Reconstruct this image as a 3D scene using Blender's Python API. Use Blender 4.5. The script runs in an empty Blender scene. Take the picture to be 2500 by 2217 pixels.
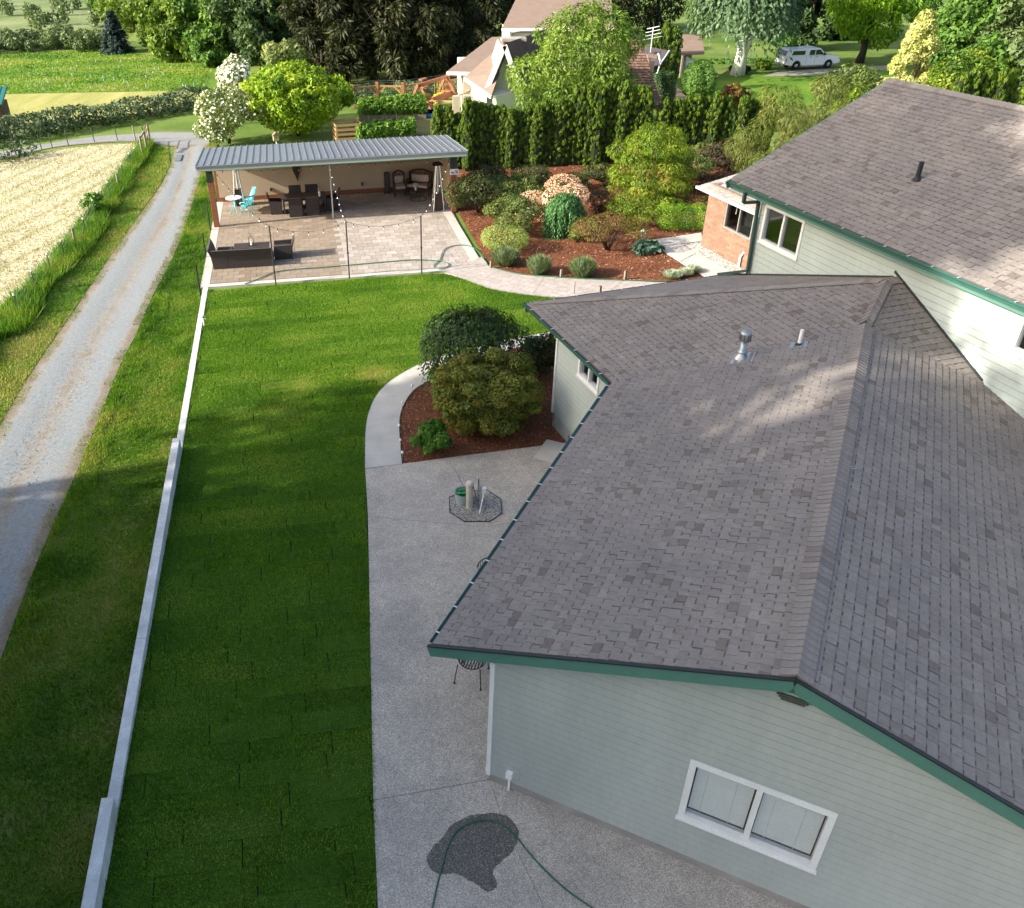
import bpy, bmesh, math, random
import numpy as np
from mathutils import Vector, Matrix
random.seed(11)
RNG = np.random.default_rng(11)
SC = bpy.context.scene
COL = SC.collection
R = math.radians

# ---------------------------------------------------------------- camera
F_PX, CX, CY = 2075.0, 1022.0, 1108.5          # focal length and optical centre in photograph pixels (2500 x 2217, cropped on the left)
PITCH, ROLL, HCAM = R(32.745), R(-1.2), 12.0
_cp, _sp = math.cos(PITCH), math.sin(PITCH)
_R = np.array([[math.cos(ROLL), -math.sin(ROLL), 0], [math.sin(ROLL), math.cos(ROLL), 0], [0, 0, 1]])
_X = _R @ np.array([1, 0, 0.]); _Y = _R @ np.array([0, -_sp, _cp]); _U = _R @ np.array([0, -_cp, -_sp])
cam_data = bpy.data.cameras.new('camera')
cam = bpy.data.objects.new('camera', cam_data)
COL.objects.link(cam)
cam_data.sensor_width = 36.0
cam_data.lens = F_PX / 2500.0 * 36.0
cam_data.shift_x = (1250.0 - CX) / 2500.0
cam_data.clip_start = 0.1
cam_data.clip_end = 2000
_m = Matrix.Identity(4)
for _i, _v in enumerate(((_X[0], _Y[0], _U[0]), (-_X[1], -_Y[1], -_U[1]), (-_X[2], -_Y[2], -_U[2]))):
    for _j in range(3):
        _m[_j][_i] = _v[_j]
_m[2][3] = HCAM
cam.matrix_world = _m
SC.camera = cam

# ---------------------------------------------------------------- sky, sun, exposure
SUN_AZ, SUN_EL = 255.0, 26.0                     # compass from the camera heading (+Y), clockwise
world = bpy.data.worlds.new('World'); SC.world = world; world.use_nodes = True
_nt = world.node_tree
_bg = _nt.nodes['Background']
_sky = _nt.nodes.new('ShaderNodeTexSky'); _sky.sky_type = 'NISHITA'; _sky.sun_disc = False
_sky.sun_elevation = R(SUN_EL); _sky.sun_rotation = R(SUN_AZ); _sky.air_density = 1.0; _sky.dust_density = 4.0; _sky.ozone_density = 1.0
_nt.links.new(_sky.outputs[0], _bg.inputs[0]); _bg.inputs[1].default_value = 0.146
sun_data = bpy.data.lights.new('sun', 'SUN'); sun_data.energy = 4.5; sun_data.angle = R(0.55); sun_data.color = (1.0, 0.93, 0.80)
sun = bpy.data.objects.new('sun', sun_data); COL.objects.link(sun)
_d = Vector((math.sin(R(SUN_AZ)) * math.cos(R(SUN_EL)), math.cos(R(SUN_AZ)) * math.cos(R(SUN_EL)), math.sin(R(SUN_EL))))
sun.rotation_euler = _d.to_track_quat('Z', 'Y').to_euler(); sun.location = (-60, -20, 60)
SC.view_settings.view_transform = 'Standard'; SC.view_settings.look = 'None'
SC.view_settings.exposure = 1.34; SC.view_settings.gamma = 1.0
SC.view_settings.use_curve_mapping = False
SC.cycles.max_bounces = 6; SC.cycles.diffuse_bounces = 3; SC.cycles.glossy_bounces = 3; SC.cycles.transparent_max_bounces = 6
SC.cycles.transmission_bounces = 3; SC.cycles.use_denoising = True

# ---------------------------------------------------------------- measuring: pixel of the photograph -> place on the ground
def ray(px, py):
    v = np.array([px - CX, py - CY, F_PX]); return np.array([v @ _X, v @ _Y, v @ _U])
def gp(px, py, z=0.0):
    r = ray(px, py); t = (z - HCAM) / r[2]; return np.array([r[0] * t, r[1] * t, z])
def at_y(px, py, Y):
    r = ray(px, py); t = Y / r[1]; return np.array([r[0] * t, Y, HCAM + r[2] * t])
def zt(px, py, xy):
    r = ray(px, py); t = math.hypot(xy[0], xy[1]) / math.hypot(r[0], r[1]); return HCAM + r[2] * t
def to_px(P):
    q = np.asarray(P, float) - np.array([0, 0, HCAM]); q = np.atleast_2d(q)
    c = q[:, :1] * _X + q[:, 1:2] * _Y + q[:, 2:3] * _U
    return np.stack([CX + F_PX * c[:, 0] / c[:, 2], CY + F_PX * c[:, 1] / c[:, 2], c[:, 2]], 1)
def mpp(p):                                        # metres per photograph pixel at a place
    return to_px(p)[0, 2] / F_PX
def place(bx, by, ty, w):
    p = gp(bx, by); return p, max(0.15, zt(bx, ty, p)), w * mpp(p)
def az(a): return np.array([math.sin(R(a)), math.cos(R(a)), 0.0])

# ---------------------------------------------------------------- objects
def link(o, parent=None):
    COL.objects.link(o)
    if parent is not None: o.parent = parent
    return o
def tag(o, label=None, cat=None, group=None, kind=None):
    if label: o['label'] = label
    if cat: o['category'] = cat
    if group: o['group'] = group
    if kind: o['kind'] = kind
    return o
def thing(name, label, cat, loc=(0, 0, 0), rz=0.0, group=None):
    o = bpy.data.objects.new(name, None); o.empty_display_size = 0.2
    o.location = tuple(float(v) for v in loc); o.rotation_euler = (0, 0, rz)
    link(o); return tag(o, label, cat, group)
def obj(name, me, mat=None, parent=None, loc=None, rz=None):
    o = bpy.data.objects.new(name, me)
    if mat is not None and (len(me.materials) == 0): me.materials.append(mat)
    if loc is not None: o.location = tuple(float(v) for v in loc)
    if rz is not None: o.rotation_euler = (0, 0, rz)
    return link(o, parent)
def copy_tree(o, parent=None):
    c = o.copy(); COL.objects.link(c); c.parent = parent
    for ch in list(o.children): copy_tree(ch, c)
    return c

class MB:
    """collects boxes, prisms, tubes; build() links them as one mesh"""
    def __init__(s): s.v = []; s.f = []; s.t = []
    def add(s, vs, fs, tint=None):
        n = len(s.v); s.v += [tuple(float(c) for c in v) for v in vs]; s.f += [tuple(i + n for i in f) for f in fs]
        s.t += [0.5 if tint is None else tint] * len(vs); return s
    def box(s, x0, x1, y0, y1, z0, z1, M=None, tint=None):
        vs = [(x0, y0, z0), (x1, y0, z0), (x1, y1, z0), (x0, y1, z0), (x0, y0, z1), (x1, y0, z1), (x1, y1, z1), (x0, y1, z1)]
        if M is not None: vs = [tuple(M @ Vector(v)) for v in vs]
        return s.add(vs, [(3, 2, 1, 0), (4, 5, 6, 7), (0, 1, 5, 4), (1, 2, 6, 5), (2, 3, 7, 6), (3, 0, 4, 7)], tint)
    def beam(s, a, b, w, h, up=(0, 0, 1), tint=None):
        a, b = Vector([float(v) for v in a]), Vector([float(v) for v in b]); d = (b - a); L = d.length; d.normalize()
        upv = Vector(up); x = d.cross(upv)
        if x.length < 1e-4: x = d.cross(Vector((1, 0, 0)))
        x.normalize(); z = x.cross(d)
        vs = []
        for e in (a, b):
            for sx, sz in ((-1, -1), (1, -1), (1, 1), (-1, 1)):
                vs.append(tuple(e + x * sx * w / 2 + z * sz * h / 2))
        return s.add(vs, [(0, 1, 2, 3), (7, 6, 5, 4), (0, 4, 5, 1), (1, 5, 6, 2), (2, 6, 7, 3), (3, 7, 4, 0)], tint)
    def prism(s, poly, z0, z1, tint=None):
        n = len(poly); vs = [(p[0], p[1], z0) for p in poly] + [(p[0], p[1], z1) for p in poly]
        fs = [tuple(range(n - 1, -1, -1)), tuple(range(n, 2 * n))] + [(i, (i + 1) % n, n + (i + 1) % n, n + i) for i in range(n)]
        return s.add(vs, fs, tint)
    def extrude(s, poly3, vec, tint=None):
        n = len(poly3); v = np.array(vec); vs = [tuple(p) for p in poly3] + [tuple(np.array(p) + v) for p in poly3]
        fs = [tuple(range(n - 1, -1, -1)), tuple(range(n, 2 * n))] + [(i, (i + 1) % n, n + (i + 1) % n, n + i) for i in range(n)]
        return s.add(vs, fs, tint)
    def tube(s, pts, r, seg=8, cap=True, tint=None):
        pts = [Vector([float(c) for c in p]) for p in pts]; n = len(pts)
        rs = list(r) if hasattr(r, '__len__') else [r] * n
        vs = []; fs = []; prev = None
        for i, p in enumerate(pts):
            d = (pts[min(i + 1, n - 1)] - pts[max(i - 1, 0)]).normalized()
            if prev is None:
                x = d.cross(Vector((0, 0, 1)))
                if x.length < 1e-3: x = d.cross(Vector((1, 0, 0)))
            else:
                x = prev - d * prev.dot(d)
            x.normalize(); y = d.cross(x); prev = x
            for k in range(seg):
                a = 2 * math.pi * k / seg; vs.append(tuple(p + (x * math.cos(a) + y * math.sin(a)) * rs[i]))
        for i in range(n - 1):
            for k in range(seg):
                fs.append((i * seg + k, i * seg + (k + 1) % seg, (i + 1) * seg + (k + 1) % seg, (i + 1) * seg + k))
        if cap: fs += [tuple(range(seg - 1, -1, -1)), tuple(range((n - 1) * seg, n * seg))]
        return s.add(vs, fs, tint)
    def lathe(s, prof, seg=16, c=(0, 0, 0), tint=None, sx=1, sy=1):
        vs = []; fs = []; n = len(prof)
        for r_, z in prof:
            for k in range(seg):
                a = 2 * math.pi * k / seg; vs.append((c[0] + sx * r_ * math.cos(a), c[1] + sy * r_ * math.sin(a), c[2] + z))
        for i in range(n - 1):
            for k in range(seg):
                fs.append((i * seg + k, i * seg + (k + 1) % seg, (i + 1) * seg + (k + 1) % seg, (i + 1) * seg + k))
        if prof[0][0] > 1e-4: fs.append(tuple(range(seg - 1, -1, -1)))
        if prof[-1][0] > 1e-4: fs.append(tuple(range((n - 1) * seg, n * seg)))
        return s.add(vs, fs, tint)
    def mesh(s, name, smooth=False, tint=False):
        me = bpy.data.meshes.new(name); me.from_pydata(s.v, [], s.f); me.update()
        if smooth: me.polygons.foreach_set('use_smooth', [True] * len(me.polygons))
        if tint:
            a = me.attributes.new('tint', 'FLOAT', 'POINT'); a.data.foreach_set('value', s.t)
        return me
    def build(s, name, mat, parent=None, loc=None, rz=None, smooth=False, tint=False, bevel=0):
        o = obj(name, s.mesh(name, smooth, tint), mat, parent, loc, rz)
        if bevel:
            m = o.modifiers.new('bevel', 'BEVEL'); m.width = bevel; m.segments = 2; m.limit_method = 'ANGLE'
        return o

def np_mesh(name, V, F, tint=None, smooth=False):
    V = np.asarray(V, np.float32); F = np.asarray(F, np.int32); me = bpy.data.meshes.new(name)
    me.vertices.add(len(V)); me.vertices.foreach_set('co', V.ravel())
    nf, k = F.shape
    me.loops.add(nf * k); me.loops.foreach_set('vertex_index', F.ravel())
    me.polygons.add(nf); me.polygons.foreach_set('loop_start', np.arange(nf, dtype=np.int32) * k)
    try: me.polygons.foreach_set('loop_total', np.full(nf, k, np.int32))
    except Exception: pass
    if tint is not None:
        a = me.attributes.new('tint', 'FLOAT', 'POINT'); a.data.foreach_set('value', np.asarray(tint, np.float32))
    if smooth: me.polygons.foreach_set('use_smooth', np.ones(nf, bool))
    me.update(calc_edges=True); return me

def clip_poly(sub, clip):
    """Sutherland-Hodgman, clip polygon convex and counter-clockwise"""
    out = [tuple(p) for p in sub]; n = len(clip)
    for i in range(n):
        a, b = clip[i], clip[(i + 1) % n]; inp = out; out = []
        if not inp: break
        def side(p): return (b[0] - a[0]) * (p[1] - a[1]) - (b[1] - a[1]) * (p[0] - a[0])
        for j in range(len(inp)):
            p, q = inp[j - 1], inp[j]; sp, sq = side(p), side(q)
            if sq >= 0:
                if sp < 0: t = sp / (sp - sq); out.append((p[0] + (q[0] - p[0]) * t, p[1] + (q[1] - p[1]) * t))
                out.append(q)
            elif sp >= 0:
                t = sp / (sp - sq); out.append((p[0] + (q[0] - p[0]) * t, p[1] + (q[1] - p[1]) * t))
    return out
def area2(p):
    return 0.5 * sum(p[i - 1][0] * p[i][1] - p[i][0] * p[i - 1][1] for i in range(len(p)))
def ccw(p): return list(p) if area2(p) > 0 else list(p)[::-1]
def inside(P, poly):
    x, y = P[:, 0], P[:, 1]; c = np.zeros(len(P), bool); n = len(poly)
    for i in range(n):
        x0, y0 = poly[i - 1][:2]; x1, y1 = poly[i][:2]
        if y0 == y1: continue
        c ^= ((y0 > y) != (y1 > y)) & (x < (x1 - x0) * (y - y0) / (y1 - y0) + x0)
    return c
def smooth_line(pts, n=8):
    """Catmull-Rom through the points"""
    P = [np.array(p, float) for p in pts]; out = []
    for i in range(len(P) - 1):
        p0 = P[max(i - 1, 0)]; p1 = P[i]; p2 = P[i + 1]; p3 = P[min(i + 2, len(P) - 1)]
        for k in range(n):
            t = k / n; out.append(0.5 * ((2 * p1) + (-p0 + p2) * t + (2 * p0 - 5 * p1 + 4 * p2 - p3) * t * t + (-p0 + 3 * p1 - 3 * p2 + p3) * t ** 3))
    out.append(P[-1]); return out

# ---------------------------------------------------------------- materials
MATS = {}
def _node(nt, t, **kw):
    n = nt.nodes.new(t)
    for k, v in kw.items(): setattr(n, k, v)
    return n
def new_mat(name):
    m = bpy.data.materials.new(name); m.use_nodes = True; MATS[name] = m
    nt = m.node_tree; return m, nt, nt.nodes['Principled BSDF']
def ramp(nt, fac, stops):
    r = _node(nt, 'ShaderNodeValToRGB'); e = r.color_ramp.elements
    while len(e) < len(stops): e.new(0.5)
    for i, (p, c) in enumerate(stops):
        e[i].position = p; e[i].color = (c[0], c[1], c[2], 1)
    nt.links.new(fac, r.inputs[0]); return r.outputs[0]
def noise(nt, scale, detail=4, rough=0.6, coord='Object', vec=None, stretch=None):
    tc = _node(nt, 'ShaderNodeTexCoord'); n = _node(nt, 'ShaderNodeTexNoise')
    n.inputs['Scale'].default_value = scale; n.inputs['Detail'].default_value = detail; n.inputs['Roughness'].default_value = rough
    src = tc.outputs[coord]
    if stretch:
        mp = _node(nt, 'ShaderNodeMapping'); mp.inputs['Scale'].default_value = stretch
        nt.links.new(src, mp.inputs[0]); src = mp.outputs[0]
    nt.links.new(src, n.inputs['Vector']); return n.outputs['Fac']
def mixc(nt, fac, a, b, mode='MIX'):
    n = _node(nt, 'ShaderNodeMix', data_type='RGBA', blend_type=mode)
    for s, v in ((0, fac), (6, a), (7, b)):
        if hasattr(v, 'links'): nt.links.new(v, n.inputs[s])
        elif s == 0: n.inputs[0].default_value = v
        else: n.inputs[s].default_value = (v[0], v[1], v[2], 1)
    return n.outputs[2]
def bump(nt, bsdf, h, strength, dist=0.01):
    b = _node(nt, 'ShaderNodeBump'); b.inputs['Strength'].default_value = strength; b.inputs['Distance'].default_value = dist
    nt.links.new(h, b.inputs['Height']); nt.links.new(b.outputs[0], bsdf.inputs['Normal'])
def mat(name, col, rough=0.7, var=0.18, scale=6.0, fine=60.0, fvar=0.12, metal=0.0, spec=0.35, bmp=0.0, stretch=None, tint=0.0, coord='Object'):
    """a plain surface: base colour with broad blotches and fine grain"""
    if name in MATS: return MATS[name]
    m, nt, b = new_mat(name); c = np.array(col)
    n1 = noise(nt, scale, 4, 0.6, coord, stretch=stretch); n2 = noise(nt, fine, 3, 0.7, coord, stretch=stretch)
    a = ramp(nt, n1, [(0.3, c * (1 - var)), (0.7, np.minimum(c * (1 + var), 1))])
    g = ramp(nt, n2, [(0.3, (1 - fvar,) * 3), (0.7, (1 + fvar,) * 3)])
    o = mixc(nt, 1.0, a, g, 'MULTIPLY')
    if tint:
        at = _node(nt, 'ShaderNodeAttribute', attribute_name='tint')
        t = ramp(nt, at.outputs['Fac'], [(0.0, (1 - tint,) * 3), (1.0, (1 + tint,) * 3)]); o = mixc(nt, 1.0, o, t, 'MULTIPLY')
    nt.links.new(o, b.inputs['Base Color']); b.inputs['Roughness'].default_value = rough; b.inputs['Metallic'].default_value = metal
    b.inputs['Specular IOR Level'].default_value = spec
    if bmp: bump(nt, b, n2, bmp)
    return m
def leaf_mat(name, stops, trans=0.3, rough=0.55):
    """foliage: colour by each leaf's own tint, light comes through a little"""
    if name in MATS: return MATS[name]
    m, nt, b = new_mat(name)
    at = _node(nt, 'ShaderNodeAttribute', attribute_name='tint')
    n = len(stops); c = ramp(nt, at.outputs['Fac'], [(i / max(n - 1, 1), s) for i, s in enumerate(stops)])
    nt.links.new(c, b.inputs['Base Color']); b.inputs['Roughness'].default_value = rough; b.inputs['Specular IOR Level'].default_value = 0.25
    tr = _node(nt, 'ShaderNodeBsdfTranslucent'); mx = _node(nt, 'ShaderNodeMixShader'); mx.inputs[0].default_value = trans
    c2 = mixc(nt, 1.0, c, (1.25, 1.2, 0.6), 'MULTIPLY'); nt.links.new(c2, tr.inputs[0])
    nt.links.new(b.outputs[0], mx.inputs[1]); nt.links.new(tr.outputs[0], mx.inputs[2])
    nt.links.new(mx.outputs[0], nt.nodes['Material Output'].inputs[0]); return m
def glass_mat(name, tintc=(0.8, 0.85, 0.85)):
    m, nt, b = new_mat(name); nt.nodes.remove(b)
    t = _node(nt, 'ShaderNodeBsdfTransparent'); t.inputs[0].default_value = (*tintc, 1)
    g = _node(nt, 'ShaderNodeBsdfGlossy'); g.inputs['Roughness'].default_value = 0.02
    lw = _node(nt, 'ShaderNodeLayerWeight'); lw.inputs[0].default_value = 0.5; pw = _node(nt, 'ShaderNodeMath', operation='POWER'); nt.links.new(lw.outputs['Facing'], pw.inputs[0]); pw.inputs[1].default_value = 3.5; f = _node(nt, 'ShaderNodeMath', operation='MULTIPLY_ADD'); nt.links.new(pw.outputs[0], f.inputs[0]); f.inputs[1].default_value = 0.85; f.inputs[2].default_value = 0.06
    mx = _node(nt, 'ShaderNodeMixShader'); nt.links.new(f.outputs[0], mx.inputs[0]); nt.links.new(t.outputs[0], mx.inputs[1]); nt.links.new(g.outputs[0], mx.inputs[2])
    nt.links.new(mx.outputs[0], nt.nodes['Material Output'].inputs[0]); return m

# ---------------------------------------------------------------- foliage
def unit(v): return v / np.maximum(np.linalg.norm(v, axis=-1, keepdims=True), 1e-9)
def rdir(n, rng=RNG): return unit(rng.normal(size=(n, 3)))
def cards(P, N, L, W, rng=RNG, spread=0.7, axis=None, jit=0.35, tint=None):
    """a kite-shaped leaf at each point; N = facing, axis = direction the leaf points"""
    n = len(P); nn = unit(N + rdir(n, rng) * spread)
    ax = rdir(n, rng) if axis is None else unit(axis + rdir(n, rng) * jit)
    u = unit(ax - nn * np.sum(ax * nn, 1, keepdims=True)); v = np.cross(nn, u)
    l = (L * rng.uniform(0.7, 1.3, n))[:, None]; w = (W * rng.uniform(0.7, 1.3, n))[:, None]
    V = np.stack([P, P + u * l * 0.45 + v * w * 0.5 + nn * l * 0.06, P + u * l, P + u * l * 0.45 - v * w * 0.5 + nn * l * 0.06], 1).reshape(-1, 3)
    F = np.arange(n * 4, dtype=np.int32).reshape(n, 4)
    t = rng.uniform(0, 1, n) if tint is None else tint
    return V, F, np.repeat(t, 4)
def join(parts):
    Vs, Fs, Ts = [], [], []; k = 0
    for V, F, T in parts:
        Vs.append(V); Fs.append(F + k); Ts.append(T); k += len(V)
    return np.concatenate(Vs), np.concatenate(Fs), np.concatenate(Ts)
def blobs_for(w, h, n, rng, z0=0.0, squash=1.0, core=0.55, flat=1.0):
    """lumps that fill an egg of width w, height h"""
    out = [(0, 0, z0 + (h - z0) * 0.5, w * 0.5 * core, w * 0.5 * core, (h - z0) * 0.5 * core)]
    for i in range(n):
        d = rdir(1, rng)[0]; d[2] = abs(d[2]) if rng.random() < 0.6 else d[2]
        k = rng.uniform(0.58, 0.84); r = rng.uniform(0.12, 0.21)
        out.append((d[0] * w * 0.5 * k, d[1] * w * 0.5 * k * squash, z0 + (h - z0) * 0.5 + d[2] * (h - z0) * 0.5 * k, w * r, w * r * squash, min(w, (h - z0)) * r * flat))
    return out
def blob_leaves(blobs, n, L, W, rng=RNG, shell=0.72, spread=0.6, droop=0.0, bias=0.25, axis_up=0.0):
    B = np.array(blobs); a = (B[:, 3] * B[:, 4] * B[:, 5]) ** (2 / 3); idx = rng.choice(len(B), n, p=a / a.sum())
    d = rdir(n, rng); r = shell + (1 - shell) * rng.random(n) ** 0.6
    P = B[idx, :3] + d * B[idx, 3:6] * r[:, None]
    keep = np.ones(n, bool)
    for j in range(len(B)):
        q = (P - B[j, :3]) / (B[j, 3:6] * 0.82); keep &= ~((np.sum(q * q, 1) < 1) & (idx != j))
    P, d, idx = P[keep], d[keep], idx[keep]
    N = unit(d + np.array([0, 0, bias])); bt = rng.normal(0, 0.17, len(B))
    t = np.clip(0.5 + bt[idx] + rng.normal(0, 0.2, len(P)), 0, 1)
    ax = unit(d * 0.6 + np.array([0, 0, axis_up - droop])) if (droop or axis_up) else None
    return cards(P, N, L, W, rng, spread, ax, 0.6, t)
def column_leaves(h, r, n, L, W, rng=RNG, lumps=7, top=0.35, base=0.85):
    hh = rng.random(n) ** 0.9; ang = rng.uniform(0, 2 * math.pi, n)
    prof = np.where(hh < 1 - top, base + (1 - base) * np.sin(hh / (1 - top) * math.pi / 2), np.sqrt(np.clip(1 - ((hh - 1 + top) / top) ** 2, 0, 1)))
    ph = rng.uniform(0, 6.28, 4); lump = 1 + 0.13 * np.sin(lumps * ang + 3 * np.sin(hh * 9 + ph[0]) + ph[1]) + 0.08 * np.sin(hh * 30 + 4 * ang + ph[2])
    rr = r * prof * lump * (0.84 + 0.16 * rng.random(n))
    d = np.stack([np.cos(ang), np.sin(ang), np.zeros(n)], 1); P = d * rr[:, None]; P[:, 2] = hh * h
    slope = np.where(hh > 1 - top, 0.8, 0.15)
    N = unit(d + np.stack([np.zeros(n), np.zeros(n), slope], 1))
    t = np.clip(0.5 + 0.35 * (lump - 1) / 0.2 + rng.normal(0, 0.2, n), 0, 1)
    return cards(P, N, L, W, rng, 0.55, d * 0.35 + np.array([0, 0, 1.0]), 0.45, t)
def tuft(n, h, w, blade, rng=RNG, lean=0.8, z=0.0):
    """blades springing from one base"""
    ang = rng.uniform(0, 6.283, n); s = np.sqrt(rng.random(n)); hl = h * rng.uniform(0.6, 1.05, n) * (1 - 0.35 * s ** 2)
    b = np.stack([np.cos(ang) * s * w * 0.25, np.sin(ang) * s * w * 0.25, np.full(n, z)], 1)
    tip = np.stack([np.cos(ang) * s * w * 0.5 * lean, np.sin(ang) * s * w * 0.5 * lean, z + hl], 1) + rng.normal(0, 0.03 * w, (n, 3))
    side = np.stack([-np.sin(ang + rng.normal(0, 1, n)), np.cos(ang), np.zeros(n)], 1); side = unit(side) * blade
    mid = b * 0.35 + tip * 0.65; mid[:, 2] += 0.06 * h
    V = np.stack([b, mid - side * 0.5, tip, mid + side * 0.5], 1).reshape(-1, 3)
    return V, np.arange(n * 4, dtype=np.int32).reshape(n, 4), np.repeat(rng.random(n), 4)
def grass(poly, dens, h, w, rng=RNG, zf=None, keep=None, tf=None):
    """upright blades scattered over a polygon (one triangle each)"""
    q = np.array([p[:2] for p in poly]); lo, hi = q.min(0), q.max(0); n = int((hi[0] - lo[0]) * (hi[1] - lo[1]) * dens)
    P = rng.uniform(lo, hi, (n, 2)); P = P[inside(P, q)]
    if keep is not None: P = P[keep(P)]
    n = len(P); z = np.zeros(n) if zf is None else zf(P)
    a = rng.uniform(0, 6.283, n); hh = h * rng.uniform(0.5, 1.3, n); ww = w * rng.uniform(0.6, 1.4, n)
    s = np.stack([np.cos(a), np.sin(a)], 1) * ww[:, None] * 0.5; ln = rng.normal(0, 0.45, (n, 2)) * hh[:, None]
    V = np.zeros((n, 3, 3)); V[:, 0, :2] = P - s; V[:, 1, :2] = P + s; V[:, 2, :2] = P + ln; V[:, :2, 2] = z[:, None] - 0.005; V[:, 2, 2] = z + hh
    t = rng.random(n) * 0.6 + 0.2
    if tf is not None: t = np.clip(t + tf(P), 0, 1)
    return V.reshape(-1, 3), np.arange(n * 3, dtype=np.int32).reshape(n, 3), np.repeat(t, 3)
def vnoise(P, s, seed=0):
    """cheap smooth 2-D value noise in 0..1"""
    r = np.random.default_rng(seed); T = r.random((64, 64)); q = np.asarray(P)[:, :2] / s; i = np.floor(q).astype(int); f = q - i; f = f * f * (3 - 2 * f)
    a = T[i[:, 0] % 64, i[:, 1] % 64]; b = T[(i[:, 0] + 1) % 64, i[:, 1] % 64]; c = T[i[:, 0] % 64, (i[:, 1] + 1) % 64]; d = T[(i[:, 0] + 1) % 64, (i[:, 1] + 1) % 64]
    return (a * (1 - f[:, 0]) + b * f[:, 0]) * (1 - f[:, 1]) + (c * (1 - f[:, 0]) + d * f[:, 0]) * f[:, 1]
def trunk_mesh(h, r, rng=RNG, limbs=5, spread=0.5, lean=(0, 0), start=0.35, name='trunk'):
    mb = MB(); n = 6; pts = []
    for i in range(n + 1):
        t = i / n; pts.append((lean[0] * t * h + rng.normal(0, r * 0.35) * (i > 0), lean[1] * t * h + rng.normal(0, r * 0.35) * (i > 0), t * h))
    mb.tube(pts, [r * (1.25 if i == 0 else 1) * (1 - 0.8 * i / n) for i in range(n + 1)], 8)
    for k in range(limbs):
        t = rng.uniform(start, 0.9); i = int(t * n); p = np.array(pts[i]); a = rng.uniform(0, 6.28); L = h * spread * rng.uniform(0.5, 1.0) * (1.2 - t)
        q = p + np.array([math.cos(a) * L * 0.6, math.sin(a) * L * 0.6, L * 0.35]); e = p + np.array([math.cos(a) * L, math.sin(a) * L, L * 0.8])
        rr = r * (1 - 0.8 * t) * 0.6; mb.tube([p, q, e], [rr, rr * 0.6, rr * 0.2], 6)
    return mb.mesh(name, True)

# ================================================================ the setting: ground, lawn, paving
def G(pts, z=0.0): return [tuple(gp(x, y, z)) for x, y in pts]
def sheet(name, poly, z, material, kind='structure', thick=0.0):
    p = ccw([(q[0], q[1]) for q in poly]); mb = MB()
    if thick: mb.prism(p, z - thick, z)
    else: mb.add([(q[0], q[1], z) for q in p], [tuple(range(len(p)))])
    me = mb.mesh(name); bm = bmesh.new(); bm.from_mesh(me); bmesh.ops.triangulate(bm, faces=[f for f in bm.faces if len(f.verts) > 4]); bm.to_mesh(me); bm.free()
    o = obj(name, me, material); return tag(o, kind=kind)

# --- materials of the ground
def ground_mat(name, stops, scale, fine, fstops=((0.3, 0.75), (0.7, 1.25)), rough=0.95, bmp=0.3, stretch=None, warp=None):
    m, nt, b = new_mat(name)
    n1 = noise(nt, scale, 5, 0.6, stretch=stretch); n2 = noise(nt, fine, 4, 0.75)
    k = len(stops); c = ramp(nt, n1, [(0.28 + 0.44 * i / max(k - 1, 1), s) for i, s in enumerate(stops)])
    g = ramp(nt, n2, [(p, (v,) * 3) for p, v in fstops])
    nt.links.new(mixc(nt, 1.0, c, g, 'MULTIPLY'), b.inputs['Base Color']); b.inputs['Roughness'].default_value = rough; b.inputs['Specular IOR Level'].default_value = 0.15
    bump(nt, b, n2, bmp, 0.02); return m
M_MEADOW = ground_mat('meadow_grass', [(0.05, 0.10, 0.015), (0.11, 0.17, 0.03), (0.20, 0.24, 0.06)], 0.12, 9.0)
M_SOIL = ground_mat('sod_base', [(0.018, 0.030, 0.008), (0.032, 0.045, 0.012)], 1.5, 60)
M_MULCH = ground_mat('bark_mulch', [(0.132, 0.046, 0.022), (0.248, 0.096, 0.046)], 0.9, 34, ((0.3, 0.35), (0.55, 0.9), (0.75, 1.8)), bmp=0.9)
M_GRAVEL_ROAD = None
def road_mat():
    """gravel lane: two grey-blue wheel tracks, browner crown and edges"""
    m, nt, b = new_mat('gravel_lane')
    at = _node(nt, 'ShaderNodeAttribute', attribute_name='tint')
    n1 = noise(nt, 1.1, 5, 0.65); n2 = noise(nt, 55, 3, 0.8); n3 = noise(nt, 9, 4, 0.7)
    mx = _node(nt, 'ShaderNodeMath', operation='MULTIPLY_ADD'); nt.links.new(n1, mx.inputs[0]); mx.inputs[1].default_value = 1.15; nt.links.new(at.outputs['Fac'], mx.inputs[2])
    m2 = _node(nt, 'ShaderNodeMath', operation='SUBTRACT'); nt.links.new(mx.outputs[0], m2.inputs[0]); m2.inputs[1].default_value = 0.58
    c = ramp(nt, m2.outputs[0], [(0.15, (0.2052, 0.2242, 0.2318)), (0.5, (0.2280, 0.2166, 0.1938)), (0.85, (0.1824, 0.1444, 0.0950))])
    g = ramp(nt, n2, [(0.3, (0.55,) * 3), (0.5, (0.95,) * 3), (0.72, (1.6,) * 3)]); g2 = ramp(nt, n3, [(0.28, (0.74, 0.73, 0.70)), (0.5, (1.0,) * 3), (0.72, (1.14,) * 3)])
    nt.links.new(mixc(nt, 1.0, mixc(nt, 1.0, c, g, 'MULTIPLY'), g2, 'MULTIPLY'), b.inputs['Base Color']); b.inputs['Roughness'].default_value = 0.95; bump(nt, b, n2, 0.5, 0.02)
    return m
M_LANE = road_mat()
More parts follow.
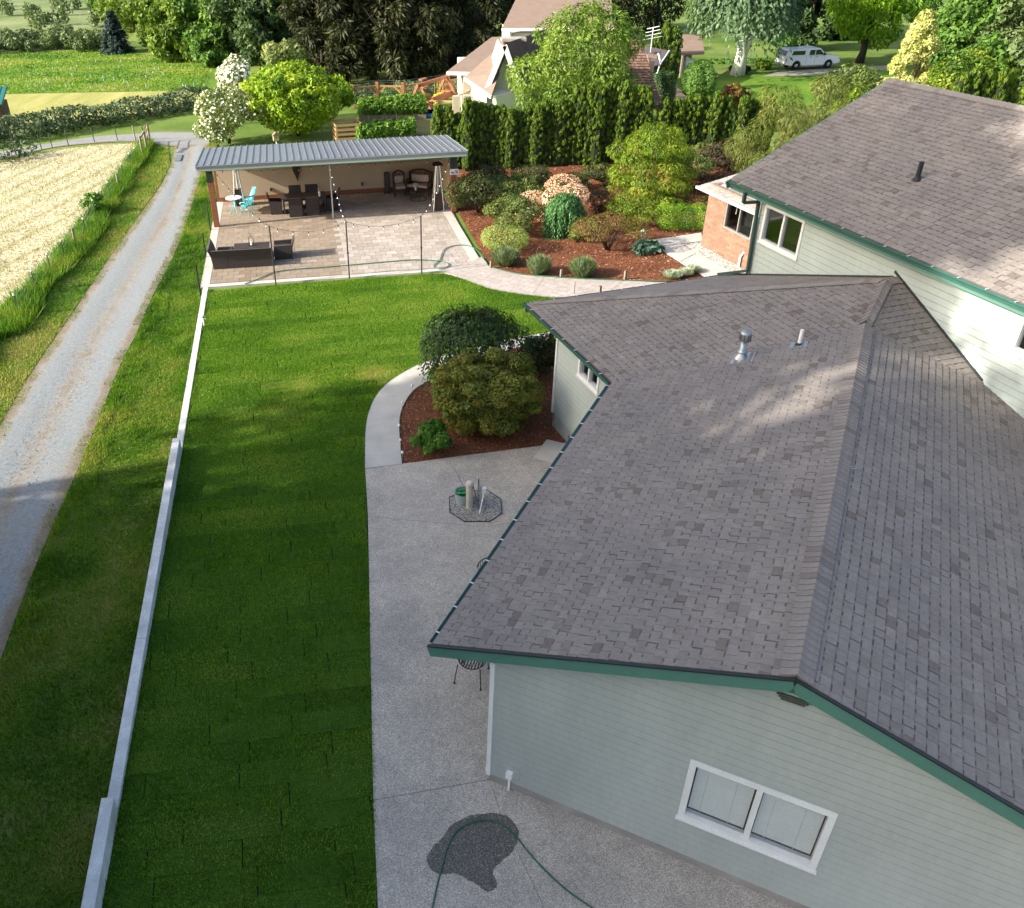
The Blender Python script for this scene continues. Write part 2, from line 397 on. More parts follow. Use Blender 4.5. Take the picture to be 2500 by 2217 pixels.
def aggregate_mat():
    """exposed aggregate: pebbles of grey, tan and dark stone"""
    m, nt, b = new_mat('exposed_aggregate')
    tc = _node(nt, 'ShaderNodeTexCoord'); v = _node(nt, 'ShaderNodeTexVoronoi'); v.inputs['Scale'].default_value = 85
    nt.links.new(tc.outputs['Object'], v.inputs['Vector'])
    sp = _node(nt, 'ShaderNodeSeparateColor'); nt.links.new(v.outputs['Color'], sp.inputs[0])
    c = ramp(nt, sp.outputs[0], [(0.0, (0.2126, 0.2006, 0.1811)), (0.3, (0.3315, 0.3068, 0.2743)), (0.6, (0.4128, 0.3776, 0.3292)), (0.8, (0.4878, 0.4307, 0.3621)), (1.0, (0.6254, 0.5782, 0.5158))])
    n1 = noise(nt, 0.7, 5, 0.6); n4 = noise(nt, 3.5, 5, 0.7); g = mixc(nt, 1.0, ramp(nt, n1, [(0.3, (0.80, 0.80, 0.81)), (0.7, (1.14, 1.12, 1.08))]), ramp(nt, n4, [(0.3, (0.88, 0.88, 0.87)), (0.7, (1.1, 1.1, 1.1))]), 'MULTIPLY')
    nt.links.new(mixc(nt, 1.0, c, g, 'MULTIPLY'), b.inputs['Base Color']); b.inputs['Roughness'].default_value = 0.85; bump(nt, b, v.outputs['Distance'], 0.35, 0.01)
    return m
M_AGG = aggregate_mat()
M_CONC = mat('smooth_concrete', (0.4300, 0.4150, 0.3744), 0.85, 0.12, 1.3, 40, 0.08, bmp=0.05)
M_CURB = mat('concrete_border', (0.4100, 0.3840, 0.3510), 0.85, 0.12, 2.0, 40, 0.08, bmp=0.05)
M_WALLC = mat('cast_concrete', (0.50, 0.51, 0.50), 0.85, 0.24, 2.0, 30, 0.14, bmp=0.08)

# --- broad ground
sheet('ground', [(-260, -120), (260, -120), (260, 420), (-260, 420)], -0.06, M_MEADOW)

# --- lane of gravel along the left, turning off behind the field
laneL = [(-140, 1300), (0, 1040), (90, 890), (180, 760), (260, 640), (330, 540), (392, 452), (417, 400), (424, 372), (428, 354)]
laneR = [(-30, 1700), (60, 1450), (130, 1280), (205, 1110), (290, 900), (335, 810), (374, 720), (430, 610), (478, 470), (496, 400), (503, 372), (506, 354)]
lane2L = [(512, 356), (440, 357), (400, 355), (342, 346), (240, 349), (137, 359), (51, 378), (-60, 404), (-200, 440)]
lane2R = [(512, 322), (430, 321), (390, 321), (342, 325), (240, 332), (120, 350), (34, 363), (-60, 382), (-200, 412)]
def lane(name, z, mat_, LL, LR):
    A_ = smooth_line([gp(*p, z) for p in LL], 6); B_ = smooth_line([gp(*p, z) for p in LR], 6)
    A_ = [A_[int(round(i * (len(A_) - 1) / 89))] for i in range(90)]; B_ = [B_[int(round(i * (len(B_) - 1) / 89))] for i in range(90)]
    n = 13; V = []; T = []
    for i in range(90):
        for k in range(n):
            t = k / (n - 1); p = A_[i] * (1 - t) + B_[i] * t; V.append(p + np.array([0, 0, 0.015 * math.sin(t * 9.4)]))
            T.append(0.95 if k in (0, n - 1) else 0.70 if k in (1, n - 2) else 0.62 if k == n // 2 else 0.42 if abs(k - n // 2) == 1 else 0.12)
    F = [(i * n + k, i * n + k + 1, (i + 1) * n + k + 1, (i + 1) * n + k) for i in range(89) for k in range(n - 1)]
    return tag(obj(name, np_mesh(name, V, F, T, True), mat_), kind='structure')
lane('gravel_lane', -0.02, M_LANE, laneL, laneR); lane('far_lane', -0.026, M_LANE, lane2L, lane2R)

# --- hay field with cut swathes
def hay_mat():
    m, nt, b = new_mat('cut_hay')
    tc = _node(nt, 'ShaderNodeTexCoord'); mp = _node(nt, 'ShaderNodeMapping'); mp.inputs['Rotation'].default_value = (0, 0, R(14)); nt.links.new(tc.outputs['Object'], mp.inputs[0])
    w = _node(nt, 'ShaderNodeTexWave'); w.inputs['Scale'].default_value = 0.22; w.inputs['Distortion'].default_value = 2.2; w.inputs['Detail'].default_value = 4; w.inputs['Detail Scale'].default_value = 1.6
    nt.links.new(mp.outputs[0], w.inputs['Vector'])
    c = ramp(nt, w.outputs['Fac'], [(0.02, (0.3060, 0.2790, 0.1620)), (0.14, (0.4140, 0.3735, 0.2700)), (0.8, (0.4500, 0.4050, 0.3132))])
    n2 = noise(nt, 14, 5, 0.8); g = ramp(nt, n2, [(0.3, (0.72, 0.74, 0.66)), (0.7, (1.2, 1.18, 1.16))]); n3 = noise(nt, 0.35, 4, 0.7); g3 = ramp(nt, n3, [(0.3, (0.82, 0.9, 0.75)), (0.7, (1.1, 1.06, 1.0))])
    nt.links.new(mixc(nt, 1.0, mixc(nt, 1.0, c, g, 'MULTIPLY'), g3, 'MULTIPLY'), b.inputs['Base Color']); b.inputs['Roughness'].default_value = 1.0; bump(nt, b, n2, 0.6, 0.05); return m
M_HAY = hay_mat()
hay_poly = G([(362, 337), (343, 349), (250, 352), (140, 364), (51, 385), (-80, 412), (-300, 520), (-500, 900), (-160, 960), (40, 760), (130, 655), (210, 560), (270, 470), (325, 395)])
sheet('hay_field', hay_poly, -0.035, M_HAY)
M_FAR = ground_mat('far_cut_field', [(0.20, 0.22, 0.05), (0.36, 0.33, 0.12)], 0.25, 5.0, stretch=(3.0, 0.4, 1))
sheet('far_field', G([(500, 219), (480, 262), (420, 268), (200, 300), (-100, 340), (-300, 300), (-200, 235), (0, 229), (250, 224)]), -0.042, M_FAR)
M_PASTURE = ground_mat('pasture_grass', [(0.055, 0.11, 0.012), (0.10, 0.18, 0.02), (0.17, 0.22, 0.04)], 0.16, 4.0)
sheet('pasture', G([(560, 160), (540, 222), (250, 222), (0, 227), (-300, 236), (-400, 140), (0, 128), (230, 118), (420, 138)]), -0.046, M_PASTURE)

# --- the sod lawn
def wall_x(y): return -6.28 - (y - 19.0) * 0.137
def lawn_z(P):
    P = np.asarray(P); x, y = P[:, 0], P[:, 1]
    rise = 0.30 * np.clip((19.0 - y) / 11.0, 0, 1.3); t = np.clip((-1.3 - x) / (-1.3 - wall_x(y)), 0, 1)
    return rise * t ** 1.3
lawn_px = [(511, 712), (673, 696), (853, 682), (1030, 669), (1088, 669), (1130, 681), (1200, 706), (1300, 722), (1395, 728)]
walk_out = [(1343, 812), (1275, 823), (1150, 851), (1060, 877), (1010, 897), (955, 930), (920, 965), (900, 1010), (892, 1060), (891, 1145)]
lawn_poly = [gp(*p)[:2] for p in lawn_px] + [np.array([7.2, 26.6]), np.array([7.0, 24.6])] + [q[:2] for q in smooth_line([gp(*p) for p in walk_out], 5)]
lawn_poly += [gp(*p)[:2] for p in [(896, 1300), (903, 1500), (912, 1800), (922, 2217), (926, 2400)]]
lawn_poly += [np.array([wall_x(y) + 0.02, y]) for y in (5.4, 8.0, 11.0, 15.0, 19.0, 24.0)]
lawn_poly = ccw([tuple(p) for p in lawn_poly])
lawn = sheet('lawn', lawn_poly, -0.03, M_SOIL)
def sod_mat():
    m, nt, b = new_mat('sod_turf')
    oi = _node(nt, 'ShaderNodeObjectInfo'); sp = _node(nt, 'ShaderNodeSeparateColor'); nt.links.new(oi.outputs['Color'], sp.inputs[0])
    c = ramp(nt, sp.outputs[0], [(0.0, (0.031, 0.077, 0.011)), (0.5, (0.053, 0.119, 0.014)), (0.8, (0.087, 0.147, 0.020)), (1.0, (0.238, 0.210, 0.063))])
    n2 = noise(nt, 90, 3, 0.8); n3 = noise(nt, 3.0, 5, 0.7)
    g = ramp(nt, n2, [(0.3, (0.5,) * 3), (0.7, (1.5,) * 3)]); g3 = ramp(nt, n3, [(0.3, (0.75, 0.82, 0.8)), (0.7, (1.2, 1.15, 1.1))])
    nt.links.new(mixc(nt, 1.0, mixc(nt, 1.0, c, g, 'MULTIPLY'), g3, 'MULTIPLY'), b.inputs['Base Color']); b.inputs['Roughness'].default_value = 0.95; b.inputs['Specular IOR Level'].default_value = 0.1
    bump(nt, b, n2, 0.8, 0.03); return m
M_SOD = sod_mat()
SA = R(80.5); su = np.array([math.sin(SA), math.cos(SA)]); sv = np.array([-su[1], su[0]])
dry = [gp(745, 938)[:2], gp(915, 912)[:2], gp(1005, 520)[:2]]
SODS = []; ENDS = {}
rows = np.arange(3.5, 34.5, 0.46)
_r = np.random.default_rng(5)
for k, v in enumerate(rows):
    u = -12.0 + _r.uniform(0, 1.4)
    while u < 11.5:
        L = 1.42 + _r.uniform(-0.06, 0.06); w = 0.455; ENDS.setdefault(k, []).append(u)
        q = [su * a + sv * b for a, b in ((u + 0.009, v + 0.003), (u + L - 0.009, v + 0.003), (u + L - 0.009, v + w), (u + 0.009, v + w))]
        pl = clip_poly(lawn_poly, ccw([tuple(p) for p in q]))
        if len(pl) >= 3 and abs(area2(pl)) > 0.03:
            P = np.array(pl); cc = P.mean(0); t = _r.uniform(0.38, 0.62)
            for dpt in dry:
                if np.hypot(*(cc - dpt)) < 0.8: t = 0.97
            dz = _r.uniform(-0.006, 0.006); z = lawn_z(P) + dz
            SODS.append((P, z, t))
        u += L
SODS.sort(key=lambda s: -abs(area2([tuple(p) for p in s[0]])))
for P, z, t in SODS[:300]:
    n = len(P); mb = MB(); c = P.mean(0)
    vs = [(p[0], p[1], zz) for p, zz in zip(P, z)] + [(p[0], p[1], zz - 0.035) for p, zz in zip(P, z)]
    mb.add(vs, [tuple(range(n))] + [(i, n + i, n + (i + 1) % n, (i + 1) % n) for i in range(n)])
    o = mb.build('sod_strip', M_SOD, lawn); o.color = (t, t, t, 1)
if len(SODS) > 300:
    mb = MB()
    for P, z, t in SODS[300:]:
        n = len(P); mb.add([(p[0], p[1], zz) for p, zz in zip(P, z)], [tuple(range(n))])
    o = mb.build('sod_remnants', M_SOD, lawn); o.color = (0.5, 0.5, 0.5, 1); tag(o, kind='stuff')
M_BLADE = leaf_mat('lawn_blades', [(0.0392, 0.1037, 0.0060), (0.0902, 0.2052, 0.0100), (0.1617, 0.3078, 0.0180), (0.3136, 0.3456, 0.0800)], 0.42)
def sod_keep(P):
    u = P @ su; v = P @ sv; f = (v - 3.5) % 0.46; kk = np.floor((v - 3.5) / 0.46).astype(int); d = np.full(len(P), 9.0)
    for k in np.unique(kk):
        if k not in ENDS: continue
        m = kk == k; e_ = np.array(ENDS[k]); i = np.clip(np.searchsorted(e_, u[m]), 1, len(e_) - 1); d[m] = np.minimum(np.abs(u[m] - e_[i]), np.abs(u[m] - e_[i - 1]))
    ragged = vnoise(P, 0.16, 77)
    return (d > 0.020 * (ragged > .45)) & (f > 0.022 * (vnoise(P, 0.5, 78) > .62))
def lawn_tint(P):
    u = P @ su; v = P @ sv; band = np.floor((v - 3.5) / 0.46); q = np.stack([u / 3.2, band * 3.7], 1)
    t = (vnoise(q, 0.5, 3) - 0.5) * 0.5 + (vnoise(P, 1.3, 9) - 0.5) * 0.35
    for d in dry: t = t + 0.5 * np.exp(-((P - d) ** 2).sum(1) / 0.25)
    return t
gv = join([grass([p for p in lawn_poly], 2300, 0.045, 0.021, np.random.default_rng(3), lawn_z, sod_keep, lawn_tint)])
go = obj('lawn_grass', np_mesh('lawn_grass', *gv), M_BLADE); tag(go, 'short mown green grass of the sod lawn', 'grass', kind='stuff')

# --- rough grass between the lane and the concrete wall
strip_poly = [gp(*p)[:2] for p in [(-420, 2700), (-130, 1960), (-28, 1700), (62, 1450), (132, 1280), (207, 1110), (292, 900), (337, 810), (376, 720), (432, 610), (480, 470), (498, 400), (508, 352), (530, 350), (534, 420), (527, 493), (490, 702)]]
strip_poly += [np.array([wall_x(y) - 0.16, y]) for y in (24.0, 19.0, 15.0, 11.0, 8.0, 5.0)]
strip_poly = ccw([tuple(p) for p in strip_poly])
M_STRIP = ground_mat('rough_grass_ground', [(0.035, 0.075, 0.008), (0.075, 0.12, 0.016), (0.17, 0.15, 0.055)], 0.8, 40)
sheet('verge', strip_poly, -0.012, M_STRIP)
M_RBLADE = leaf_mat('rough_blades', [(0.030, 0.090, 0.004), (0.070, 0.180, 0.008), (0.135, 0.255, 0.014), (0.30, 0.29, 0.08)], 0.4)
def strip_tint(P): return (vnoise(P, 1.1, 21) - 0.5) * 0.7 + (vnoise(P, 3.2, 22) - 0.5) * 0.7 + (vnoise(P, 0.4, 23) - 0.5) * 0.3
gA = grass(strip_poly, 1500, 0.065, 0.022, np.random.default_rng(8), lambda P: np.full(len(P), -0.012), None, strip_tint)
lanedge = [gp(*p)[:2] for p in laneR]
def near_lane(P):
    d = np.full(len(P), 9.0)
    for i in range(len(lanedge) - 1):
        a, b = lanedge[i], lanedge[i + 1]; ab = b - a; t = np.clip(((P - a) @ ab) / (ab @ ab), 0, 1); d = np.minimum(d, np.hypot(*(P - a - t[:, None] * ab).T))
    return d
gB = grass(strip_poly, 1100, 0.12, 0.022, np.random.default_rng(9), lambda P: np.full(len(P), -0.012), lambda P: ((near_lane(P) < 0.85 * vnoise(P, 0.8, 5) + 0.15) & (vnoise(P, 0.45, 6) > 0.38)) | (vnoise(P, 0.7, 8) > 0.86), strip_tint)
tag(obj('verge_grass', np_mesh('verge_grass', *join([gA, gB])), M_RBLADE), 'rough patchy grass between the gravel lane and the concrete wall', 'grass', kind='stuff')

# --- grass on the far side of the lane, tall along the fence
verge2 = ccw([tuple(gp(*p)[:2]) for p in [(-180, 1330), (-2, 1038), (88, 888), (178, 758), (258, 640), (328, 540), (390, 452), (416, 400), (410, 365), (378, 350), (362, 339), (325, 395), (270, 470), (210, 560), (130, 655), (40, 760), (-160, 960)]])
sheet('fence_verge', verge2, -0.028, M_STRIP)
fence_px = [(-110, 905), (-40, 840), (47.5, 770), (89, 710), (126, 667), (159, 632.5), (184, 598), (212, 576.5), (234, 529), (255, 503), (270, 483), (290, 460), (303, 437), (321, 410), (334, 396), (346, 372), (358, 352)]
fence_xy = [gp(*p)[:2] for p in fence_px]
def near_fence(P):
    d = np.full(len(P), 9.0)
    for i in range(len(fence_xy) - 1):
        a, b = fence_xy[i], fence_xy[i + 1]; ab = b - a; t = np.clip(((P - a) @ ab) / (ab @ ab), 0, 1); d = np.minimum(d, np.hypot(*(P - a - t[:, None] * ab).T))
    return d
gC = grass(verge2, 420, 0.09, 0.03, np.random.default_rng(18), lambda P: np.full(len(P), -0.028), None, lambda P: strip_tint(P) + 0.25 * np.clip(near_fence(P) - 1.2, 0, 1))
big = ccw([tuple(gp(*p)[:2]) for p in [(-160, 1000), (60, 810), (180, 670), (260, 560), (330, 450), (375, 350), (350, 340), (300, 410), (200, 540), (90, 670), (-160, 900)]])
gD = grass(big, 520, 0.42, 0.035, np.random.default_rng(19), lambda P: np.full(len(P), -0.03), lambda P: near_fence(P) < 0.35 + 0.75 * vnoise(P, 1.3, 31), lambda P: (vnoise(P, 0.9, 33) - 0.62) * 0.8)
tag(obj('fence_grass', np_mesh('fence_grass', *join([gC, gD])), M_RBLADE), 'tall uncut grass along the wire fence beside the lane', 'grass', kind='stuff')
gH = grass(hay_poly, 60, 0.10, 0.05, np.random.default_rng(28), lambda P: np.full(len(P), -0.035), lambda P: (P[:, 1] < 60), lambda P: (vnoise(P, 2.0, 41) - 0.5))
M_STRAW = leaf_mat('hay_stubble', [(0.34, 0.31, 0.16), (0.48, 0.43, 0.27), (0.55, 0.50, 0.34)], 0.2)
tag(obj('hay_stubble', np_mesh('hay_stubble', *gH), M_STRAW), 'pale cut stubble lying over the hay field', 'stubble', kind='stuff')

# --- mulch beds, sidewalk, exposed aggregate
g1, g2, e1, e2 = az(28.13 - 45), az(28.13 + 45), az(28.13), az(28.13 + 90)
BC = gp(1348, 1038); BC[2] = 0                      # corner of the bedroom wing wall
side_in = [(981.6, 1133.8), (974.7, 1040), (983, 995), (1007, 957), (1038, 935), (1100, 905), (1180, 876), (1260, 850), (1335, 838)]
sin3 = smooth_line([gp(*p) for p in side_in], 5); sout3 = smooth_line([gp(*p) for p in walk_out], 5)
bed1 = [tuple(p[:2]) for p in sin3] + [(7.0, 23.6), tuple((BC + g2 * 1.0)[:2]), tuple((BC + g2 * 0.3 - g1 * 3.0)[:2]), tuple(gp(1384, 1080)[:2])]
sheet('mulch_bed', bed1, -0.015, M_MULCH)
sw = ccw([tuple(p[:2]) for p in sout3] + [tuple(p[:2]) for p in sin3] + [(7.0, 23.7), (7.0, 24.6)])
sidewalk = tag(bpy.data.objects.new('sidewalk', None), kind='structure'); link(sidewalk)
cuts = [18.8, 20.6, 22.4]
_prev = -100.0; _lim = [('x', -9.0), ]
# the curved walk is poured in panels with tooled joints
def walk_panels(outer, inner, n_cut, parent, name, mat_, z, th):
    no, ni = len(outer) - 1, len(inner) - 1
    for i in range(n_cut):
        o = [outer[int(round(t * no))] for t in np.linspace(i / n_cut, (i + 1) / n_cut, 9)]; q = [inner[int(round(t * ni))] for t in np.linspace(i / n_cut, (i + 1) / n_cut, 9)]
        pl = [tuple(p[:2]) for p in o] + [tuple(p[:2]) for p in q[::-1]]; c = np.mean(pl, 0); pl = ccw([tuple(c + (np.array(p) - c) * 0.996) for p in pl])
        MB().prism(pl, z - th, z).build(name, mat_, parent)
walk_panels(sout3[::-1], sin3, 6, sidewalk, 'walk_panel', M_CONC, 0.02, 0.08)
patio_near = tag(bpy.data.objects.new('aggregate_patio', None), kind='structure'); link(patio_near)
pA, pB = gp(891, 1145.5)[:2], gp(1384, 1080.5)[:2]
pC = gp(898, 1262)[:2]; pD = gp(1330, 1262)[:2]; pE = gp(911, 1955)[:2]; pF = gp(1195, 1904)[:2]; pG = gp(922, 2217)[:2]
jn = gp(1094, 1118)[:2]; jm = gp(1130, 1185)[:2]
def pan(pl):
    c = np.mean(pl, 0); pl = [np.array(p) for p in pl]; pl = ccw([tuple(p + (c - p) / np.linalg.norm(c - p) * 0.006) for p in pl])
    MB().prism(pl, -0.08, 0.012).build('concrete_panel', M_AGG, patio_near)
wx = np.array([0.99, 8.79]); ee = np.array(e1[:2])
jm2 = jm + (jm - jn) * 1.35
pan([pA, jn, jm2, pC]); pan([jn, pB, wx + ee * 10.0, wx + ee * 4.9, pD, jm2]); pan([pC, jm2, pD, wx + ee * 4.9, pF, pE]); pan([pE, pF, (1.2, 8.0), (3.2, 2.0), (-0.55, 2.0), pG])
pan([pF, (14, 1.9), (14, -1.0), (3.2, 2.0), (1.2, 8.0)])
sheet('slab_bed', [pA + np.array([0, .02]), pB, wx + ee * 10, wx + ee * 4, (14, 2), (14, -1), (-0.5, -1), pG], -0.02, M_SOIL)
def wet_mat():
    m, nt, b = new_mat('wet_aggregate'); tc = _node(nt, 'ShaderNodeTexCoord'); v = _node(nt, 'ShaderNodeTexVoronoi'); v.inputs['Scale'].default_value = 85; nt.links.new(tc.outputs['Object'], v.inputs['Vector'])
    sp = _node(nt, 'ShaderNodeSeparateColor'); nt.links.new(v.outputs['Color'], sp.inputs[0]); c = ramp(nt, sp.outputs[0], [(0.0, (0.055, 0.05, 0.045)), (0.5, (0.10, 0.092, 0.082)), (0.85, (0.15, 0.138, 0.12)), (1.0, (0.30, 0.28, 0.25))])
    nt.links.new(c, b.inputs['Base Color']); b.inputs['Roughness'].default_value = 0.5; b.inputs['Specular IOR Level'].default_value = 0.3; bump(nt, b, v.outputs['Distance'], 0.35, 0.01); return m
M_WET = wet_mat()
wz = [(500, 1270), (560, 1285), (620, 1345), (628, 1400), (600, 1480), (540, 1540), (480, 1600), (505, 1670), (480, 1715), (430, 1715), (390, 1680), (330, 1650), (260, 1615), (180, 1625), (120, 1590), (100, 1530), (130, 1470), (180, 1420), (240, 1340), (330, 1290), (420, 1272)]
wl = smooth_line([gp(1000 + x * .423, 1450 + y * .423) for x, y in wz + wz[:1]], 6)[:-1]
wl = [p + np.array([RNG.normal(0, 0.006), RNG.normal(0, 0.006), 0]) for p in wl]
sheet('wet_patch', wl, 0.016, M_WET)
# step slab by the door
st = gp(1330, 1100)[:2]
MB().box(-0.45, 0.45, -0.5, 0.5, 0.0, 0.03, Matrix.Translation((st[0] + 0.28, st[1] - 0.15, 0.01)) @ Matrix.Rotation(-R(28.13), 4, 'Z')).build('door_step', M_CONC, bevel=0.01)
tag(bpy.data.objects['door_step'], 'low concrete step slab under the eave by the mulch bed', 'step')

# --- stamped terrace in front of the shelter, its border, the stamped walk, garden bed, path, pebble strip
TA = 82.4
t1, t2 = az(TA), az(TA - 90)
T0 = gp(489, 703); T1 = gp(1112, 659)
M_STAMP = None
def stamp_mat():
    m, nt, b = new_mat('stamped_concrete')
    oi = _node(nt, 'ShaderNodeObjectInfo'); sp = _node(nt, 'ShaderNodeSeparateColor'); nt.links.new(oi.outputs['Color'], sp.inputs[0])
    at = _node(nt, 'ShaderNodeAttribute', attribute_name='tint'); ad = _node(nt, 'ShaderNodeMath', operation='ADD'); nt.links.new(sp.outputs[0], ad.inputs[0]); nt.links.new(at.outputs['Fac'], ad.inputs[1])
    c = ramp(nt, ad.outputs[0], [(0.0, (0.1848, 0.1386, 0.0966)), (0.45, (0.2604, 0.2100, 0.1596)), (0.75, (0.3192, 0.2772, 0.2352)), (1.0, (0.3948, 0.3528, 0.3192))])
    n1 = noise(nt, 5, 6, 0.75, stretch=(1, 2.5, 1)); g = ramp(nt, n1, [(0.3, (0.62, 0.6, 0.6)), (0.5, (1.0, 1.0, 1.0)), (0.7, (1.2, 1.18, 1.15))])
    nt.links.new(mixc(nt, 1.0, c, g, 'MULTIPLY'), b.inputs['Base Color']); b.inputs['Roughness'].default_value = 0.7; bump(nt, b, n1, 0.5, 0.02); return m
M_STAMP = stamp_mat()
M_GROUT = mat('terrace_slab', (0.14, 0.11, 0.085), 0.9, 0.2, 3)
def TP(u, v, z=0.0): p = T0 + t1 * u + t2 * v; return np.array([p[0], p[1], z])
TW, TD = 10.95, 11.35
terrace = sheet('terrace', [TP(0, 0), TP(TW, 0), TP(TW + 0.2, TD), TP(0, TD)], -0.004, M_GROUT)
tiles = []; _r = np.random.default_rng(2)
bw = 0.34; rowh = 0.385; v = bw; k = 0
while v < TD - 0.2:
    u = bw + (0.0 if k % 2 else -0.22)
    while u < TW - bw - 0.02:
        L = 0.44; u0 = max(u, bw); u1 = min(u + L, TW - bw)
        if u1 - u0 > 0.08:
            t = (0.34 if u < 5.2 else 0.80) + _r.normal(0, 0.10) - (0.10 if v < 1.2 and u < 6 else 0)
            tiles.append((u0, u1, v, min(v + rowh, TD), float(np.clip(t, 0, 1))))
        u += L
    v += rowh; k += 1
tm = MB().box(0.006, 0.434, 0.006, rowh - 0.006, -0.02, 0.012).mesh('stamped_stone'); tm.materials.append(M_STAMP)
RT = Matrix.Rotation(-R(TA - 90), 4, 'Z')
ti = sorted(range(len(tiles)), key=lambda i: tiles[i][2] + (5 if tiles[i][1] - tiles[i][0] < 0.43 else 0))
rest = MB()
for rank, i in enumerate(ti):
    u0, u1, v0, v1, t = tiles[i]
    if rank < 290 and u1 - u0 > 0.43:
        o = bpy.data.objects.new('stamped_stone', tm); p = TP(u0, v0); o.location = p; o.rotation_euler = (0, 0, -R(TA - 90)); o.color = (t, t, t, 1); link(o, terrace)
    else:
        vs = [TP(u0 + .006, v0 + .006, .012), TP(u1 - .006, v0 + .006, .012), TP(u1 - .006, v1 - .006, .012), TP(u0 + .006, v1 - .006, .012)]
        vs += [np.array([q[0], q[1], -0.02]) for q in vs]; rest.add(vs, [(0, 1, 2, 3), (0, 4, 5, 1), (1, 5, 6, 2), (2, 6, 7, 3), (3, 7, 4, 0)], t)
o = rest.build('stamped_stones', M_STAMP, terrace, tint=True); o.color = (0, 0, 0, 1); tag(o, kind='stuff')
for a, b, c, d in ((0, bw - .008, 0, TD), (TW - bw + .008, TW + .06, 0, TD)):
    MB().prism(ccw([tuple(TP(a, c)[:2]), tuple(TP(b, c)[:2]), tuple(TP(b, d)[:2]), tuple(TP(a, d)[:2])]), -0.15, 0.016).build('border', M_CURB, terrace)
MB().prism(ccw([tuple(TP(bw - .004, 0)[:2]), tuple(TP(TW - bw + .004, 0)[:2]), tuple(TP(TW - bw + .004, bw - .05)[:2]), tuple(TP(bw - .004, bw - .05)[:2])]), -0.15, 0.014).build('border', M_CURB, terrace)
walk_in2 = [(1180, 626), (1195, 650), (1260, 668), (1330, 675), (1450, 682), (1600, 690), (1760, 694)]
walk_out2 = [(1085, 667), (1130, 681), (1200, 706), (1300, 722), (1395, 728), (1560, 726), (1760, 722)]
M_STAMPW = None
def walkstamp():
    m, nt, b = new_mat('stamped_walk')
    tc = _node(nt, 'ShaderNodeTexCoord'); mp = _node(nt, 'ShaderNodeMapping'); mp.inputs['Rotation'].default_value = (0, 0, R(38)); nt.links.new(tc.outputs['Object'], mp.inputs[0])
    br = _node(nt, 'ShaderNodeTexBrick'); br.inputs['Scale'].default_value = 1.0; br.inputs['Brick Width'].default_value = 0.5; br.inputs['Row Height'].default_value = 0.38; br.inputs['Mortar Size'].default_value = 0.012
    br.inputs['Color1'].default_value = (0.35, 0.31, 0.28, 1); br.inputs['Color2'].default_value = (0.40, 0.36, 0.33, 1); br.inputs['Mortar'].default_value = (0.30, 0.25, 0.225, 1)
    nt.links.new(mp.outputs[0], br.inputs['Vector'])
    n1 = noise(nt, 5, 6, 0.75); g = ramp(nt, n1, [(0.3, (0.7, 0.69, 0.69)), (0.7, (1.15, 1.13, 1.12))])
    nt.links.new(mixc(nt, 1.0, br.outputs[0], g, 'MULTIPLY'), b.inputs['Base Color']); b.inputs['Roughness'].default_value = 0.75; bump(nt, b, br.outputs['Fac'], -0.4, 0.01); return m
M_STAMPW = walkstamp()
swalk = tag(bpy.data.objects.new('stamped_walk', None), kind='structure'); link(swalk)
walk_panels(smooth_line([gp(*p) for p in walk_out2], 6), smooth_line([gp(*p) for p in walk_in2], 6), 4, swalk, 'walk_panel', M_STAMPW, 0.022, 0.08)
bed2 = G([(1119, 519), (1196, 650), (1260, 667), (1330, 674), (1450, 681), (1600, 689), (1760, 693), (1733, 682), (1601, 604), (1584, 589), (1712, 569)]) + [(14, 35.5, 0), (24, 41, 0), (24, 49.2, 0), (1.2, 47.9, 0), (1.6, 44, 0)]
sheet('garden_bed', bed2, -0.008, M_MULCH)
path2 = tag(bpy.data.objects.new('garden_path', None), kind='structure'); link(path2)
for pl in ([(1584, 588), (1712, 569), (1716, 590), (1660, 596), (1604, 604)], [(1604, 605), (1660, 597), (1700, 618), (1660, 640)], [(1661, 641), (1701, 619), (1800, 674), (1740, 688)]):
    q = G(pl); c = np.mean(q, 0)[:2]; MB().prism(ccw([tuple(c + (np.array(p[:2]) - c) * 0.995) for p in q]), -0.06, 0.024).build('path_panel', M_CONC, path2)

# loose bark chips over both beds
def chips(name, label, poly, n, size, z, seed):
    rg = np.random.default_rng(seed); q = np.array([p[:2] for p in poly]); lo, hi = q.min(0), q.max(0); P = rg.uniform(lo, hi, (n * 4, 2)); P = P[inside(P, q)][:n]; m = len(P)
    N = np.repeat(np.array([[0, 0, 1.0]]), m, 0); ax = rdir(m, rg); ax[:, 2] *= .25; V = cards(np.concatenate([P, np.full((m, 1), z)], 1), N, size, size * .28, rg, .45, ax, .1)
    tag(obj(name, np_mesh(name, *V), M_CHIP), label, 'bark chips', kind='stuff')
M_CHIP = leaf_mat('bark_chip', [(0.06, 0.022, 0.012), (0.14, 0.055, 0.028), (0.24, 0.11, 0.06), (0.42, 0.25, 0.16)], 0.0, 0.9)
chips('mulch_chips', 'loose bark chips over the mulch bed by the house', bed1, 14000, .07, -.004, 51)
chips('garden_bed_chips', 'loose bark chips over the garden bed beyond the walk', [p for p in bed2 if p[1] < 60], 26000, .12, .004, 52)

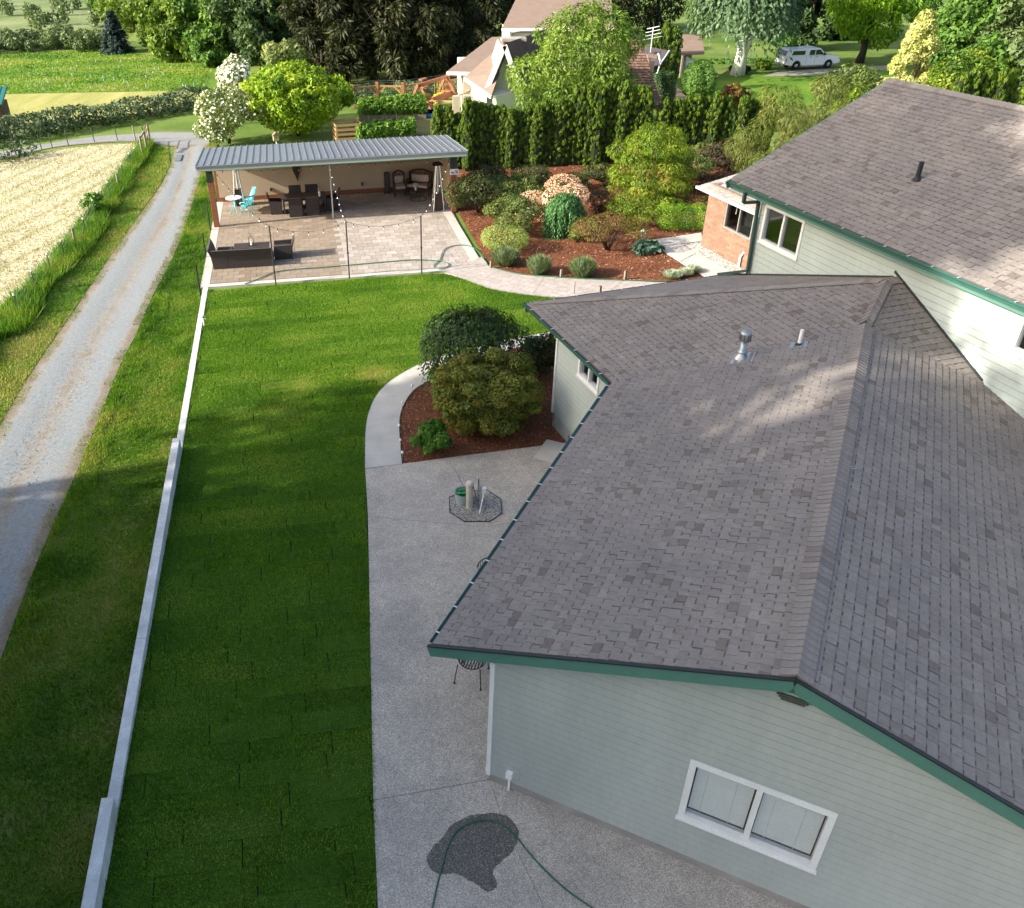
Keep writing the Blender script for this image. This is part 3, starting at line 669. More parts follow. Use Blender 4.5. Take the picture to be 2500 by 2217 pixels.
# taller grass where the mower cannot reach: against the wall and the paving edges
def edge_strip(pts, w): 
    P = [np.array(p[:2]) for p in pts]; out = []
    for a, b in zip(P[:-1], P[1:]):
        d = (b - a) / np.linalg.norm(b - a); n_ = np.array([-d[1], d[0]]) * w; out.append([tuple(a - n_), tuple(b - n_), tuple(b + n_), tuple(a + n_)])
    return out
eg = []
for k, pl in enumerate(edge_strip([(wall_x(y) + .07, y) for y in (5.2, 8.0, 11.0, 15.0, 19.0, 24.0, 30.3)], .045) + edge_strip([(wall_x(y) - .22, y) for y in (5.2, 8.0, 11.0, 15.0, 19.0, 24.0, 30.3)], .06)):
    eg.append(grass(pl, 1600, .085, .02, np.random.default_rng(400 + k), lawn_z if k < 6 else (lambda P: np.full(len(P), -.012)), lambda P: vnoise(P, .35, 12) > .35, None))
tag(obj('wall_edge_grass', np_mesh('wall_edge_grass', *join(eg)), M_RBLADE), 'longer grass left uncut along both sides of the concrete wall', 'grass', kind='stuff')
# coarse grass on the pasture
pp_ = [gp(*q)[:2] for q in [(520, 165), (500, 222), (250, 222), (0, 227), (-60, 228), (-60, 130), (230, 120), (420, 140)]]
gP = grass(pp_, 30, 0.11, 0.13, np.random.default_rng(440), lambda P: np.full(len(P), -.046), None, lambda P: (vnoise(P, 3.0, 14) - .5) * .8 + (vnoise(P * np.array([.25, 1.0]), 2.0, 15) - .5) * .7)
tag(obj('pasture_tussocks', np_mesh('pasture_tussocks', *gP), M_RBLADE), 'coarse uneven grass of the pasture behind the bramble hedge', 'grass', kind='stuff')

# ================================================================ the house
def shingle_mat():
    m, nt, b = new_mat('asphalt_shingle')
    oi = _node(nt, 'ShaderNodeObjectInfo'); sp = _node(nt, 'ShaderNodeSeparateColor'); nt.links.new(oi.outputs['Color'], sp.inputs[0])
    at = _node(nt, 'ShaderNodeAttribute', attribute_name='tint'); ad = _node(nt, 'ShaderNodeMath', operation='ADD'); nt.links.new(sp.outputs[0], ad.inputs[0]); nt.links.new(at.outputs['Fac'], ad.inputs[1])
    md = _node(nt, 'ShaderNodeMath', operation='MULTIPLY_ADD'); nt.links.new(ad.outputs[0], md.inputs[0]); md.inputs[1].default_value = 0.8; md.inputs[2].default_value = 0.2
    c = ramp(nt, md.outputs[0], [(0.02, (0.1050, 0.0911, 0.0813)), (0.2, (0.1449, 0.1188, 0.1029)), (0.376, (0.1806, 0.1604, 0.1449)), (0.68, (0.2184, 0.1970, 0.1805)), (1.0, (0.2520, 0.2277, 0.2076))])
    n2 = noise(nt, 170, 2, 0.7); n1 = noise(nt, 0.8, 4, 0.6); n3 = noise(nt, 14, 4, 0.7)
    g = ramp(nt, n2, [(0.3, (0.72,) * 3), (0.7, (1.28,) * 3)]); g1_ = ramp(nt, n1, [(0.3, (0.88, 0.88, 0.90)), (0.7, (1.1, 1.08, 1.05))]); g3 = ramp(nt, n3, [(0.35, (0.9,) * 3), (0.65, (1.08,) * 3)])
    o = mixc(nt, 1.0, mixc(nt, 1.0, mixc(nt, 1.0, c, g, 'MULTIPLY'), g1_, 'MULTIPLY'), g3, 'MULTIPLY')
    nt.links.new(o, b.inputs['Base Color']); b.inputs['Roughness'].default_value = 0.92; b.inputs['Specular IOR Level'].default_value = 0.25; bump(nt, b, n2, 0.3, 0.004); return m
M_SHIN = shingle_mat()
M_DECK = mat('shingle_underlayer', (0.085, 0.078, 0.076), 0.95, 0.15, 4, 120, 0.2)
M_SIDE = mat('sage_siding', (0.385, 0.415, 0.396), 0.6, 0.09, 0.9, 14, 0.05, stretch=(1, 1, .35))
M_SIDE_D = mat('pale_siding', (0.40, 0.455, 0.43), 0.6, 0.08, 0.9, 14, 0.05, stretch=(1, 1, .35))
M_TRIMW = mat('white_trim', (0.72, 0.73, 0.72), 0.5, 0.05, 3)
M_FASCIA = mat('green_fascia', (0.075, 0.19, 0.155), 0.55, 0.08, 2)
M_GUT = mat('green_gutter', (0.028, 0.105, 0.085), 0.35, 0.1, 3, spec=0.5)
M_GUTIN = mat('gutter_inside', (0.015, 0.045, 0.042), 0.5, 0.2, 3)
M_HANG = mat('gutter_hanger_metal', (0.62, 0.66, 0.64), 0.45, 0.1, 5)
M_FOUND = mat('foundation_concrete', (0.29, 0.275, 0.25), 0.9, 0.22, 1.6, 40, 0.1, bmp=0.1)
M_SOFFIT = mat('soffit_board', (0.30, 0.35, 0.32), 0.7)
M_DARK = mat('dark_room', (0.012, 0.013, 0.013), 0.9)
M_ROOM = mat('room_wall', (0.16, 0.16, 0.14), 0.9)
M_GLASS = glass_mat('window_glass', (0.93, 0.95, 0.95))
M_BLIND = mat('blind_slat', (0.80, 0.80, 0.78), 0.6, 0.04, 3)
M_GALV = mat('galvanised_metal', (0.42, 0.45, 0.46), 0.38, 0.15, 8, metal=0.75)
M_PVC = mat('white_pipe', (0.78, 0.78, 0.76), 0.4, 0.04)
M_BLACKP = mat('black_pipe', (0.02, 0.022, 0.024), 0.5)

Z0 = 2.80
C0 = gp(1195, 1903)
R0 = gp(1048, 1572, Z0); R0[2] = 0
def solve_line(base, d, px):
    r = ray(*px); Mx = np.array([[r[0], -d[0]], [r[1], -d[1]]]); t, w = np.linalg.solve(Mx, base[:2]); return w, HCAM + t * r[2]
wA, zA = solve_line(R0, e2, (1945, 1655)); zhat = np.array([0, 0, 1.0])
I0 = gp(1485, 936, Z0); K0 = gp(1278, 742, Z0)
hB, zP = solve_line(K0, e2, (2165, 684)); P0 = np.array([*(K0 + hB * e2)[:2], zP])
pB_ = (zP - Z0) / (hB / 2 ** .5); pA_ = (zA - Z0) / wA
# ridge of the near wing runs into the hip of the middle wing at J
dJ = (zA - Z0) / pB_; base = R0 + wA * e2
tJ = (dJ - (base - K0) @ g2) / (e1 @ g2); J0 = base + tJ * e1; J0[2] = zA
RN = base.copy(); RN[2] = zA                        # near end of the ridge
RL = R0.copy(); RL[2] = Z0
RR = R0 + 2 * wA * e2; RR[2] = Z0
I0[2] = Z0; K0[2] = Z0
dW = solve_line(P0, g2, (2198, 676))[0]; WR = P0 + dW * g2; WR[2] = zP     # where the middle ridge meets the tall wing's wall
nC = np.cross(g2, J0 - P0); nC = nC / np.linalg.norm(nC); nC = nC if nC[2] > 0 else -nC
t_ve = None
def planeC_z(x, y): return P0[2] - (nC[0] * (x - P0[0]) + nC[1] * (y - P0[1])) / nC[2]
lo, hi = 0.0, 12.0
for _ in range(50):
    mid = (lo + hi) / 2; q = RR + e1 * mid
    if planeC_z(q[0], q[1]) < Z0: lo = mid
    else: hi = mid
VE = RR + e1 * lo; VE[2] = Z0
# valley and near eave end where they reach the tall wing's wall plane
tv = (dW - (J0 - P0) @ g2) / ((VE - J0) @ g2); VW = J0 + (VE - J0) * tv
te = (dW - (RR - P0) @ g2) / (e1 @ g2); RRE = RR + e1 * te; RRE[2] = Z0
# slope length of C down the tall wing's wall to the eave height
sC = (zP - Z0) / ((planeC_z(*(P0 + g1 * 0)[:2]) - planeC_z(*(P0 - g1)[:2])))
WC = WR - g1 * sC; WC[2] = Z0
B2E = K0 + g2 * (hB / 2 ** .5 + dW); B2E[2] = Z0

HB = np.array([C0[0], C0[1], 0.0])
house = thing('house', 'grey shingled house with sage lap siding, green gutters and a taller wing behind', 'house', HB)
def hobj(name, mb, m, parent=None, **kw):
    o = mb.build(name, m, parent or house, **kw)
    if parent is None: o.location = tuple(-HB)
    return o

TABS = []; BANDS = []
def roof_plane(name, verts, eave_dir, start=0.09, th=0.14, over=0.0, shingles=True, seed=1, expo=0.143, trim=0.0):
    """deck + shingle tabs on the plane through verts (counter-clockwise from above)"""
    V = [np.array(v, float) for v in verts]
    nrm = np.zeros(3)
    for i in range(len(V)):
        nrm += np.cross(V[i], V[(i + 1) % len(V)])
    nrm /= np.linalg.norm(nrm)
    if nrm[2] < 0: nrm = -nrm; V = V[::-1]
    u = np.array(eave_dir, float); u = u - nrm * (u @ nrm); u /= np.linalg.norm(u); s = np.cross(nrm, u)
    if s[2] < 0: u = -u; s = -s
    O = min(V, key=lambda q: q @ s)
    pp = ccw([((q - O) @ u, (q - O) @ s) for q in V]); pp = clip_poly(pp, [(-99, start - 0.02), (99, start - 0.02), (99, 99), (-99, 99)])
    mb = MB(); mb.extrude([O + u * a_ + s * b_ - np.array([0, 0, th]) for a_, b_ in pp], np.array([0, 0, th]))
    part = hobj(name, mb, M_DECK)
    if shingles:
        poly = ccw([((q - O) @ u, (q - O) @ s) for q in V]); rg = np.random.default_rng(seed)
        a0, a1 = min(p[0] for p in poly), max(p[0] for p in poly); b1 = max(p[1] for p in poly)
        b = start; nn = 0
        while b < b1:
            a = a0 - rg.uniform(0, 0.4); pt = 0.5
            while a < a1:
                w = rg.choice([0.13, 0.16, 0.19, 0.22]); gap = rg.choice([0.005, 0.008, 0.022], p=[.5, .35, .15])
                q = clip_poly([(a, b), (a + w, b), (a + w, b + expo), (a, b + expo)], poly)
                if len(q) >= 3 and abs(area2(q)) > 5e-4:
                    t = float(np.clip(rg.normal(0.58, 0.12), 0.2, 1)) if rg.random() > 0.045 else float(rg.uniform(0.02, 0.18))
                    q = ccw(q); hb = 0.011
                    top = [O + u * p[0] + s * p[1] + nrm * (0.003 + hb * (1 - (p[1] - b) / expo)) for p in q]
                    bot = [O + u * p[0] + s * p[1] + nrm * 0.0005 for p in q]
                    TABS.append((part, top, bot, t))
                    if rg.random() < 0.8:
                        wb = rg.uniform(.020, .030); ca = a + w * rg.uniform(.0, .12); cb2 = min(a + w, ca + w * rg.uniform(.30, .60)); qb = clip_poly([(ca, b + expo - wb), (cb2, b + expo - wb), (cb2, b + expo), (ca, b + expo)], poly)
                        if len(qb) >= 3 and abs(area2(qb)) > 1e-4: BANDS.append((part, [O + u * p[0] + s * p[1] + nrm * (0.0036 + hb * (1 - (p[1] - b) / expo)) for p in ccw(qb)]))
                a += w + gap
            b += expo
    return part
roofA1 = roof_plane('roof_slope', [RL, RN, J0, I0], e1, seed=1)
roofA2 = roof_plane('roof_slope', [RN, RR, RRE, VW, J0] if te > 0 else [RN, RN + (RR - RN) * 0.99, VW, J0], e1, seed=2)
roofB1 = roof_plane('roof_slope', [I0, J0, P0, K0], g1, seed=3)
roofB2 = roof_plane('roof_slope', [K0, P0, WR, B2E], g2, seed=4)
roofC = roof_plane('roof_slope', [P0, J0, VW, WR], g2, seed=5)
# ---- tall wing
ovD = 0.55
GD = WR - ovD * g2
sD, zG = solve_line(GD, g1, (1776, 443)); GF = GD + sD * g1; GF[2] = zG
wD, zRD = solve_line(GF, g2, (2170, 195)); RF = GF + wD * g2; RF[2] = zRD
nearD = 14.5
GN = GF - g1 * nearD; GN[2] = zG; RND = RF - g1 * nearD; RND[2] = zRD
GF2 = GF + 2 * wD * g2; GF2[2] = zG; GN2 = GF2 - g1 * nearD; GN2[2] = zG
roofD1 = roof_plane('roof_slope', [GF, GN, RND, RF], g1, seed=6)
roofD2 = roof_plane('roof_slope', [RF, RND, GN2, GF2], g1, shingles=False)

# nearest three hundred shingles stay separate pieces, the others are one part of each slope
areas = []
for i, (part, top, bot, t) in enumerate(TABS):
    q = to_px(np.array(top)); x, y = q[:, 0], q[:, 1]
    a = abs(0.5 * np.sum(x * np.roll(y, 1) - np.roll(x, 1) * y))
    cxx, cyy = x.mean(), y.mean()
    areas.append(a if (0 < cxx < 2500 and 0 < cyy < 2217) else 0)
order = np.argsort(-np.array(areas)); single = set(int(i) for i in order[:290])
restm = {}
def tab_geo(mb, top, bot, t):
    n = len(top); mb.add(list(top) + list(bot), [tuple(range(n))] + [(i, n + i, n + (i + 1) % n, (i + 1) % n) for i in range(n)], t)
for i, (part, top, bot, t) in enumerate(TABS):
    if i in single:
        mb = MB(); tab_geo(mb, top, bot, t); o = mb.build('shingle', M_SHIN, part); o.color = (t, t, t, 1)
    else:
        tab_geo(restm.setdefault(part.name, (part, MB()))[1], top, bot, t)
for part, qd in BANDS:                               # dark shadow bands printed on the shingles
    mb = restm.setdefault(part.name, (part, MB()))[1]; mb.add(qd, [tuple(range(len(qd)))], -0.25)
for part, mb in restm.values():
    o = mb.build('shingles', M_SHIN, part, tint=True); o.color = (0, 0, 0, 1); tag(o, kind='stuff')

# ---- ridge and hip caps
def ridge_caps(A_, B_, dl, dr, expo=0.125, half=0.18, seed=1, skip=0.0, maxn=200, lift=0.014):
    A_, B_ = np.array(A_, float), np.array(B_, float); d = B_ - A_; L = np.linalg.norm(d); d /= L; rg = np.random.default_rng(seed)
    dl = np.array(dl) / np.linalg.norm(dl); dr = np.array(dr) / np.linalg.norm(dr); up = np.array([0, 0, 1.0]); n = int(L / expo)
    def sect(o, h): return [o + dl * half + up * (h - .008), o + dl * half * .35 + up * h, o + up * (h + .012), o + dr * half * .35 + up * h, o + dr * half + up * (h - .008)]
    a = sect(np.zeros(3), 0.036 + lift); b = sect(d * (expo + 0.05), 0.016 + lift); a0 = sect(np.zeros(3), 0.012 + lift)
    mb = MB(); mb.add(a + b + a0, [(i, i + 1, 6 + i, 5 + i) for i in range(4)] + [(10 + i, 11 + i, 1 + i, i) for i in range(4)])
    me = mb.mesh('ridge_cap'); me.materials.append(M_SHIN)
    for i in range(min(n, maxn)):
        o = bpy.data.objects.new('ridge_cap', me); o.location = tuple(A_ + d * expo * i - HB); t = float(np.clip(rg.normal(0.78, 0.14), 0, 1)) if rg.random() > 0.12 else 0.25
        o.color = (t, t, t, 1); link(o, house)
dA = -e2 * 1 - zhat * pA_; dA2 = e2 - zhat * pA_
ridge_caps(RN, J0, dA, dA2, seed=1, half=0.20)
dB1 = -g2 - zhat * pB_; dB2 = g1 - zhat * pB_; dC = -g1 - zhat * pB_
ridge_caps(K0 + e2 * 0.35 + zhat * 0.35 * pB_ / 2 ** .5, P0, dB1 * .7 + (-g1) * .0, dB2, seed=2, expo=0.145)
ridge_caps(J0 + (P0 - J0) * 0.06, P0, dB1, dC, seed=3, expo=0.14)
ridge_caps(P0, WR, dB2, dC, seed=4)
slD = (zRD - zG) / wD
ridge_caps(RF, RND - (RND - RF) * 0.45, -g2 - zhat * slD, g2 - zhat * slD, seed=5, expo=0.15, half=0.16)

# ---- walls of lap boards with real openings
def on_wall(px, P, u):
    a, z = solve_line(P, u, px); return a, z
def rect_minus(poly, rects):
    out = [poly]
    for a0, a1, z0, z1 in rects:
        nxt = []
        for p in out:
            xs = [q[0] for q in p]; zs = [q[1] for q in p]
            if max(xs) <= a0 or min(xs) >= a1 or max(zs) <= z0 or min(zs) >= z1: nxt.append(p); continue
            for r in ((-99, a0, -99, 99), (a1, 99, -99, 99), (a0, a1, -99, z0), (a0, a1, z1, 99)):
                c = clip_poly(p, [(r[0], r[2]), (r[1], r[2]), (r[1], r[3]), (r[0], r[3])])
                if len(c) >= 3 and abs(area2(c)) > 1e-4: nxt.append(ccw(c))
        out = nxt
    return out
M_SHEATH = mat('shade_line_sheathing', (0.07, 0.085, 0.08), 0.9)  # lap shadow lines put into the dark sheathing colour behind the gaps
def lap_wall(name, P, u, n, poly, openings, zs, mat_, expo=0.14, parent=None, base=None, board='siding_board', gap_=0.011):
    """sheathing plus one object per lap board; poly in (along, height)"""
    poly = ccw(poly); mb = MB(); P = np.array(P, float)
    def W(a, z, off): q = P + u * a + n * off; return (q[0], q[1], z)
    for p in rect_minus(poly, openings): mb.extrude([W(a, z, -0.10) for a, z in p], n * 0.098)
    wall = hobj(name, mb, M_SHEATH, parent)
    z = zs; zmax = max(p[1] for p in poly)
    while z < zmax:
        st = clip_poly([(-99, z), (99, z), (99, z + expo), (-99, z + expo)], poly)
        if len(st) >= 3:
            for p in rect_minus(ccw(st), openings):
                p = clip_poly(p, [(-99, z + gap_), (99, z + gap_), (99, 99), (-99, 99)])
                if len(p) < 3: continue
                mb = MB(); k = len(p); off = [0.014 + 0.006 * (1 - (q[1] - z) / expo) for q in p]
                mb.add([W(q[0], q[1], o) for q, o in zip(p, off)] + [W(q[0], q[1], -0.001) for q in p], [tuple(range(k))] + [(i, k + i, k + (i + 1) % k, (i + 1) % k) for i in range(k)])
                mb.build(board, mat_, wall)
        z += expo
    return wall
def window(P, u, n, a0, a1, z0, z1, fm=M_TRIMW, split=0.5, blind=False, fw=0.06, parent=None, room=M_DARK, deep=0.6, sillproud=0.05, proud=0.04):
    P = np.array(P, float)
    def BX(mb, b0, b1, y0, y1, o0, o1):
        q = [P + u * a + n * o for a, o in ((b0, o0), (b1, o0), (b1, o1), (b0, o1))]
        mb.prism(ccw([(t[0], t[1]) for t in q]), y0, y1)
    mb = MB(); am = a0 + (a1 - a0) * split
    BX(mb, a0 - .02, a0 + fw, z0 - .02, z1 + .02, -0.09, proud); BX(mb, a1 - fw, a1 + .02, z0 - .02, z1 + .02, -0.09, proud)
    BX(mb, a0 + fw, a1 - fw, z1 - fw, z1 + .02, -0.09, proud - .002); BX(mb, a0 + fw, a1 - fw, z0 - .02, z0 + fw, -0.09, proud + .004)
    BX(mb, am - fw * .55, am + fw * .55, z0 + fw, z1 - fw, -0.07, proud - .012)
    wn = hobj('window', mb, fm, parent)
    sb = MB(); BX(sb, a0 - .04, a1 + .04, z0 - .055, z0 - .022, -0.02, sillproud + .02); sb.build('sill', fm, wn)
    for b0, b1 in ((a0 + fw, am - fw * .55), (am + fw * .55, a1 - fw)):
        p = MB(); BX(p, b0, b1, z0 + fw, z1 - fw, -0.040, -0.034); p.build('pane', M_GLASS, wn)
        if blind:
            p = MB(); z = z0 + fw + 0.06; 
            while z < z1 - fw - .01:
                c = [P + u * a + n * o for a, o in ((b0 + .02, -0.075), (b1 - .02, -0.075), (b1 - .02, -0.095), (b0 + .02, -0.095))]
                vs = [(c[0][0], c[0][1], z), (c[1][0], c[1][1], z), (c[2][0], c[2][1], z + .021), (c[3][0], c[3][1], z + .021)]
                p.add(vs, [(0, 1, 2, 3)]); z += 0.022
            for f in (0.22, 0.7): BX(p, b0 + (b1 - b0) * f, b0 + (b1 - b0) * f + .006, z0 + fw + .03, z1 - fw, -0.073, -0.071)
            p.build('blind', M_BLIND, wn)
    # the room behind the glass
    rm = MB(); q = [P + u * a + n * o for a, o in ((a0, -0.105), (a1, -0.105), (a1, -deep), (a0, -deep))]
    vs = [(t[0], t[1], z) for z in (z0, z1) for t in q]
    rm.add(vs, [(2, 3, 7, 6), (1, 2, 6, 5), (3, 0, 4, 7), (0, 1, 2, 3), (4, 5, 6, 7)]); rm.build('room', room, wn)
    return wn
# near gable: u along e2 from the corner, outward -e1
wa0, wz1 = on_wall((1690.3, 1854.5), C0, e2); wa1, _z1 = on_wall((2040.3, 1988.3), C0, e2); _a, wz0 = on_wall((1659.4, 1986.6), C0, e2)
ov = 0.976; Lg = 2 * (wA - ov)
def ztop(a): return Z0 + pA_ * (ov + a) - 0.14 if a < Lg / 2 else Z0 + pA_ * (ov + Lg - a) - 0.14
gable_poly = [(0, 0.17), (Lg, 0.17), (Lg, ztop(Lg)), (Lg / 2, ztop(Lg / 2)), (0, ztop(0))]
wA_op = (wa0, wa1, wz0, wz1)
gable = lap_wall('gable_wall', C0, e2, -e1, gable_poly, [wA_op], 0.17, M_SIDE)
window(C0, e2, -e1, *wA_op, blind=True, split=0.5, fw=0.07)
mb = MB(); q = [C0 + e2 * a - e1 * o for a, o in ((-0.01, 0.005), (Lg, 0.005), (Lg, -0.2), (-0.01, -0.2))]; mb.prism(ccw([(t[0], t[1]) for t in q]), -0.1, 0.17); q = [C0 + e2 * a + e1 * o for a, o in ((-0.01, 0.2), (0.2, 0.2), (0.2, 9.5), (-0.01, 9.5))]
mb.prism(ccw([(t[0], t[1]) for t in q]), -0.1, 0.17); hobj('foundation', mb, M_FOUND)
# left wall of the near wing (under the eave)
LW = 8.6
lap_wall('side_wall', C0 + e1 * LW, -e1, -e2, [(0, 0.17), (LW, 0.17), (LW, 2.75), (0, 2.75)], [], 0.17, M_SIDE)
mb = MB(); mb.beam(C0 - e1 * 0.012 - e2 * 0.012 + zhat * 0.17, C0 - e1 * 0.012 - e2 * 0.012 + zhat * 2.72, 0.07, 0.07, up=e1); hobj('corner_trim', mb, M_TRIMW)
mb = MB(); q = C0 - e2 * 0.045 + e1 * 0.05; mb.tube([q + zhat * 2.6, q + zhat * 0.28, q + zhat * 0.20 - e1 * .05], 0.035, 8); hobj('downspout', mb, M_TRIMW)
# conduit box at the gable
ca, cz = on_wall((1247, 1885), C0, e2)
mb = MB(); q = C0 + e2 * ca - e1 * 0.05; M4 = Matrix.Translation((q[0], q[1], 0)) @ Matrix.Rotation(-R(28.13), 4, 'Z')
mb.box(-0.05, 0.05, -0.05, 0.05, 0.34, 0.47, M4); mb.tube([q + zhat * 0.36, q + zhat * -0.02], 0.02, 8); cb = hobj('conduit_box', mb, M_PVC)
mb = MB(); mb.box(-0.13, 0.16, 0.02, 0.045, 0.30, 0.56, M4); mb.build('backing_plate', M_SIDE, cb)
va, vz = on_wall((1945, 1698), C0, e2)
mb = MB(); q = C0 + e2 * (va - 0.02); M4 = Matrix.Translation((q[0], q[1], vz - 0.03)) @ Matrix.Rotation(-R(28.13), 4, 'Z')
for k in range(3): mb.box(-0.20 + .03 * k, 0.20 - .03 * k, -0.05, 0.0, -0.035 * k, -0.035 * k + 0.022, M4)
hobj('gable_vent', mb, mat('vent_grey', (0.09, 0.10, 0.085), 0.7))
# walls of the middle wing
bL = 5.2
bw0, bz1 = on_wall((1417, 880), BC, -g1); bw1, bz0 = bw0 + 1.02, on_wall((1414.6, 913.9), BC, -g1)[1]
bop = (bw0, bw1, bz0, bz0 + 0.62)
lap_wall('wing_wall', BC, -g1, -g2, [(0, 0.42), (bL, 0.42), (bL, 2.72), (0, 2.72)], [bop], 0.42, M_SIDE_D)
window(BC, -g1, -g2, *bop, fw=0.055)
mb = MB(); q = [BC + (-g1) * a + (-g2) * o for a, o in ((0, 0.0), (bL, 0.0), (bL, -0.2), (0, -0.2))]; mb.prism(ccw([(t[0], t[1]) for t in q]), -0.1, 0.42); hobj('foundation', mb, mat('pale_foundation', (0.40, 0.42, 0.40), 0.9, 0.15, 2))
mb = MB(); mb.beam(BC - g2 * .012 + g1 * .012 + zhat * 0.42, BC - g2 * .012 + g1 * .012 + zhat * 2.70, 0.07, 0.07, up=g1); hobj('corner_trim', mb, M_TRIMW)
mb = MB(); q = BC - g1 * 1.15 - g2 * 0.01
for dz in (0.14, 0.20, 0.26): mb.beam(q + zhat * dz - g1 * .16, q + zhat * dz + g1 * .16, 0.02, 0.035)
hobj('foundation_vent', mb, M_GALV)
lap_wall('wing_wall', BC + g2 * 6.0, -g2, g1, [(0, 0.2), (6.0, 0.2), (6.0, 2.72), (0, 2.72)], [], 0.2, M_SIDE_D)
# tall wing: far corner at s = 4.95 on the wall plane
DW = WR.copy(); DW[2] = 0; FC = DW + g1 * 5.0; DL = 14.0
d_op = []
for tl, br in (((1874.5, 497.4), (1946.4, 631)),):
    a0, z1 = on_wall(tl, FC, -g1); a1, z0_ = on_wall(br, FC, -g1); d_op.append((a0, a1, z0_, z1 - 0.02))
a0, z1 = on_wall((2478, 832), FC, -g1); _, z0_ = on_wall((2480, 858), FC, -g1); d_op.append((a0, a0 + 1.2, z0_, z0_ + 0.85))
lap_wall('tall_wall', FC, -g1, -g2, [(0, 0.2), (DL, 0.2), (DL, zG - 0.10), (0, zG - 0.10)], d_op, 0.2, M_SIDE_D, 0.15)
for o_ in d_op: window(FC, -g1, -g2, *o_, fw=0.06, room=M_DARK)
lap_wall('far_gable_wall', FC + g2 * (2 * wD - 1.1), -g2, g1, [(0, 0.2), (2 * wD - 1.1, 0.2), (2 * wD - 1.1, zG - .1), (wD - .55, zRD - .32), (0, zG - .1)], [], 0.2, M_SIDE_D, 0.15)
mb = MB(); q = [FC, FC - g1 * DL, FC - g1 * DL + g2 * 8, FC + g2 * 8]; mb.prism(ccw([(t[0], t[1]) for t in q]), -0.1, 0.2); hobj('foundation', mb, M_FOUND)
mb = MB(); sv_ = (VW - WR) @ (-g1); drC = (WR[2] - VW[2]) / max(sv_, .1)
k = 0
while True:
    s0 = 6.1 - k * 0.36; k += 1
    if s0 < -sv_: break
    sl_ = -pB_ if s0 > 0 else drC; zz = zP + (sl_ * s0) + 0.03; q = DW + g1 * s0 - g2 * 0.025
    mb.beam(q + zhat * (zz + sl_ * .18) + g1 * .18, q + zhat * (zz - sl_ * .18) - g1 * .18, 0.035, 0.05)
hobj('step_flashing', mb, mat('dark_flashing', (0.03, 0.038, 0.036), 0.6))

# ---- fascia, soffit, gutters
def rake(P, Q, name='rake_board', h=0.20, w=0.035, drop=0.015, m=M_FASCIA):
    mb = MB(); up = zhat; P = np.array(P) - zhat * (h / 2 + drop); Q = np.array(Q) - zhat * (h / 2 + drop); mb.beam(P, Q, w, h); return hobj(name, mb, m)
off = -e1 * 0.02
rake(RL + off, RN + off + e2 * 0.0); rake(RN + off, RR + off)
mb = MB(); mb.beam(RL + off * 2 + zhat * .002, RN + off * 2 + zhat * .002, 0.05, 0.022); mb.beam(RN + off * 2 + zhat * .002, RR + off * 2 + zhat * .002, 0.05, 0.022); hobj('drip_edge', mb, M_BLACKP)
mb = MB(); mb.beam(GF + g1 * .02 - zhat * .11, RF + g1 * .02 - zhat * .11, .035, .2); mb.beam(RF + g1 * .02 - zhat * .11, GF2 + g1 * .02 - zhat * .11, .035, .2); hobj('rake_board', mb, M_FASCIA)
def gutter(A_, B_, out, z, hang=0.6, name='gutter', w=0.115, d=0.11, first=0.2, m=M_GUT):
    """open K-shaped trough from A_ to B_, the roof edge on the inner side"""
    A_, B_ = np.array(A_, float), np.array(B_, float); A_[2] = B_[2] = z; L = np.linalg.norm(B_ - A_); dr = (B_ - A_) / L
    prof = [(0.0, 0.0), (0.0, -d), (w * .55, -d), (w * .62, -d * .55), (w, -d * .30), (w, 0.0), (w - .012, 0.0), (w - .012, -d * .27), (w * .55, -d * .48), (w * .48, -d + .01), (.012, -d + .01), (.012, 0.0)]
    pl = [A_ + out * a + zhat * b for a, b in prof]; mb = MB(); n = len(prof)
    mb.add([tuple(p) for p in pl] + [tuple(p + dr * L) for p in pl], [(i, (i + 1) % n, n + (i + 1) % n, n + i) for i in range(n)] + [(0, 1, 2, 9, 10, 11), (2, 3, 4, 5, 6, 7, 8, 9), tuple(n + i for i in (11, 10, 9, 2, 1, 0)), tuple(n + i for i in (9, 8, 7, 6, 5, 4, 3, 2))])
    g = hobj(name, mb, m)
    inn = MB(); q = [A_ + out * .014 - zhat * (d * .55), A_ + out * (w * .52) - zhat * (d * .55)]; inn.add([tuple(q[0]), tuple(q[1]), tuple(q[1] + dr * L), tuple(q[0] + dr * L)], [(0, 1, 2, 3)]); inn.build('gutter_bed', M_GUTIN, g)
    hm = MB(); hm.beam(-out * 0.02 + zhat * .006, out * (w - .004) + zhat * .006, 0.022, 0.008); me = hm.mesh('gutter_hanger'); me.materials.append(M_HANG)
    x = first
    while x < L:
        o = bpy.data.objects.new('gutter_hanger', me); o.location = tuple(A_ + dr * x); link(o, g); x += hang
    return g
gutter(RL + e2 * .10 + e1 * 0.05, I0 + e2 * .10, -e2, Z0 + 0.02, 0.62)
gutter(I0 + g2 * .10, K0 + g2 * .10 + g1 * 0.0, -g2, Z0 + 0.02, 0.66, first=0.45)
gutter(K0 - g1 * .10, B2E - g1 * .10, g1, Z0 + 0.02, 0.7)
gutter(GN + g2 * .12, GF + g2 * .12, -g2, zG + 0.03, 0.66, w=0.12, d=0.12)
mb = MB()
for A_, B_, n_ in ((RL, I0, e2), (I0, K0, g2), (GN, GF, g2), (K0, B2E, -g1)): mb.beam(A_ + n_ * .13 - zhat * .10, B_ + n_ * .13 - zhat * .10, .03, .19)
hobj('eave_board', mb, M_FASCIA)
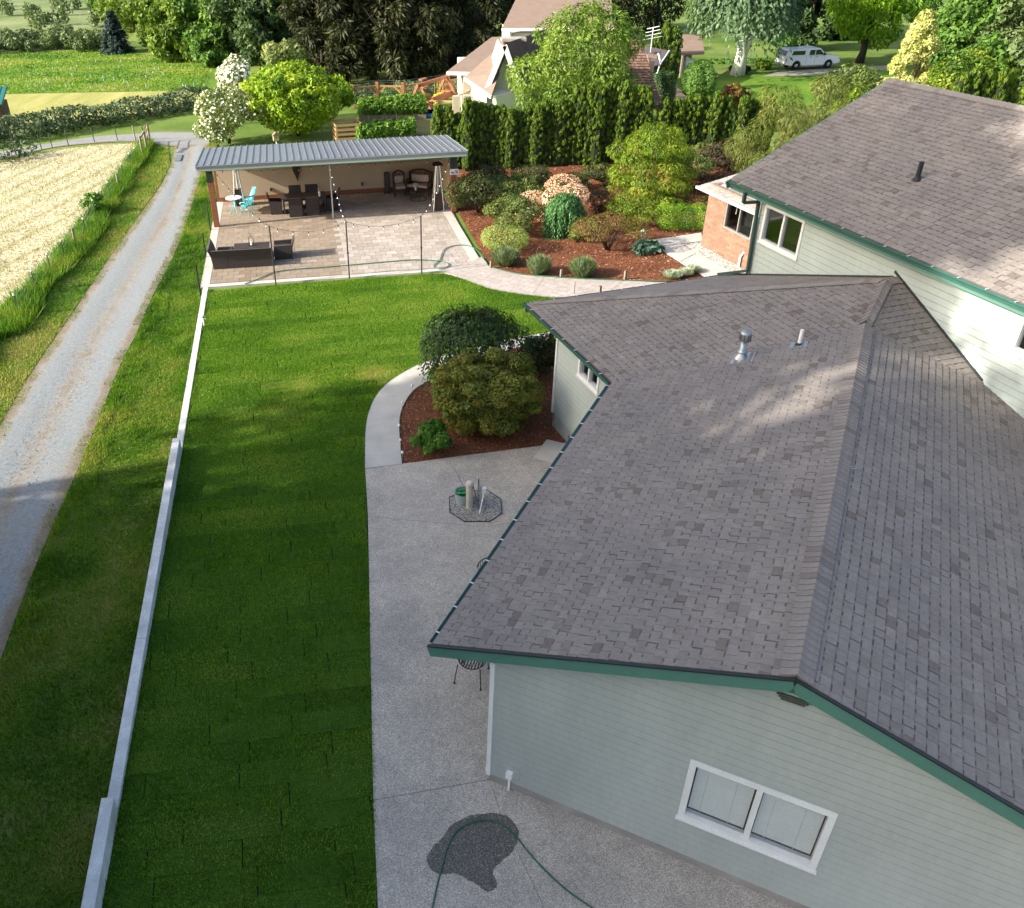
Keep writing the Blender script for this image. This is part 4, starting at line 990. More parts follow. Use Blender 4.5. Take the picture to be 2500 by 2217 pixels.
# soffits
def soffit(pl, z): 
    mb = MB(); mb.prism(ccw([(p[0], p[1]) for p in pl]), z - .012, z); return hobj('soffit', mb, M_SOFFIT)
soffit([RL + e2 * .14 + e1 * .20, I0 + e2 * .14, I0 + e2 * .955, RL + e2 * .955 + e1 * .20], Z0 - 0.165)
soffit([GN + g2 * .14, GF + g2 * .14, GF + g2 * .62, GN + g2 * .62], zG - 0.19)
# downspout of the tall wing: leaves the gutter, runs to the corner, drops to the low roof and kicks out
def at_wall(px, offn=0.10):
    a, z = on_wall(px, FC, -g1); q = FC - g1 * a - g2 * offn; return np.array([q[0], q[1], z])
x1 = GF - g1 * 0.75 + g2 * .06; x1[2] = zG - 0.10
dtop = at_wall((1860, 492), 0.10); dbot = at_wall((1833, 660), 0.10)
kick = dbot + g1 * 0.9 - g2 * 0.25; kick[2] = Z0 + (((kick - K0) @ -g1)) * pB_ + 0.07
mb = MB()
def sq(mb, a, b, w=0.085, h=0.07): mb.beam(a, b, w, h, up=g1 if abs((b - a)[2]) > np.hypot(*(b - a)[:2]) else zhat)
x2 = x1 - zhat * 0.28; sq(mb, x1, x2); sq(mb, x2, dtop - zhat * .0); sq(mb, dtop + zhat * .05, dbot); sq(mb, dbot, kick)
hobj('downspout', mb, mat('downspout_green', (0.035, 0.075, 0.065), 0.4, 0.1))
# ---- pipes through the roofs
def on_plane(px, O, n):
    r = ray(*px); o = np.array([0, 0, HCAM]); t = ((O - o) @ n) / (r @ n); return o + r * t
nA1 = np.cross(e1, e2 + zhat * pA_); nA1 = nA1 if nA1[2] > 0 else -nA1
f = on_plane((1809, 875), RL, nA1)
mb = MB(); mb.lathe([(0.16, -0.05), (0.15, 0.02), (0.075, 0.12), (0.07, 0.14), (0.095, 0.145), (0.095, 0.175), (0.066, 0.18), (0.066, 0.44)], 18, f); fl = hobj('flue_pipe', mb, M_GALV, smooth=True)
mb = MB(); mb.box(-.26, .26, -.26, .26, -0.004, 0.004, Matrix.Translation(tuple(f + zhat * .012)) @ Matrix.Rotation(-R(28.13), 4, 'Z') @ Matrix.Rotation(-math.atan(pA_), 4, 'Y')); mb.build('flashing', M_GALV, fl)
mb = MB(); mb.lathe([(0.07, 0.42), (0.115, 0.43), (0.115, 0.60), (0.10, 0.63), (0.0, 0.645)], 18, f); mb.build('flue_cap', M_GALV, fl, smooth=True)
mb = MB(); 
for k in range(9):
    a = k / 9 * 6.283; mb.beam(f + np.array([math.cos(a) * .118, math.sin(a) * .118, .45]), f + np.array([math.cos(a) * .118, math.sin(a) * .118, .58]), .02, .006)
mb.build('louvre', M_BLACKP, fl)
f = on_plane((1950, 843), RL, nA1)
mb = MB(); mb.tube([f - zhat * .05, f + zhat * .36], 0.038, 12); fl = hobj('vent_pipe', mb, M_PVC, smooth=False)
mb = MB(); mb.box(-.17, .17, -.15, .15, -0.004, 0.004, Matrix.Translation(tuple(f + zhat * .014)) @ Matrix.Rotation(-R(28.13), 4, 'Z') @ Matrix.Rotation(-math.atan(pA_), 4, 'Y')); mb.build('flashing', M_GALV, fl)
mb = MB(); mb.lathe([(0.09, 0.0), (0.06, 0.03), (0.042, 0.05)], 12, f + zhat * .01); mb.build('boot', M_BLACKP, fl)
nD1 = np.cross(-g1, g2 + zhat * slD); nD1 = nD1 if nD1[2] > 0 else -nD1
f = on_plane((2238, 440), GF, nD1)
mb = MB(); mb.tube([f - zhat * .05, f + zhat * .42], 0.055, 12); fl = hobj('vent_pipe', mb, M_BLACKP)
mb = MB(); mb.lathe([(0.12, 0.0), (0.075, 0.05), (0.06, 0.09)], 12, f); mb.build('boot', M_BLACKP, fl)
# anchor rings left on the ridge
for px in ((2024, 1131), (2082, 1146)):
    f = on_plane(px, RL if px[0] < 2040 else RN, nA1 if px[0] < 2040 else np.array([-nA1[0], -nA1[1], nA1[2]]))
    mb = MB(); pts = [f + zhat * .03 + np.array([math.cos(a) * .05, math.sin(a) * .035, 0.008]) for a in np.linspace(0, 6.283, 13)]; mb.tube(pts, 0.006, 5, False); hobj('anchor_ring', mb, M_GALV)

# ================================================================ brown brick outbuilding beyond
BR = gp(1711, 598); ub = -g1
brick_h = 2.32
M_BRICK = mat('brown_brick', (0.20, 0.115, 0.080), 0.85, 0.12, 3, 40, 0.12, tint=0.18)
M_MORT = mat('brick_mortar', (0.20, 0.15, 0.12), 0.9)
ob = thing('brick_outbuilding', 'low brown brick outbuilding with an aluminium slider window beside the pebble strip', 'outbuilding', BR)
Ub, Nb = ub, -g2
a0, z1 = on_wall((1779, 487), BR, ub); a1, z0_ = on_wall((1832, 587), BR, ub)
bo = (a0, a1, z0_, z1)
LBR = 5.2; mb = MB()
for p in rect_minus([(0, -0.05), (LBR, -0.05), (LBR, brick_h + 0.2), (0, brick_h + 0.2)], [bo]): mb.extrude([tuple(ub * a - Nb * 0.2 + zhat * z) for a, z in p], Nb * 0.198)
q = [Nb * -0.002, Nb * -4.5, Nb * -4.5 + ub * LBR, Nb * -4.4 + ub * .2, Nb * -.2 + ub * .2]
mb.box(0, 0.2, 0, 4.4, -0.05, brick_h + 0.2, Matrix(((ub[0], -Nb[0], 0, 0), (ub[1], -Nb[1], 0, 0), (0, 0, 1, 0), (0, 0, 0, 1))) @ Matrix.Translation((0, 0.2, 0)))
bwall = mb.build('wall', M_MORT, ob)
bl, bh = 0.40, 0.10; z = 0.02; k = 0; cnt = 0; _r = np.random.default_rng(4)
bm_ = {}
while z + bh < brick_h + 0.12:
    a = 0.005 - (bl / 2 if k % 2 else 0)
    while a < LBR:
        for p in rect_minus(clip_poly([(a + .006, z + .006), (a + bl - .006, z + .006), (a + bl - .006, z + bh - .006), (a + .006, z + bh - .006)], [(0, 0), (LBR, 0), (LBR, 5), (0, 5)]) or [(0, 0)] * 3, [bo]):
            if len(p) < 3 or abs(area2(p)) < 4e-4: continue
            mb2 = MB(); mb2.extrude([tuple(ub * x + Nb * 0.0 + zhat * zz) for x, zz in p], Nb * 0.012, float(_r.random())); mb2.build('brick', M_BRICK, bwall, tint=True); cnt += 1
        a += bl
    z += bh; k += 1
# window of the outbuilding
M_ALU = mat('aluminium_frame', (0.40, 0.40, 0.38), 0.4, 0.1, 5, metal=0.6)
mb = MB()
def bxx(mb, x0, x1, y0, y1, o0, o1): mb.extrude([tuple(ub * x + Nb * o0 + zhat * y) for x, y in ((x0, y0), (x1, y0), (x1, y1), (x0, y1))], Nb * (o1 - o0))
for r in ((a0, a0 + .05, z0_, z1), (a1 - .05, a1, z0_, z1), (a0 + .05, a1 - .05, z1 - .05, z1), (a0 + .05, a1 - .05, z0_, z0_ + .05), ((a0 + a1) / 2 - .025, (a0 + a1) / 2 + .025, z0_ + .05, z1 - .05)): bxx(mb, r[0], r[1], r[2], r[3], -0.08, 0.03)
wn = mb.build('window', M_ALU, ob)
for x0, x1 in ((a0 + .05, (a0 + a1) / 2 - .025), ((a0 + a1) / 2 + .025, a1 - .05)):
    p = MB(); bxx(p, x0, x1, z0_ + .05, z1 - .05, -0.03, -0.024); p.build('pane', M_GLASS, wn)
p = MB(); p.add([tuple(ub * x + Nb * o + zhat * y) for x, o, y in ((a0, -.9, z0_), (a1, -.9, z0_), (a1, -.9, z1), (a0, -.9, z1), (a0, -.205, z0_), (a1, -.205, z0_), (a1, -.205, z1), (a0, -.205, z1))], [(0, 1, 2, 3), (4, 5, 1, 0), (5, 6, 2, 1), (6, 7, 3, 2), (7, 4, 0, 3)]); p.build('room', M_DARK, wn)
for x, c, zz in ((a0 + .43, (0.55, 0.55, 0.50), .32), (a1 - .22, (0.25, 0.45, 0.65), .32)):
    p = MB(); p.tube([tuple(ub * x + Nb * -.14 + zhat * (z1 - .06)), tuple(ub * (x - .02) + Nb * -.14 + zhat * (z1 - .06 - zz * 1.3))], [.012, .02], 6); p.build('hanging_ornament', mat('ornament_%d' % int(c[2] * 100), c, 0.3), wn)
# low roof of the outbuilding
rz0 = 2.36; rs = 0.18; RV = [ub * -0.35 + Nb * 0.35, ub * (LBR) + Nb * 0.35, ub * LBR - Nb * 4.6, ub * -0.35 - Nb * 4.6]
vs = [np.array([v[0], v[1], rz0 + rs * (0.35 - (v @ Nb))]) for v in RV]
mb = MB(); mb.extrude([v - zhat * .1 for v in vs], zhat * .1); rf = mb.build('roof', M_DECK, ob)
M_SHIN2 = mat('outbuilding_shingle', (0.30, 0.27, 0.245), 0.92, 0.1, 5, 90, 0.15, tint=0.2)
mb = MB(); _r = np.random.default_rng(14); b = 0.0
while b < 4.9:
    a = -0.35 - _r.uniform(0, .2)
    while a < LBR:
        w = _r.choice([.2, .28, .34]); x0, x1 = max(a, -.35), min(a + w, LBR); 
        if x1 - x0 > .03:
            def Q(x, bb, h): v = ub * x + Nb * (0.35 - bb); return (v[0], v[1], rz0 + rs * bb + h)
            mb.add([Q(x0, b, .012), Q(x1, b, .012), Q(x1, b + .15, .003), Q(x0, b + .15, .003), Q(x0, b, 0), Q(x1, b, 0)], [(0, 1, 2, 3), (4, 5, 1, 0)], float(_r.random()))
        a += w + .008
    b += .15
o = mb.build('shingles', M_SHIN2, rf, tint=True); tag(o, kind='stuff')
mb = MB(); p = ub * -0.35 + Nb * .40; q = ub * LBR + Nb * .40; mb.beam(np.array([p[0], p[1], rz0 - .02]), np.array([q[0], q[1], rz0 - .02]), .10, .10); gt = mb.build('gutter', mat('grey_gutter', (0.36, 0.38, 0.37), 0.4, 0.08), ob)
for k in range(8):
    mb = MB(); p = ub * (k * .7) + Nb * .4; mb.beam(np.array([p[0], p[1], rz0 + .035]) - Nb * .05, np.array([p[0], p[1], rz0 + .035]) + Nb * .05, .02, .01); mb.build('gutter_hanger', M_HANG, gt)
mb = MB(); pa, pz = on_wall((1808, 650), BR, ub); mb.tube([tuple(ub * pa + Nb * .09 + zhat * .02), tuple(ub * pa + Nb * .09 + zhat * .42), tuple(ub * (pa + .05) + Nb * .05 + zhat * .55), tuple(ub * (pa + .05) + Nb * .0 + zhat * .58)], .045, 10); mb.build('drain_pipe', M_PVC, ob)
# pebble strip between path and outbuilding
def pebbles(name, poly, n, size, z, stops, seed=1, parent=None, label=None, flat=0.6):
    rg = np.random.default_rng(seed); q = np.array([p[:2] for p in poly]); lo, hi = q.min(0), q.max(0); P = rg.uniform(lo, hi, (n * 4, 2)); P = P[inside(P, q)][:n]
    ico = np.array([(1, 0, 0), (0, 1, 0), (-1, 0, 0), (0, -1, 0), (0, 0, 1)], float); fc = np.array([(0, 1, 4), (1, 2, 4), (2, 3, 4), (3, 0, 4)])
    m = len(P); V = np.tile(ico, (m, 1, 1)); s = size * rg.uniform(.5, 1.3, (m, 1, 1)) * np.stack([rg.uniform(.7, 1.3, m), rg.uniform(.7, 1.3, m), rg.uniform(.7, 1.2, m) * flat], 1)[:, None, :]
    a = rg.uniform(0, 6.28, m); c_, s_ = np.cos(a)[:, None], np.sin(a)[:, None]; V = V * s; X_, Y_ = V[..., 0] * c_ - V[..., 1] * s_, V[..., 0] * s_ + V[..., 1] * c_
    V = np.stack([X_ + P[:, :1], Y_ + P[:, 1:2], V[..., 2] + z], 2).reshape(-1, 3); F = (fc[None] + np.arange(m)[:, None, None] * 5).reshape(-1, 3)
    me = np_mesh(name, V, F, np.repeat(rg.random(m), 5), True); o = obj(name, me, leaf_mat(name + '_stone', stops, 0.0, 0.8), parent); return tag(o, label, 'pebbles' if label else None, kind='stuff')
pst = G([(1659, 597), (1713, 592), (1712, 600), (1826, 664), (1800, 674)])
sheet('pebble_strip', pst, 0.003, mat('pebble_bed', (0.16, 0.15, 0.13), 0.9, 0.3, 20))
pebbles('strip_pebbles', pst, 2600, 0.035, 0.006, [(0.12, 0.12, 0.12), (0.32, 0.31, 0.29), (0.6, 0.58, 0.54), (0.30, 0.26, 0.2)], 3, None, 'rounded grey river pebbles along the brown brick outbuilding')

# loose stones and weeds on the lane
lane_in = [gp(x, y) for x, y in laneL[1:-1]] + [gp(x, y) for x, y in laneR[1:-1]][::-1]
pebbles('lane_stones', lane_in, 7000, 0.017, -0.014, [(0.15, 0.155, 0.16), (0.23, 0.24, 0.245), (0.31, 0.31, 0.30), (0.22, 0.19, 0.15)], 61, None, 'loose stones scattered over the gravel lane')
lq = [p[:2] for p in lane_in]; mid_l = None
def near_line(P, pts):
    d = np.full(len(P), 9.0)
    for a, b in zip(pts[:-1], pts[1:]):
        ab = b - a; t = np.clip(((P - a) @ ab) / (ab @ ab), 0, 1); d = np.minimum(d, np.hypot(*(P - a - t[:, None] * ab).T))
    return d
gW = grass(lq, 420, 0.06, 0.018, np.random.default_rng(62), lambda P: np.full(len(P), -0.015), lambda P: ((np.minimum(near_lane(P), near_line(P, [gp(*q)[:2] for q in laneL])) < .30) & (vnoise(P, 0.5, 64) > .45)), strip_tint)
tag(obj('lane_weeds', np_mesh('lane_weeds', *gW), M_RBLADE), 'sparse weeds along the crown and edges of the gravel lane', 'weeds', kind='stuff')

# ================================================================ concrete wall, well head, hoses, chairs by the house
def wall_seg(mb, y0, y1, z, w=0.19, zb=-0.15):
    q = [(wall_x(y0) - w + .03, y0), (wall_x(y0) + .03, y0), (wall_x(y1) + .03, y1), (wall_x(y1) - w + .03, y1)]; mb.prism(ccw(q), zb, z)
WY = [30.55, 19.07, 8.13, 3.0]
cw = thing('retaining_wall', 'pale stepped concrete wall dividing the sod lawn from the rough verge', 'wall', (wall_x(19.0), 19.0, 0))
for (ya, yb, z) in ((WY[1] + 0.0, WY[0], 0.05), (WY[2] + .004, WY[1] - .004, 0.39), (WY[3], WY[2] - .004, 0.66)):
    mb = MB(); n = 4
    for i in range(n): wall_seg(mb, ya + (yb - ya) * i / n + (.003 if i else 0), ya + (yb - ya) * (i + 1) / n, z)
    ns = max(1, round((yb - ya) / 3.6))
    for i in range(ns):
        mb = MB(); wall_seg(mb, ya + (yb - ya) * i / ns + (.003 if i else 0), ya + (yb - ya) * (i + 1) / ns - (.003 if i < ns - 1 else 0), z); mb.build('wall_section', M_WALLC, cw, loc=(-wall_x(19.0), -19.0, 0), bevel=0.008)
# hose bib standing at the wall
hb = gp(499, 797); mb = MB(); mb.tube([(0, 0, 0), (0, 0, 0.32)], .02, 8); mb.tube([(0, 0, .30), (.07, 0, .30), (.09, 0, .26)], .016, 6)
sp = thing('hose_spigot', 'small white garden spigot standing at the lawn edge by the concrete wall', 'spigot', hb); mb.build('standpipe', M_PVC, sp); mb = MB(); mb.lathe([(.03, .32), (.03, .335)], 10); mb.build('tap_handle', M_BLACKP, sp)

# --- well head in its octagon of gravel
wc = np.mean(G([(1097, 1221), (1225, 1221), (1225, 1252), (1133, 1275), (1097, 1252)]), 0)
oct_px = [(1097, 1216), (1127, 1203), (1190, 1199), (1223, 1221), (1225, 1255), (1196, 1275), (1133, 1275), (1098, 1252)]
octp = G(oct_px); sheet('gravel_octagon', octp, 0.018, mat('octagon_bed', (0.10, 0.09, 0.08), 0.95, 0.3, 30))
edge = thing('octagon_edging', 'thin black edging around the gravel octagon of the well', 'edging', wc)
for i in range(8):
    mb = MB(); a, b = octp[i], octp[(i + 1) % 8]; mb.beam(np.array(a) - wc + zhat * .02, np.array(b) - wc + zhat * .02, .012, .035); mb.build('edging_strip', M_BLACKP, edge)
pebbles('octagon_gravel', octp, 5200, 0.016, 0.022, [(0.10, 0.10, 0.09), (0.28, 0.27, 0.25), (0.5, 0.48, 0.44), (0.30, 0.25, 0.18)], 5, None, 'coarse grey gravel inside the octagon round the well pipe')
wp = gp(1146, 1240); hW = zt(1150, 1178, wp)
M_CAST = mat('cream_casing', (0.52, 0.48, 0.40), 0.6, 0.12, 6)
wl_ = thing('well_casing', 'cream well casing pipe with a bolted cap in the gravel octagon', 'well pipe', wp)
r_ = 8.5 * mpp(wp); mb = MB(); mb.tube([(0, 0, 0), (0, 0, hW - .07)], r_, 18); mb.build('pipe', M_CAST, wl_, smooth=False)
mb = MB(); mb.lathe([(r_ * 1.18, 0), (r_ * 1.18, .05), (r_ * .9, .085), (r_ * .5, .10), (0, .105)], 18, (0, 0, hW - .07)); mb.build('cap', M_CAST, wl_)
for k in range(5):
    a = k * 1.2566; mb = MB(); mb.lathe([(.014, 0), (.014, .03), (0, .034)], 6, (math.cos(a) * r_ * 1.02, math.sin(a) * r_ * 1.02, hW - .03)); mb.build('bolt', M_GALV, wl_)
mb = MB(); mb.tube(smooth_line([(r_ * .6, -.03, hW - .03), (r_ * 1.5, -.05, hW - .25), (r_ * 2.0, -.06, hW - .45), (r_ * 3.2, -.05, hW - .47), (r_ * 4.0, -.02, hW - .3), (r_ * 4.2, 0, hW - .12)], 5), .013, 6); mb.build('cable', mat('grey_cable', (0.09, 0.09, 0.10), 0.6), wl_)
pp = gp(1167, 1240); hp = zt(1168, 1169, pp)
po = thing('yard_hydrant', 'slim galvanised hydrant post with a lever beside the cream well pipe', 'hydrant', pp)
mb = MB(); mb.tube([(0, 0, 0), (0, 0, hp * .80)], .021, 8); mb.build('post', M_GALV, po); mb = MB(); mb.beam((0, 0, hp * .78), (.0, .0, hp), .035, .02); mb.build('lever', M_BLACKP, po)
mb = MB(); mb.tube([(0, 0, hp * .76), (.09, 0, hp * .75), (.11, 0, hp * .66)], .018, 6); mb.build('spout', M_GALV, po)
pp = gp(1173, 1243); hp2 = zt(1173, 1188, pp)
po = thing('power_post', 'grey conduit post with a pale outlet box beside the well', 'outlet post', pp)
mb = MB(); mb.box(-.02, .02, -.02, .02, 0, hp2); mb.build('post', M_GALV, po); mb = MB(); mb.box(.02, .11, -.05, .04, hp2 - .17, hp2 - .03); mb.build('outlet_box', M_PVC, po)
mb = MB(); mb.tube([(.06, -.03, hp2 - .16), (.02, -.12, .3), (-.04, -.2, .02)], .016, 6); mb.build('flex_conduit', M_PVC, po)
bk = gp(1132, 1228); rb = 23 * mpp(bk)
bu = thing('hose_tub', 'grey oval tub holding a coiled bright green hose beside the well', 'tub', bk)
hb_ = 0.34; mb = MB(); mb.lathe([(0.0, 0.01), (rb * .78, 0.01), (rb * .80, .02), (rb * 1.0, hb_), (rb * 1.05, hb_), (rb * 1.05, hb_ - .02), (rb * 1.0, hb_ - .01), (rb * .95, hb_ - .01), (rb * .76, .03), (0, .03)], 22); mb.build('tub', mat('tub_plastic', (0.30, 0.37, 0.36), 0.45, 0.06), bu, smooth=False)
M_HOSEG = mat('hose_green_light', (0.06, 0.36, 0.13), 0.4, 0.1)
pts = []; 
for k in range(70):
    a = k * .42; rr = rb * (0.72 + .12 * math.sin(k * .37)); pts.append((math.cos(a) * rr * .9, math.sin(a) * rr * .9, .10 + k * .0032 + .02 * math.sin(k * 1.3)))
pts += [(rb * .6, -rb * .1, hb_ + .02), (0, -rb * .5, hb_ + .03), (-rb * .9, -rb * .3, hb_ + .02), (-rb * .7, rb * .4, hb_ - .02)]
mb = MB(); mb.tube(smooth_line(pts, 2), .013, 6); mb.build('coiled_hose', M_HOSEG, bu)
# --- garden hoses
M_HOSE = mat('garden_hose_green', (0.010, 0.105, 0.045), 0.35, 0.1, spec=0.5)
hz = [(120, 1900), (133, 1813), (160, 1680), (185, 1590), (215, 1480), (260, 1390), (330, 1335), (430, 1310), (520, 1330), (600, 1390), (680, 1490), (780, 1600), (900, 1710), (1040, 1810), (1150, 1880)]
hp_ = smooth_line([gp(1000 + x * .423, 1450 + y * .423) + zhat * .028 for x, y in hz], 8); h0 = hp_[0] * np.array([1, 1, 0])
ho = thing('garden_hose', 'dark green garden hose looped over the wet patch near the gable', 'hose', h0); mb = MB(); mb.tube([p - h0 for p in hp_], .0125, 8); mb.build('hose', M_HOSE, ho, smooth=True)
h2 = [(598, 696), (640, 680), (672, 667), (720, 660), (790, 655), (852, 650), (930, 643), (1010, 637), (1075, 640), (1096, 648), (1082, 659), (1062, 656), (1060, 650), (1074, 637), (1078, 624), (1085, 612), (1105, 603), (1135, 601), (1160, 610), (1185, 640), (1200, 655), (1260, 670), (1330, 677), (1450, 684), (1640, 690)]
hp_ = smooth_line([gp(*p) + zhat * .045 for p in h2], 7); h0 = hp_[0] * np.array([1, 1, 0])
ho = thing('garden_hose', 'long green garden hose snaking across the stamped terrace to the garden bed', 'hose', h0); mb = MB(); mb.tube([p - h0 for p in hp_], .018, 6); mb.build('hose', mat('garden_hose_teal', (0.02, 0.13, 0.075), 0.4, 0.1), ho, smooth=True)

# --- wrought iron chairs half hidden under the eave
M_IRON = mat('black_iron', (0.012, 0.012, 0.013), 0.45, 0.1, spec=0.5)
def iron_chair(label, loc, rz):
    t = thing('iron_chair', label, 'chair', loc, rz, 'wrought iron chairs under the eave')
    for sx in (-1, 1):
        for sy in (-1, 1):
            mb = MB(); mb.tube(smooth_line([(sx * .21, sy * .20, .43), (sx * .23, sy * .24, .25), (sx * .25, sy * .27, .02)], 4), .010, 6); mb.lathe([(.022, 0), (.022, .018), (0, .022)], 8, (sx * .25, sy * .27, 0)); mb.build('leg', M_IRON, t)
    mb = MB(); ring = [(math.cos(a) * .25, math.sin(a) * .24, .43) for a in np.linspace(0, 6.283, 25)]; mb.tube(ring, .010, 6, False); mb.build('seat_ring', M_IRON, t)
    mb = MB()
    for k in range(-4, 5): x = k * .052; y = .24 * math.sqrt(max(0, 1 - (x / .25) ** 2)); mb.beam((x, -y, .43), (x, y, .43), .022, .005)
    mb.build('seat', M_IRON, t)
    rim = [(math.cos(a) * .30, math.sin(a) * .27 - .03, .74 - .10 * (1 + math.sin(a)) * .5) for a in np.linspace(R(-200), R(20), 22)]
    mb = MB(); mb.tube(smooth_line(rim, 3), .011, 6); bk_ = mb.build('back_rim', M_IRON, t)
    for a in np.linspace(R(-190), R(10), 17):
        mb = MB(); mb.tube([(math.cos(a) * .25, math.sin(a) * .24, .43), (math.cos(a) * .29, math.sin(a) * .26 - .015, .58), (math.cos(a) * .30, math.sin(a) * .27 - .03, .74 - .10 * (1 + math.sin(a)) * .5)], .0055, 5); mb.build('spindle', M_IRON, bk_)
    return t
cp_ = (gp(1121, 1668) + gp(1179, 1690)) / 2
iron_chair('black iron chair with a spindle back standing at the house corner', cp_ + np.array([.03, .27, .012]), R(-20))
iron_chair('black iron chair mostly hidden behind the eave fascia', gp(1118, 1470) + np.array([.68, .2, .012]), R(150))
tt = thing('iron_table', 'small round black iron table under the eave between the chairs', 'table', gp(1150, 1560) + np.array([.6, 0, .012]), 0)
mb = MB(); mb.lathe([(0, .68), (.33, .68), (.335, .69), (.33, .70), (0, .70)], 24); mb.build('top', M_IRON, tt)
for k in range(3):
    a = k * 2.094; mb = MB(); mb.tube(smooth_line([(math.cos(a) * .1, math.sin(a) * .1, .68), (math.cos(a) * .08, math.sin(a) * .08, .35), (math.cos(a) * .28, math.sin(a) * .28, 0.0)], 4), .011, 6); mb.build('leg', M_IRON, tt)

# ================================================================ the open shelter on the terrace and its furniture
M_CEDAR = mat('stained_timber', (0.225, 0.085, 0.042), 0.6, 0.2, 3, 40, 0.15, stretch=(1, 1, 6))
M_PANEL = mat('beige_panel', (0.46, 0.37, 0.27), 0.8, 0.05, 1.2, 40, 0.04)
M_METALR = mat('grey_metal_roof', (0.185, 0.195, 0.21), 0.38, 0.06, 1.0, metal=0.35, spec=0.5)
M_BRKT = mat('dark_bracket', (0.03, 0.032, 0.034), 0.5)
M_MINTF = mat('pale_green_fascia', (0.30, 0.40, 0.345), 0.55, 0.05)
PL = gp(530, 554); PR = gp(1107, 516); s1 = (PR - PL); SW = np.linalg.norm(s1); s1 /= SW; s2 = np.array([-s1[1], s1[0], 0])
sdep = 3.95; srz = -math.acos(s1[0]) if s1[1] < 0 else math.acos(s1[0])
sh = thing('garden_shelter', 'open garden shelter with brown posts, beige back wall and ribbed grey metal roof', 'shelter', PL, srz)
zb0, zb1, zr1, zr0 = 2.46, 2.72, 2.83, 2.42           # beam bottom / top, roof front / back
for x in (0, SW):
    for y in (0, sdep):
        yy = y if y == 0 else y + .12; mb = MB(); mb.box(x - .125, x + .125, yy - .11, yy + .11, 0, zb0 if y == 0 else 2.2); mb.build('post', M_CEDAR, sh, bevel=.008)
    mb = MB(); mb.box(x - .135, x + .135, -.118, .118, zb0 - .46, zb0 + .02); mb.build('bracket', M_BRKT, sh)
mb = MB(); mb.box(-.3, SW + .3, -.09, .09, zb0 + .022, zb1); mb.build('front_beam', M_CEDAR, sh, bevel=.006)
mb = MB(); mb.box(-.3, SW + .3, sdep - .09, sdep + .09, 2.2, 2.36); mb.build('back_beam', M_CEDAR, sh)
mb = MB(); mb.tube([(SW * .484, 0, 0), (SW * .484, 0, zb0 + .02)], .035, 10); mb.lathe([(.09, 0), (.09, .012)], 10, (SW * .484, 0, 0)); mb.build('steel_post', M_GALV, sh)
# back wall: panels with battens, red-brown base board
npan = 9; wallp = None
for i in range(npan):
    a, b = SW * i / npan, SW * (i + 1) / npan; mb = MB(); mb.box(a + .002, b - .002, sdep - .04, sdep + .0, .22, 2.3); mb.build('wall_panel', M_PANEL, sh)
mb = MB(); mb.box(0, SW, sdep - .075, sdep - .041, .0, .22); mb.build('base_board', M_CEDAR, sh)
mb = MB(); mb.box(SW - .04, SW, .9, sdep - .04, 0.0, 2.35); mb.build('side_wall', M_PANEL, sh)
# roof: pans and standing ribs
x0, x1, y0, y1 = -.48, SW + .52, -.55, sdep + .65
def rzf(y): return zr1 + (zr0 - zr1) * (y - y0) / (y1 - y0)
nb = 40
for i in range(nb):
    a, b = x0 + (x1 - x0) * i / nb, x0 + (x1 - x0) * (i + 1) / nb
    mb = MB(); mb.extrude([(a, y0, rzf(y0)), (b - .002, y0, rzf(y0)), (b - .002, y1, rzf(y1)), (a, y1, rzf(y1))], (0, 0, .02)); pn = mb.build('roof_pan', M_METALR, sh)
    mb = MB(); mb.extrude([(a - .012, y0, rzf(y0) + .021), (a + .026, y0, rzf(y0) + .021), (a + .026, y1, rzf(y1) + .021), (a - .012, y1, rzf(y1) + .021)], (0, 0, .034)); mb.build('rib', M_METALR, pn)
mb = MB(); mb.box(x0, x1, y0 - .11, y0 - .003, zr1 - .10, zr1 + .015); mb.build('gutter', M_METALR, sh)
mb = MB(); mb.box(x0 + .03, x1 - .03, y0 + .0, y0 + .04, zr1 - .235, zr1 - .002); mb.build('fascia', M_MINTF, sh)
mb = MB(); mb.box(x0 + .05, x1 - .05, y0 - .10, y0 - .01, zr1 - .19, zr1 - .102); mb.build('fascia', M_MINTF, sh)
for x in (x0, x1): 
    mb = MB(); mb.beam((x, y0, zr1 - .06), (x, y1, zr0 - .06), .03, .17); mb.build('fascia', M_MINTF, sh)
mb = MB()
mb.extrude([(x0 + .05, y0 + .05, rzf(y0) - .03), (x1 - .05, y0 + .05, rzf(y0) - .03), (x1 - .05, y1 - .03, rzf(y1) - .03), (x0 + .05, y1 - .03, rzf(y1) - .03)], (0, 0, .02)); mb.build('ceiling', M_CEDAR, sh)
for k in range(9):
    x = SW * (k + .5) / 9; mb = MB(); mb.beam((x, .1, rzf(.1) - .10), (x, sdep - .05, rzf(sdep - .05) - .10), .05, .12); mb.build('rafter', M_CEDAR, sh)
def SHW(px, py, z=0.0):                               # photograph pixel -> shelter coordinates on its floor
    p = gp(px, py, z) - PL; return np.array([p @ s1, p @ s2, z])
def S2W(x, y, z=0.0): return PL + s1 * x + s2 * y + np.array([0, 0, z])
def back_at(px, py):                                  # a point of the back wall
    a, z = solve_line(PL + s2 * (sdep - .05), s1, (px, py)); return a, z
def dev(name, label, cat, px, w, h, m, dep=.06):
    a, z = back_at(*px); o = thing(name, label, cat, S2W(a, sdep - .042, z), srz); mb = MB(); mb.box(-w / 2, w / 2, -dep, 0, -h / 2, h / 2); mb.build('housing', m, o, bevel=.01); return o
M_DKG = mat('dark_grey_box', (0.06, 0.055, 0.05), 0.6)
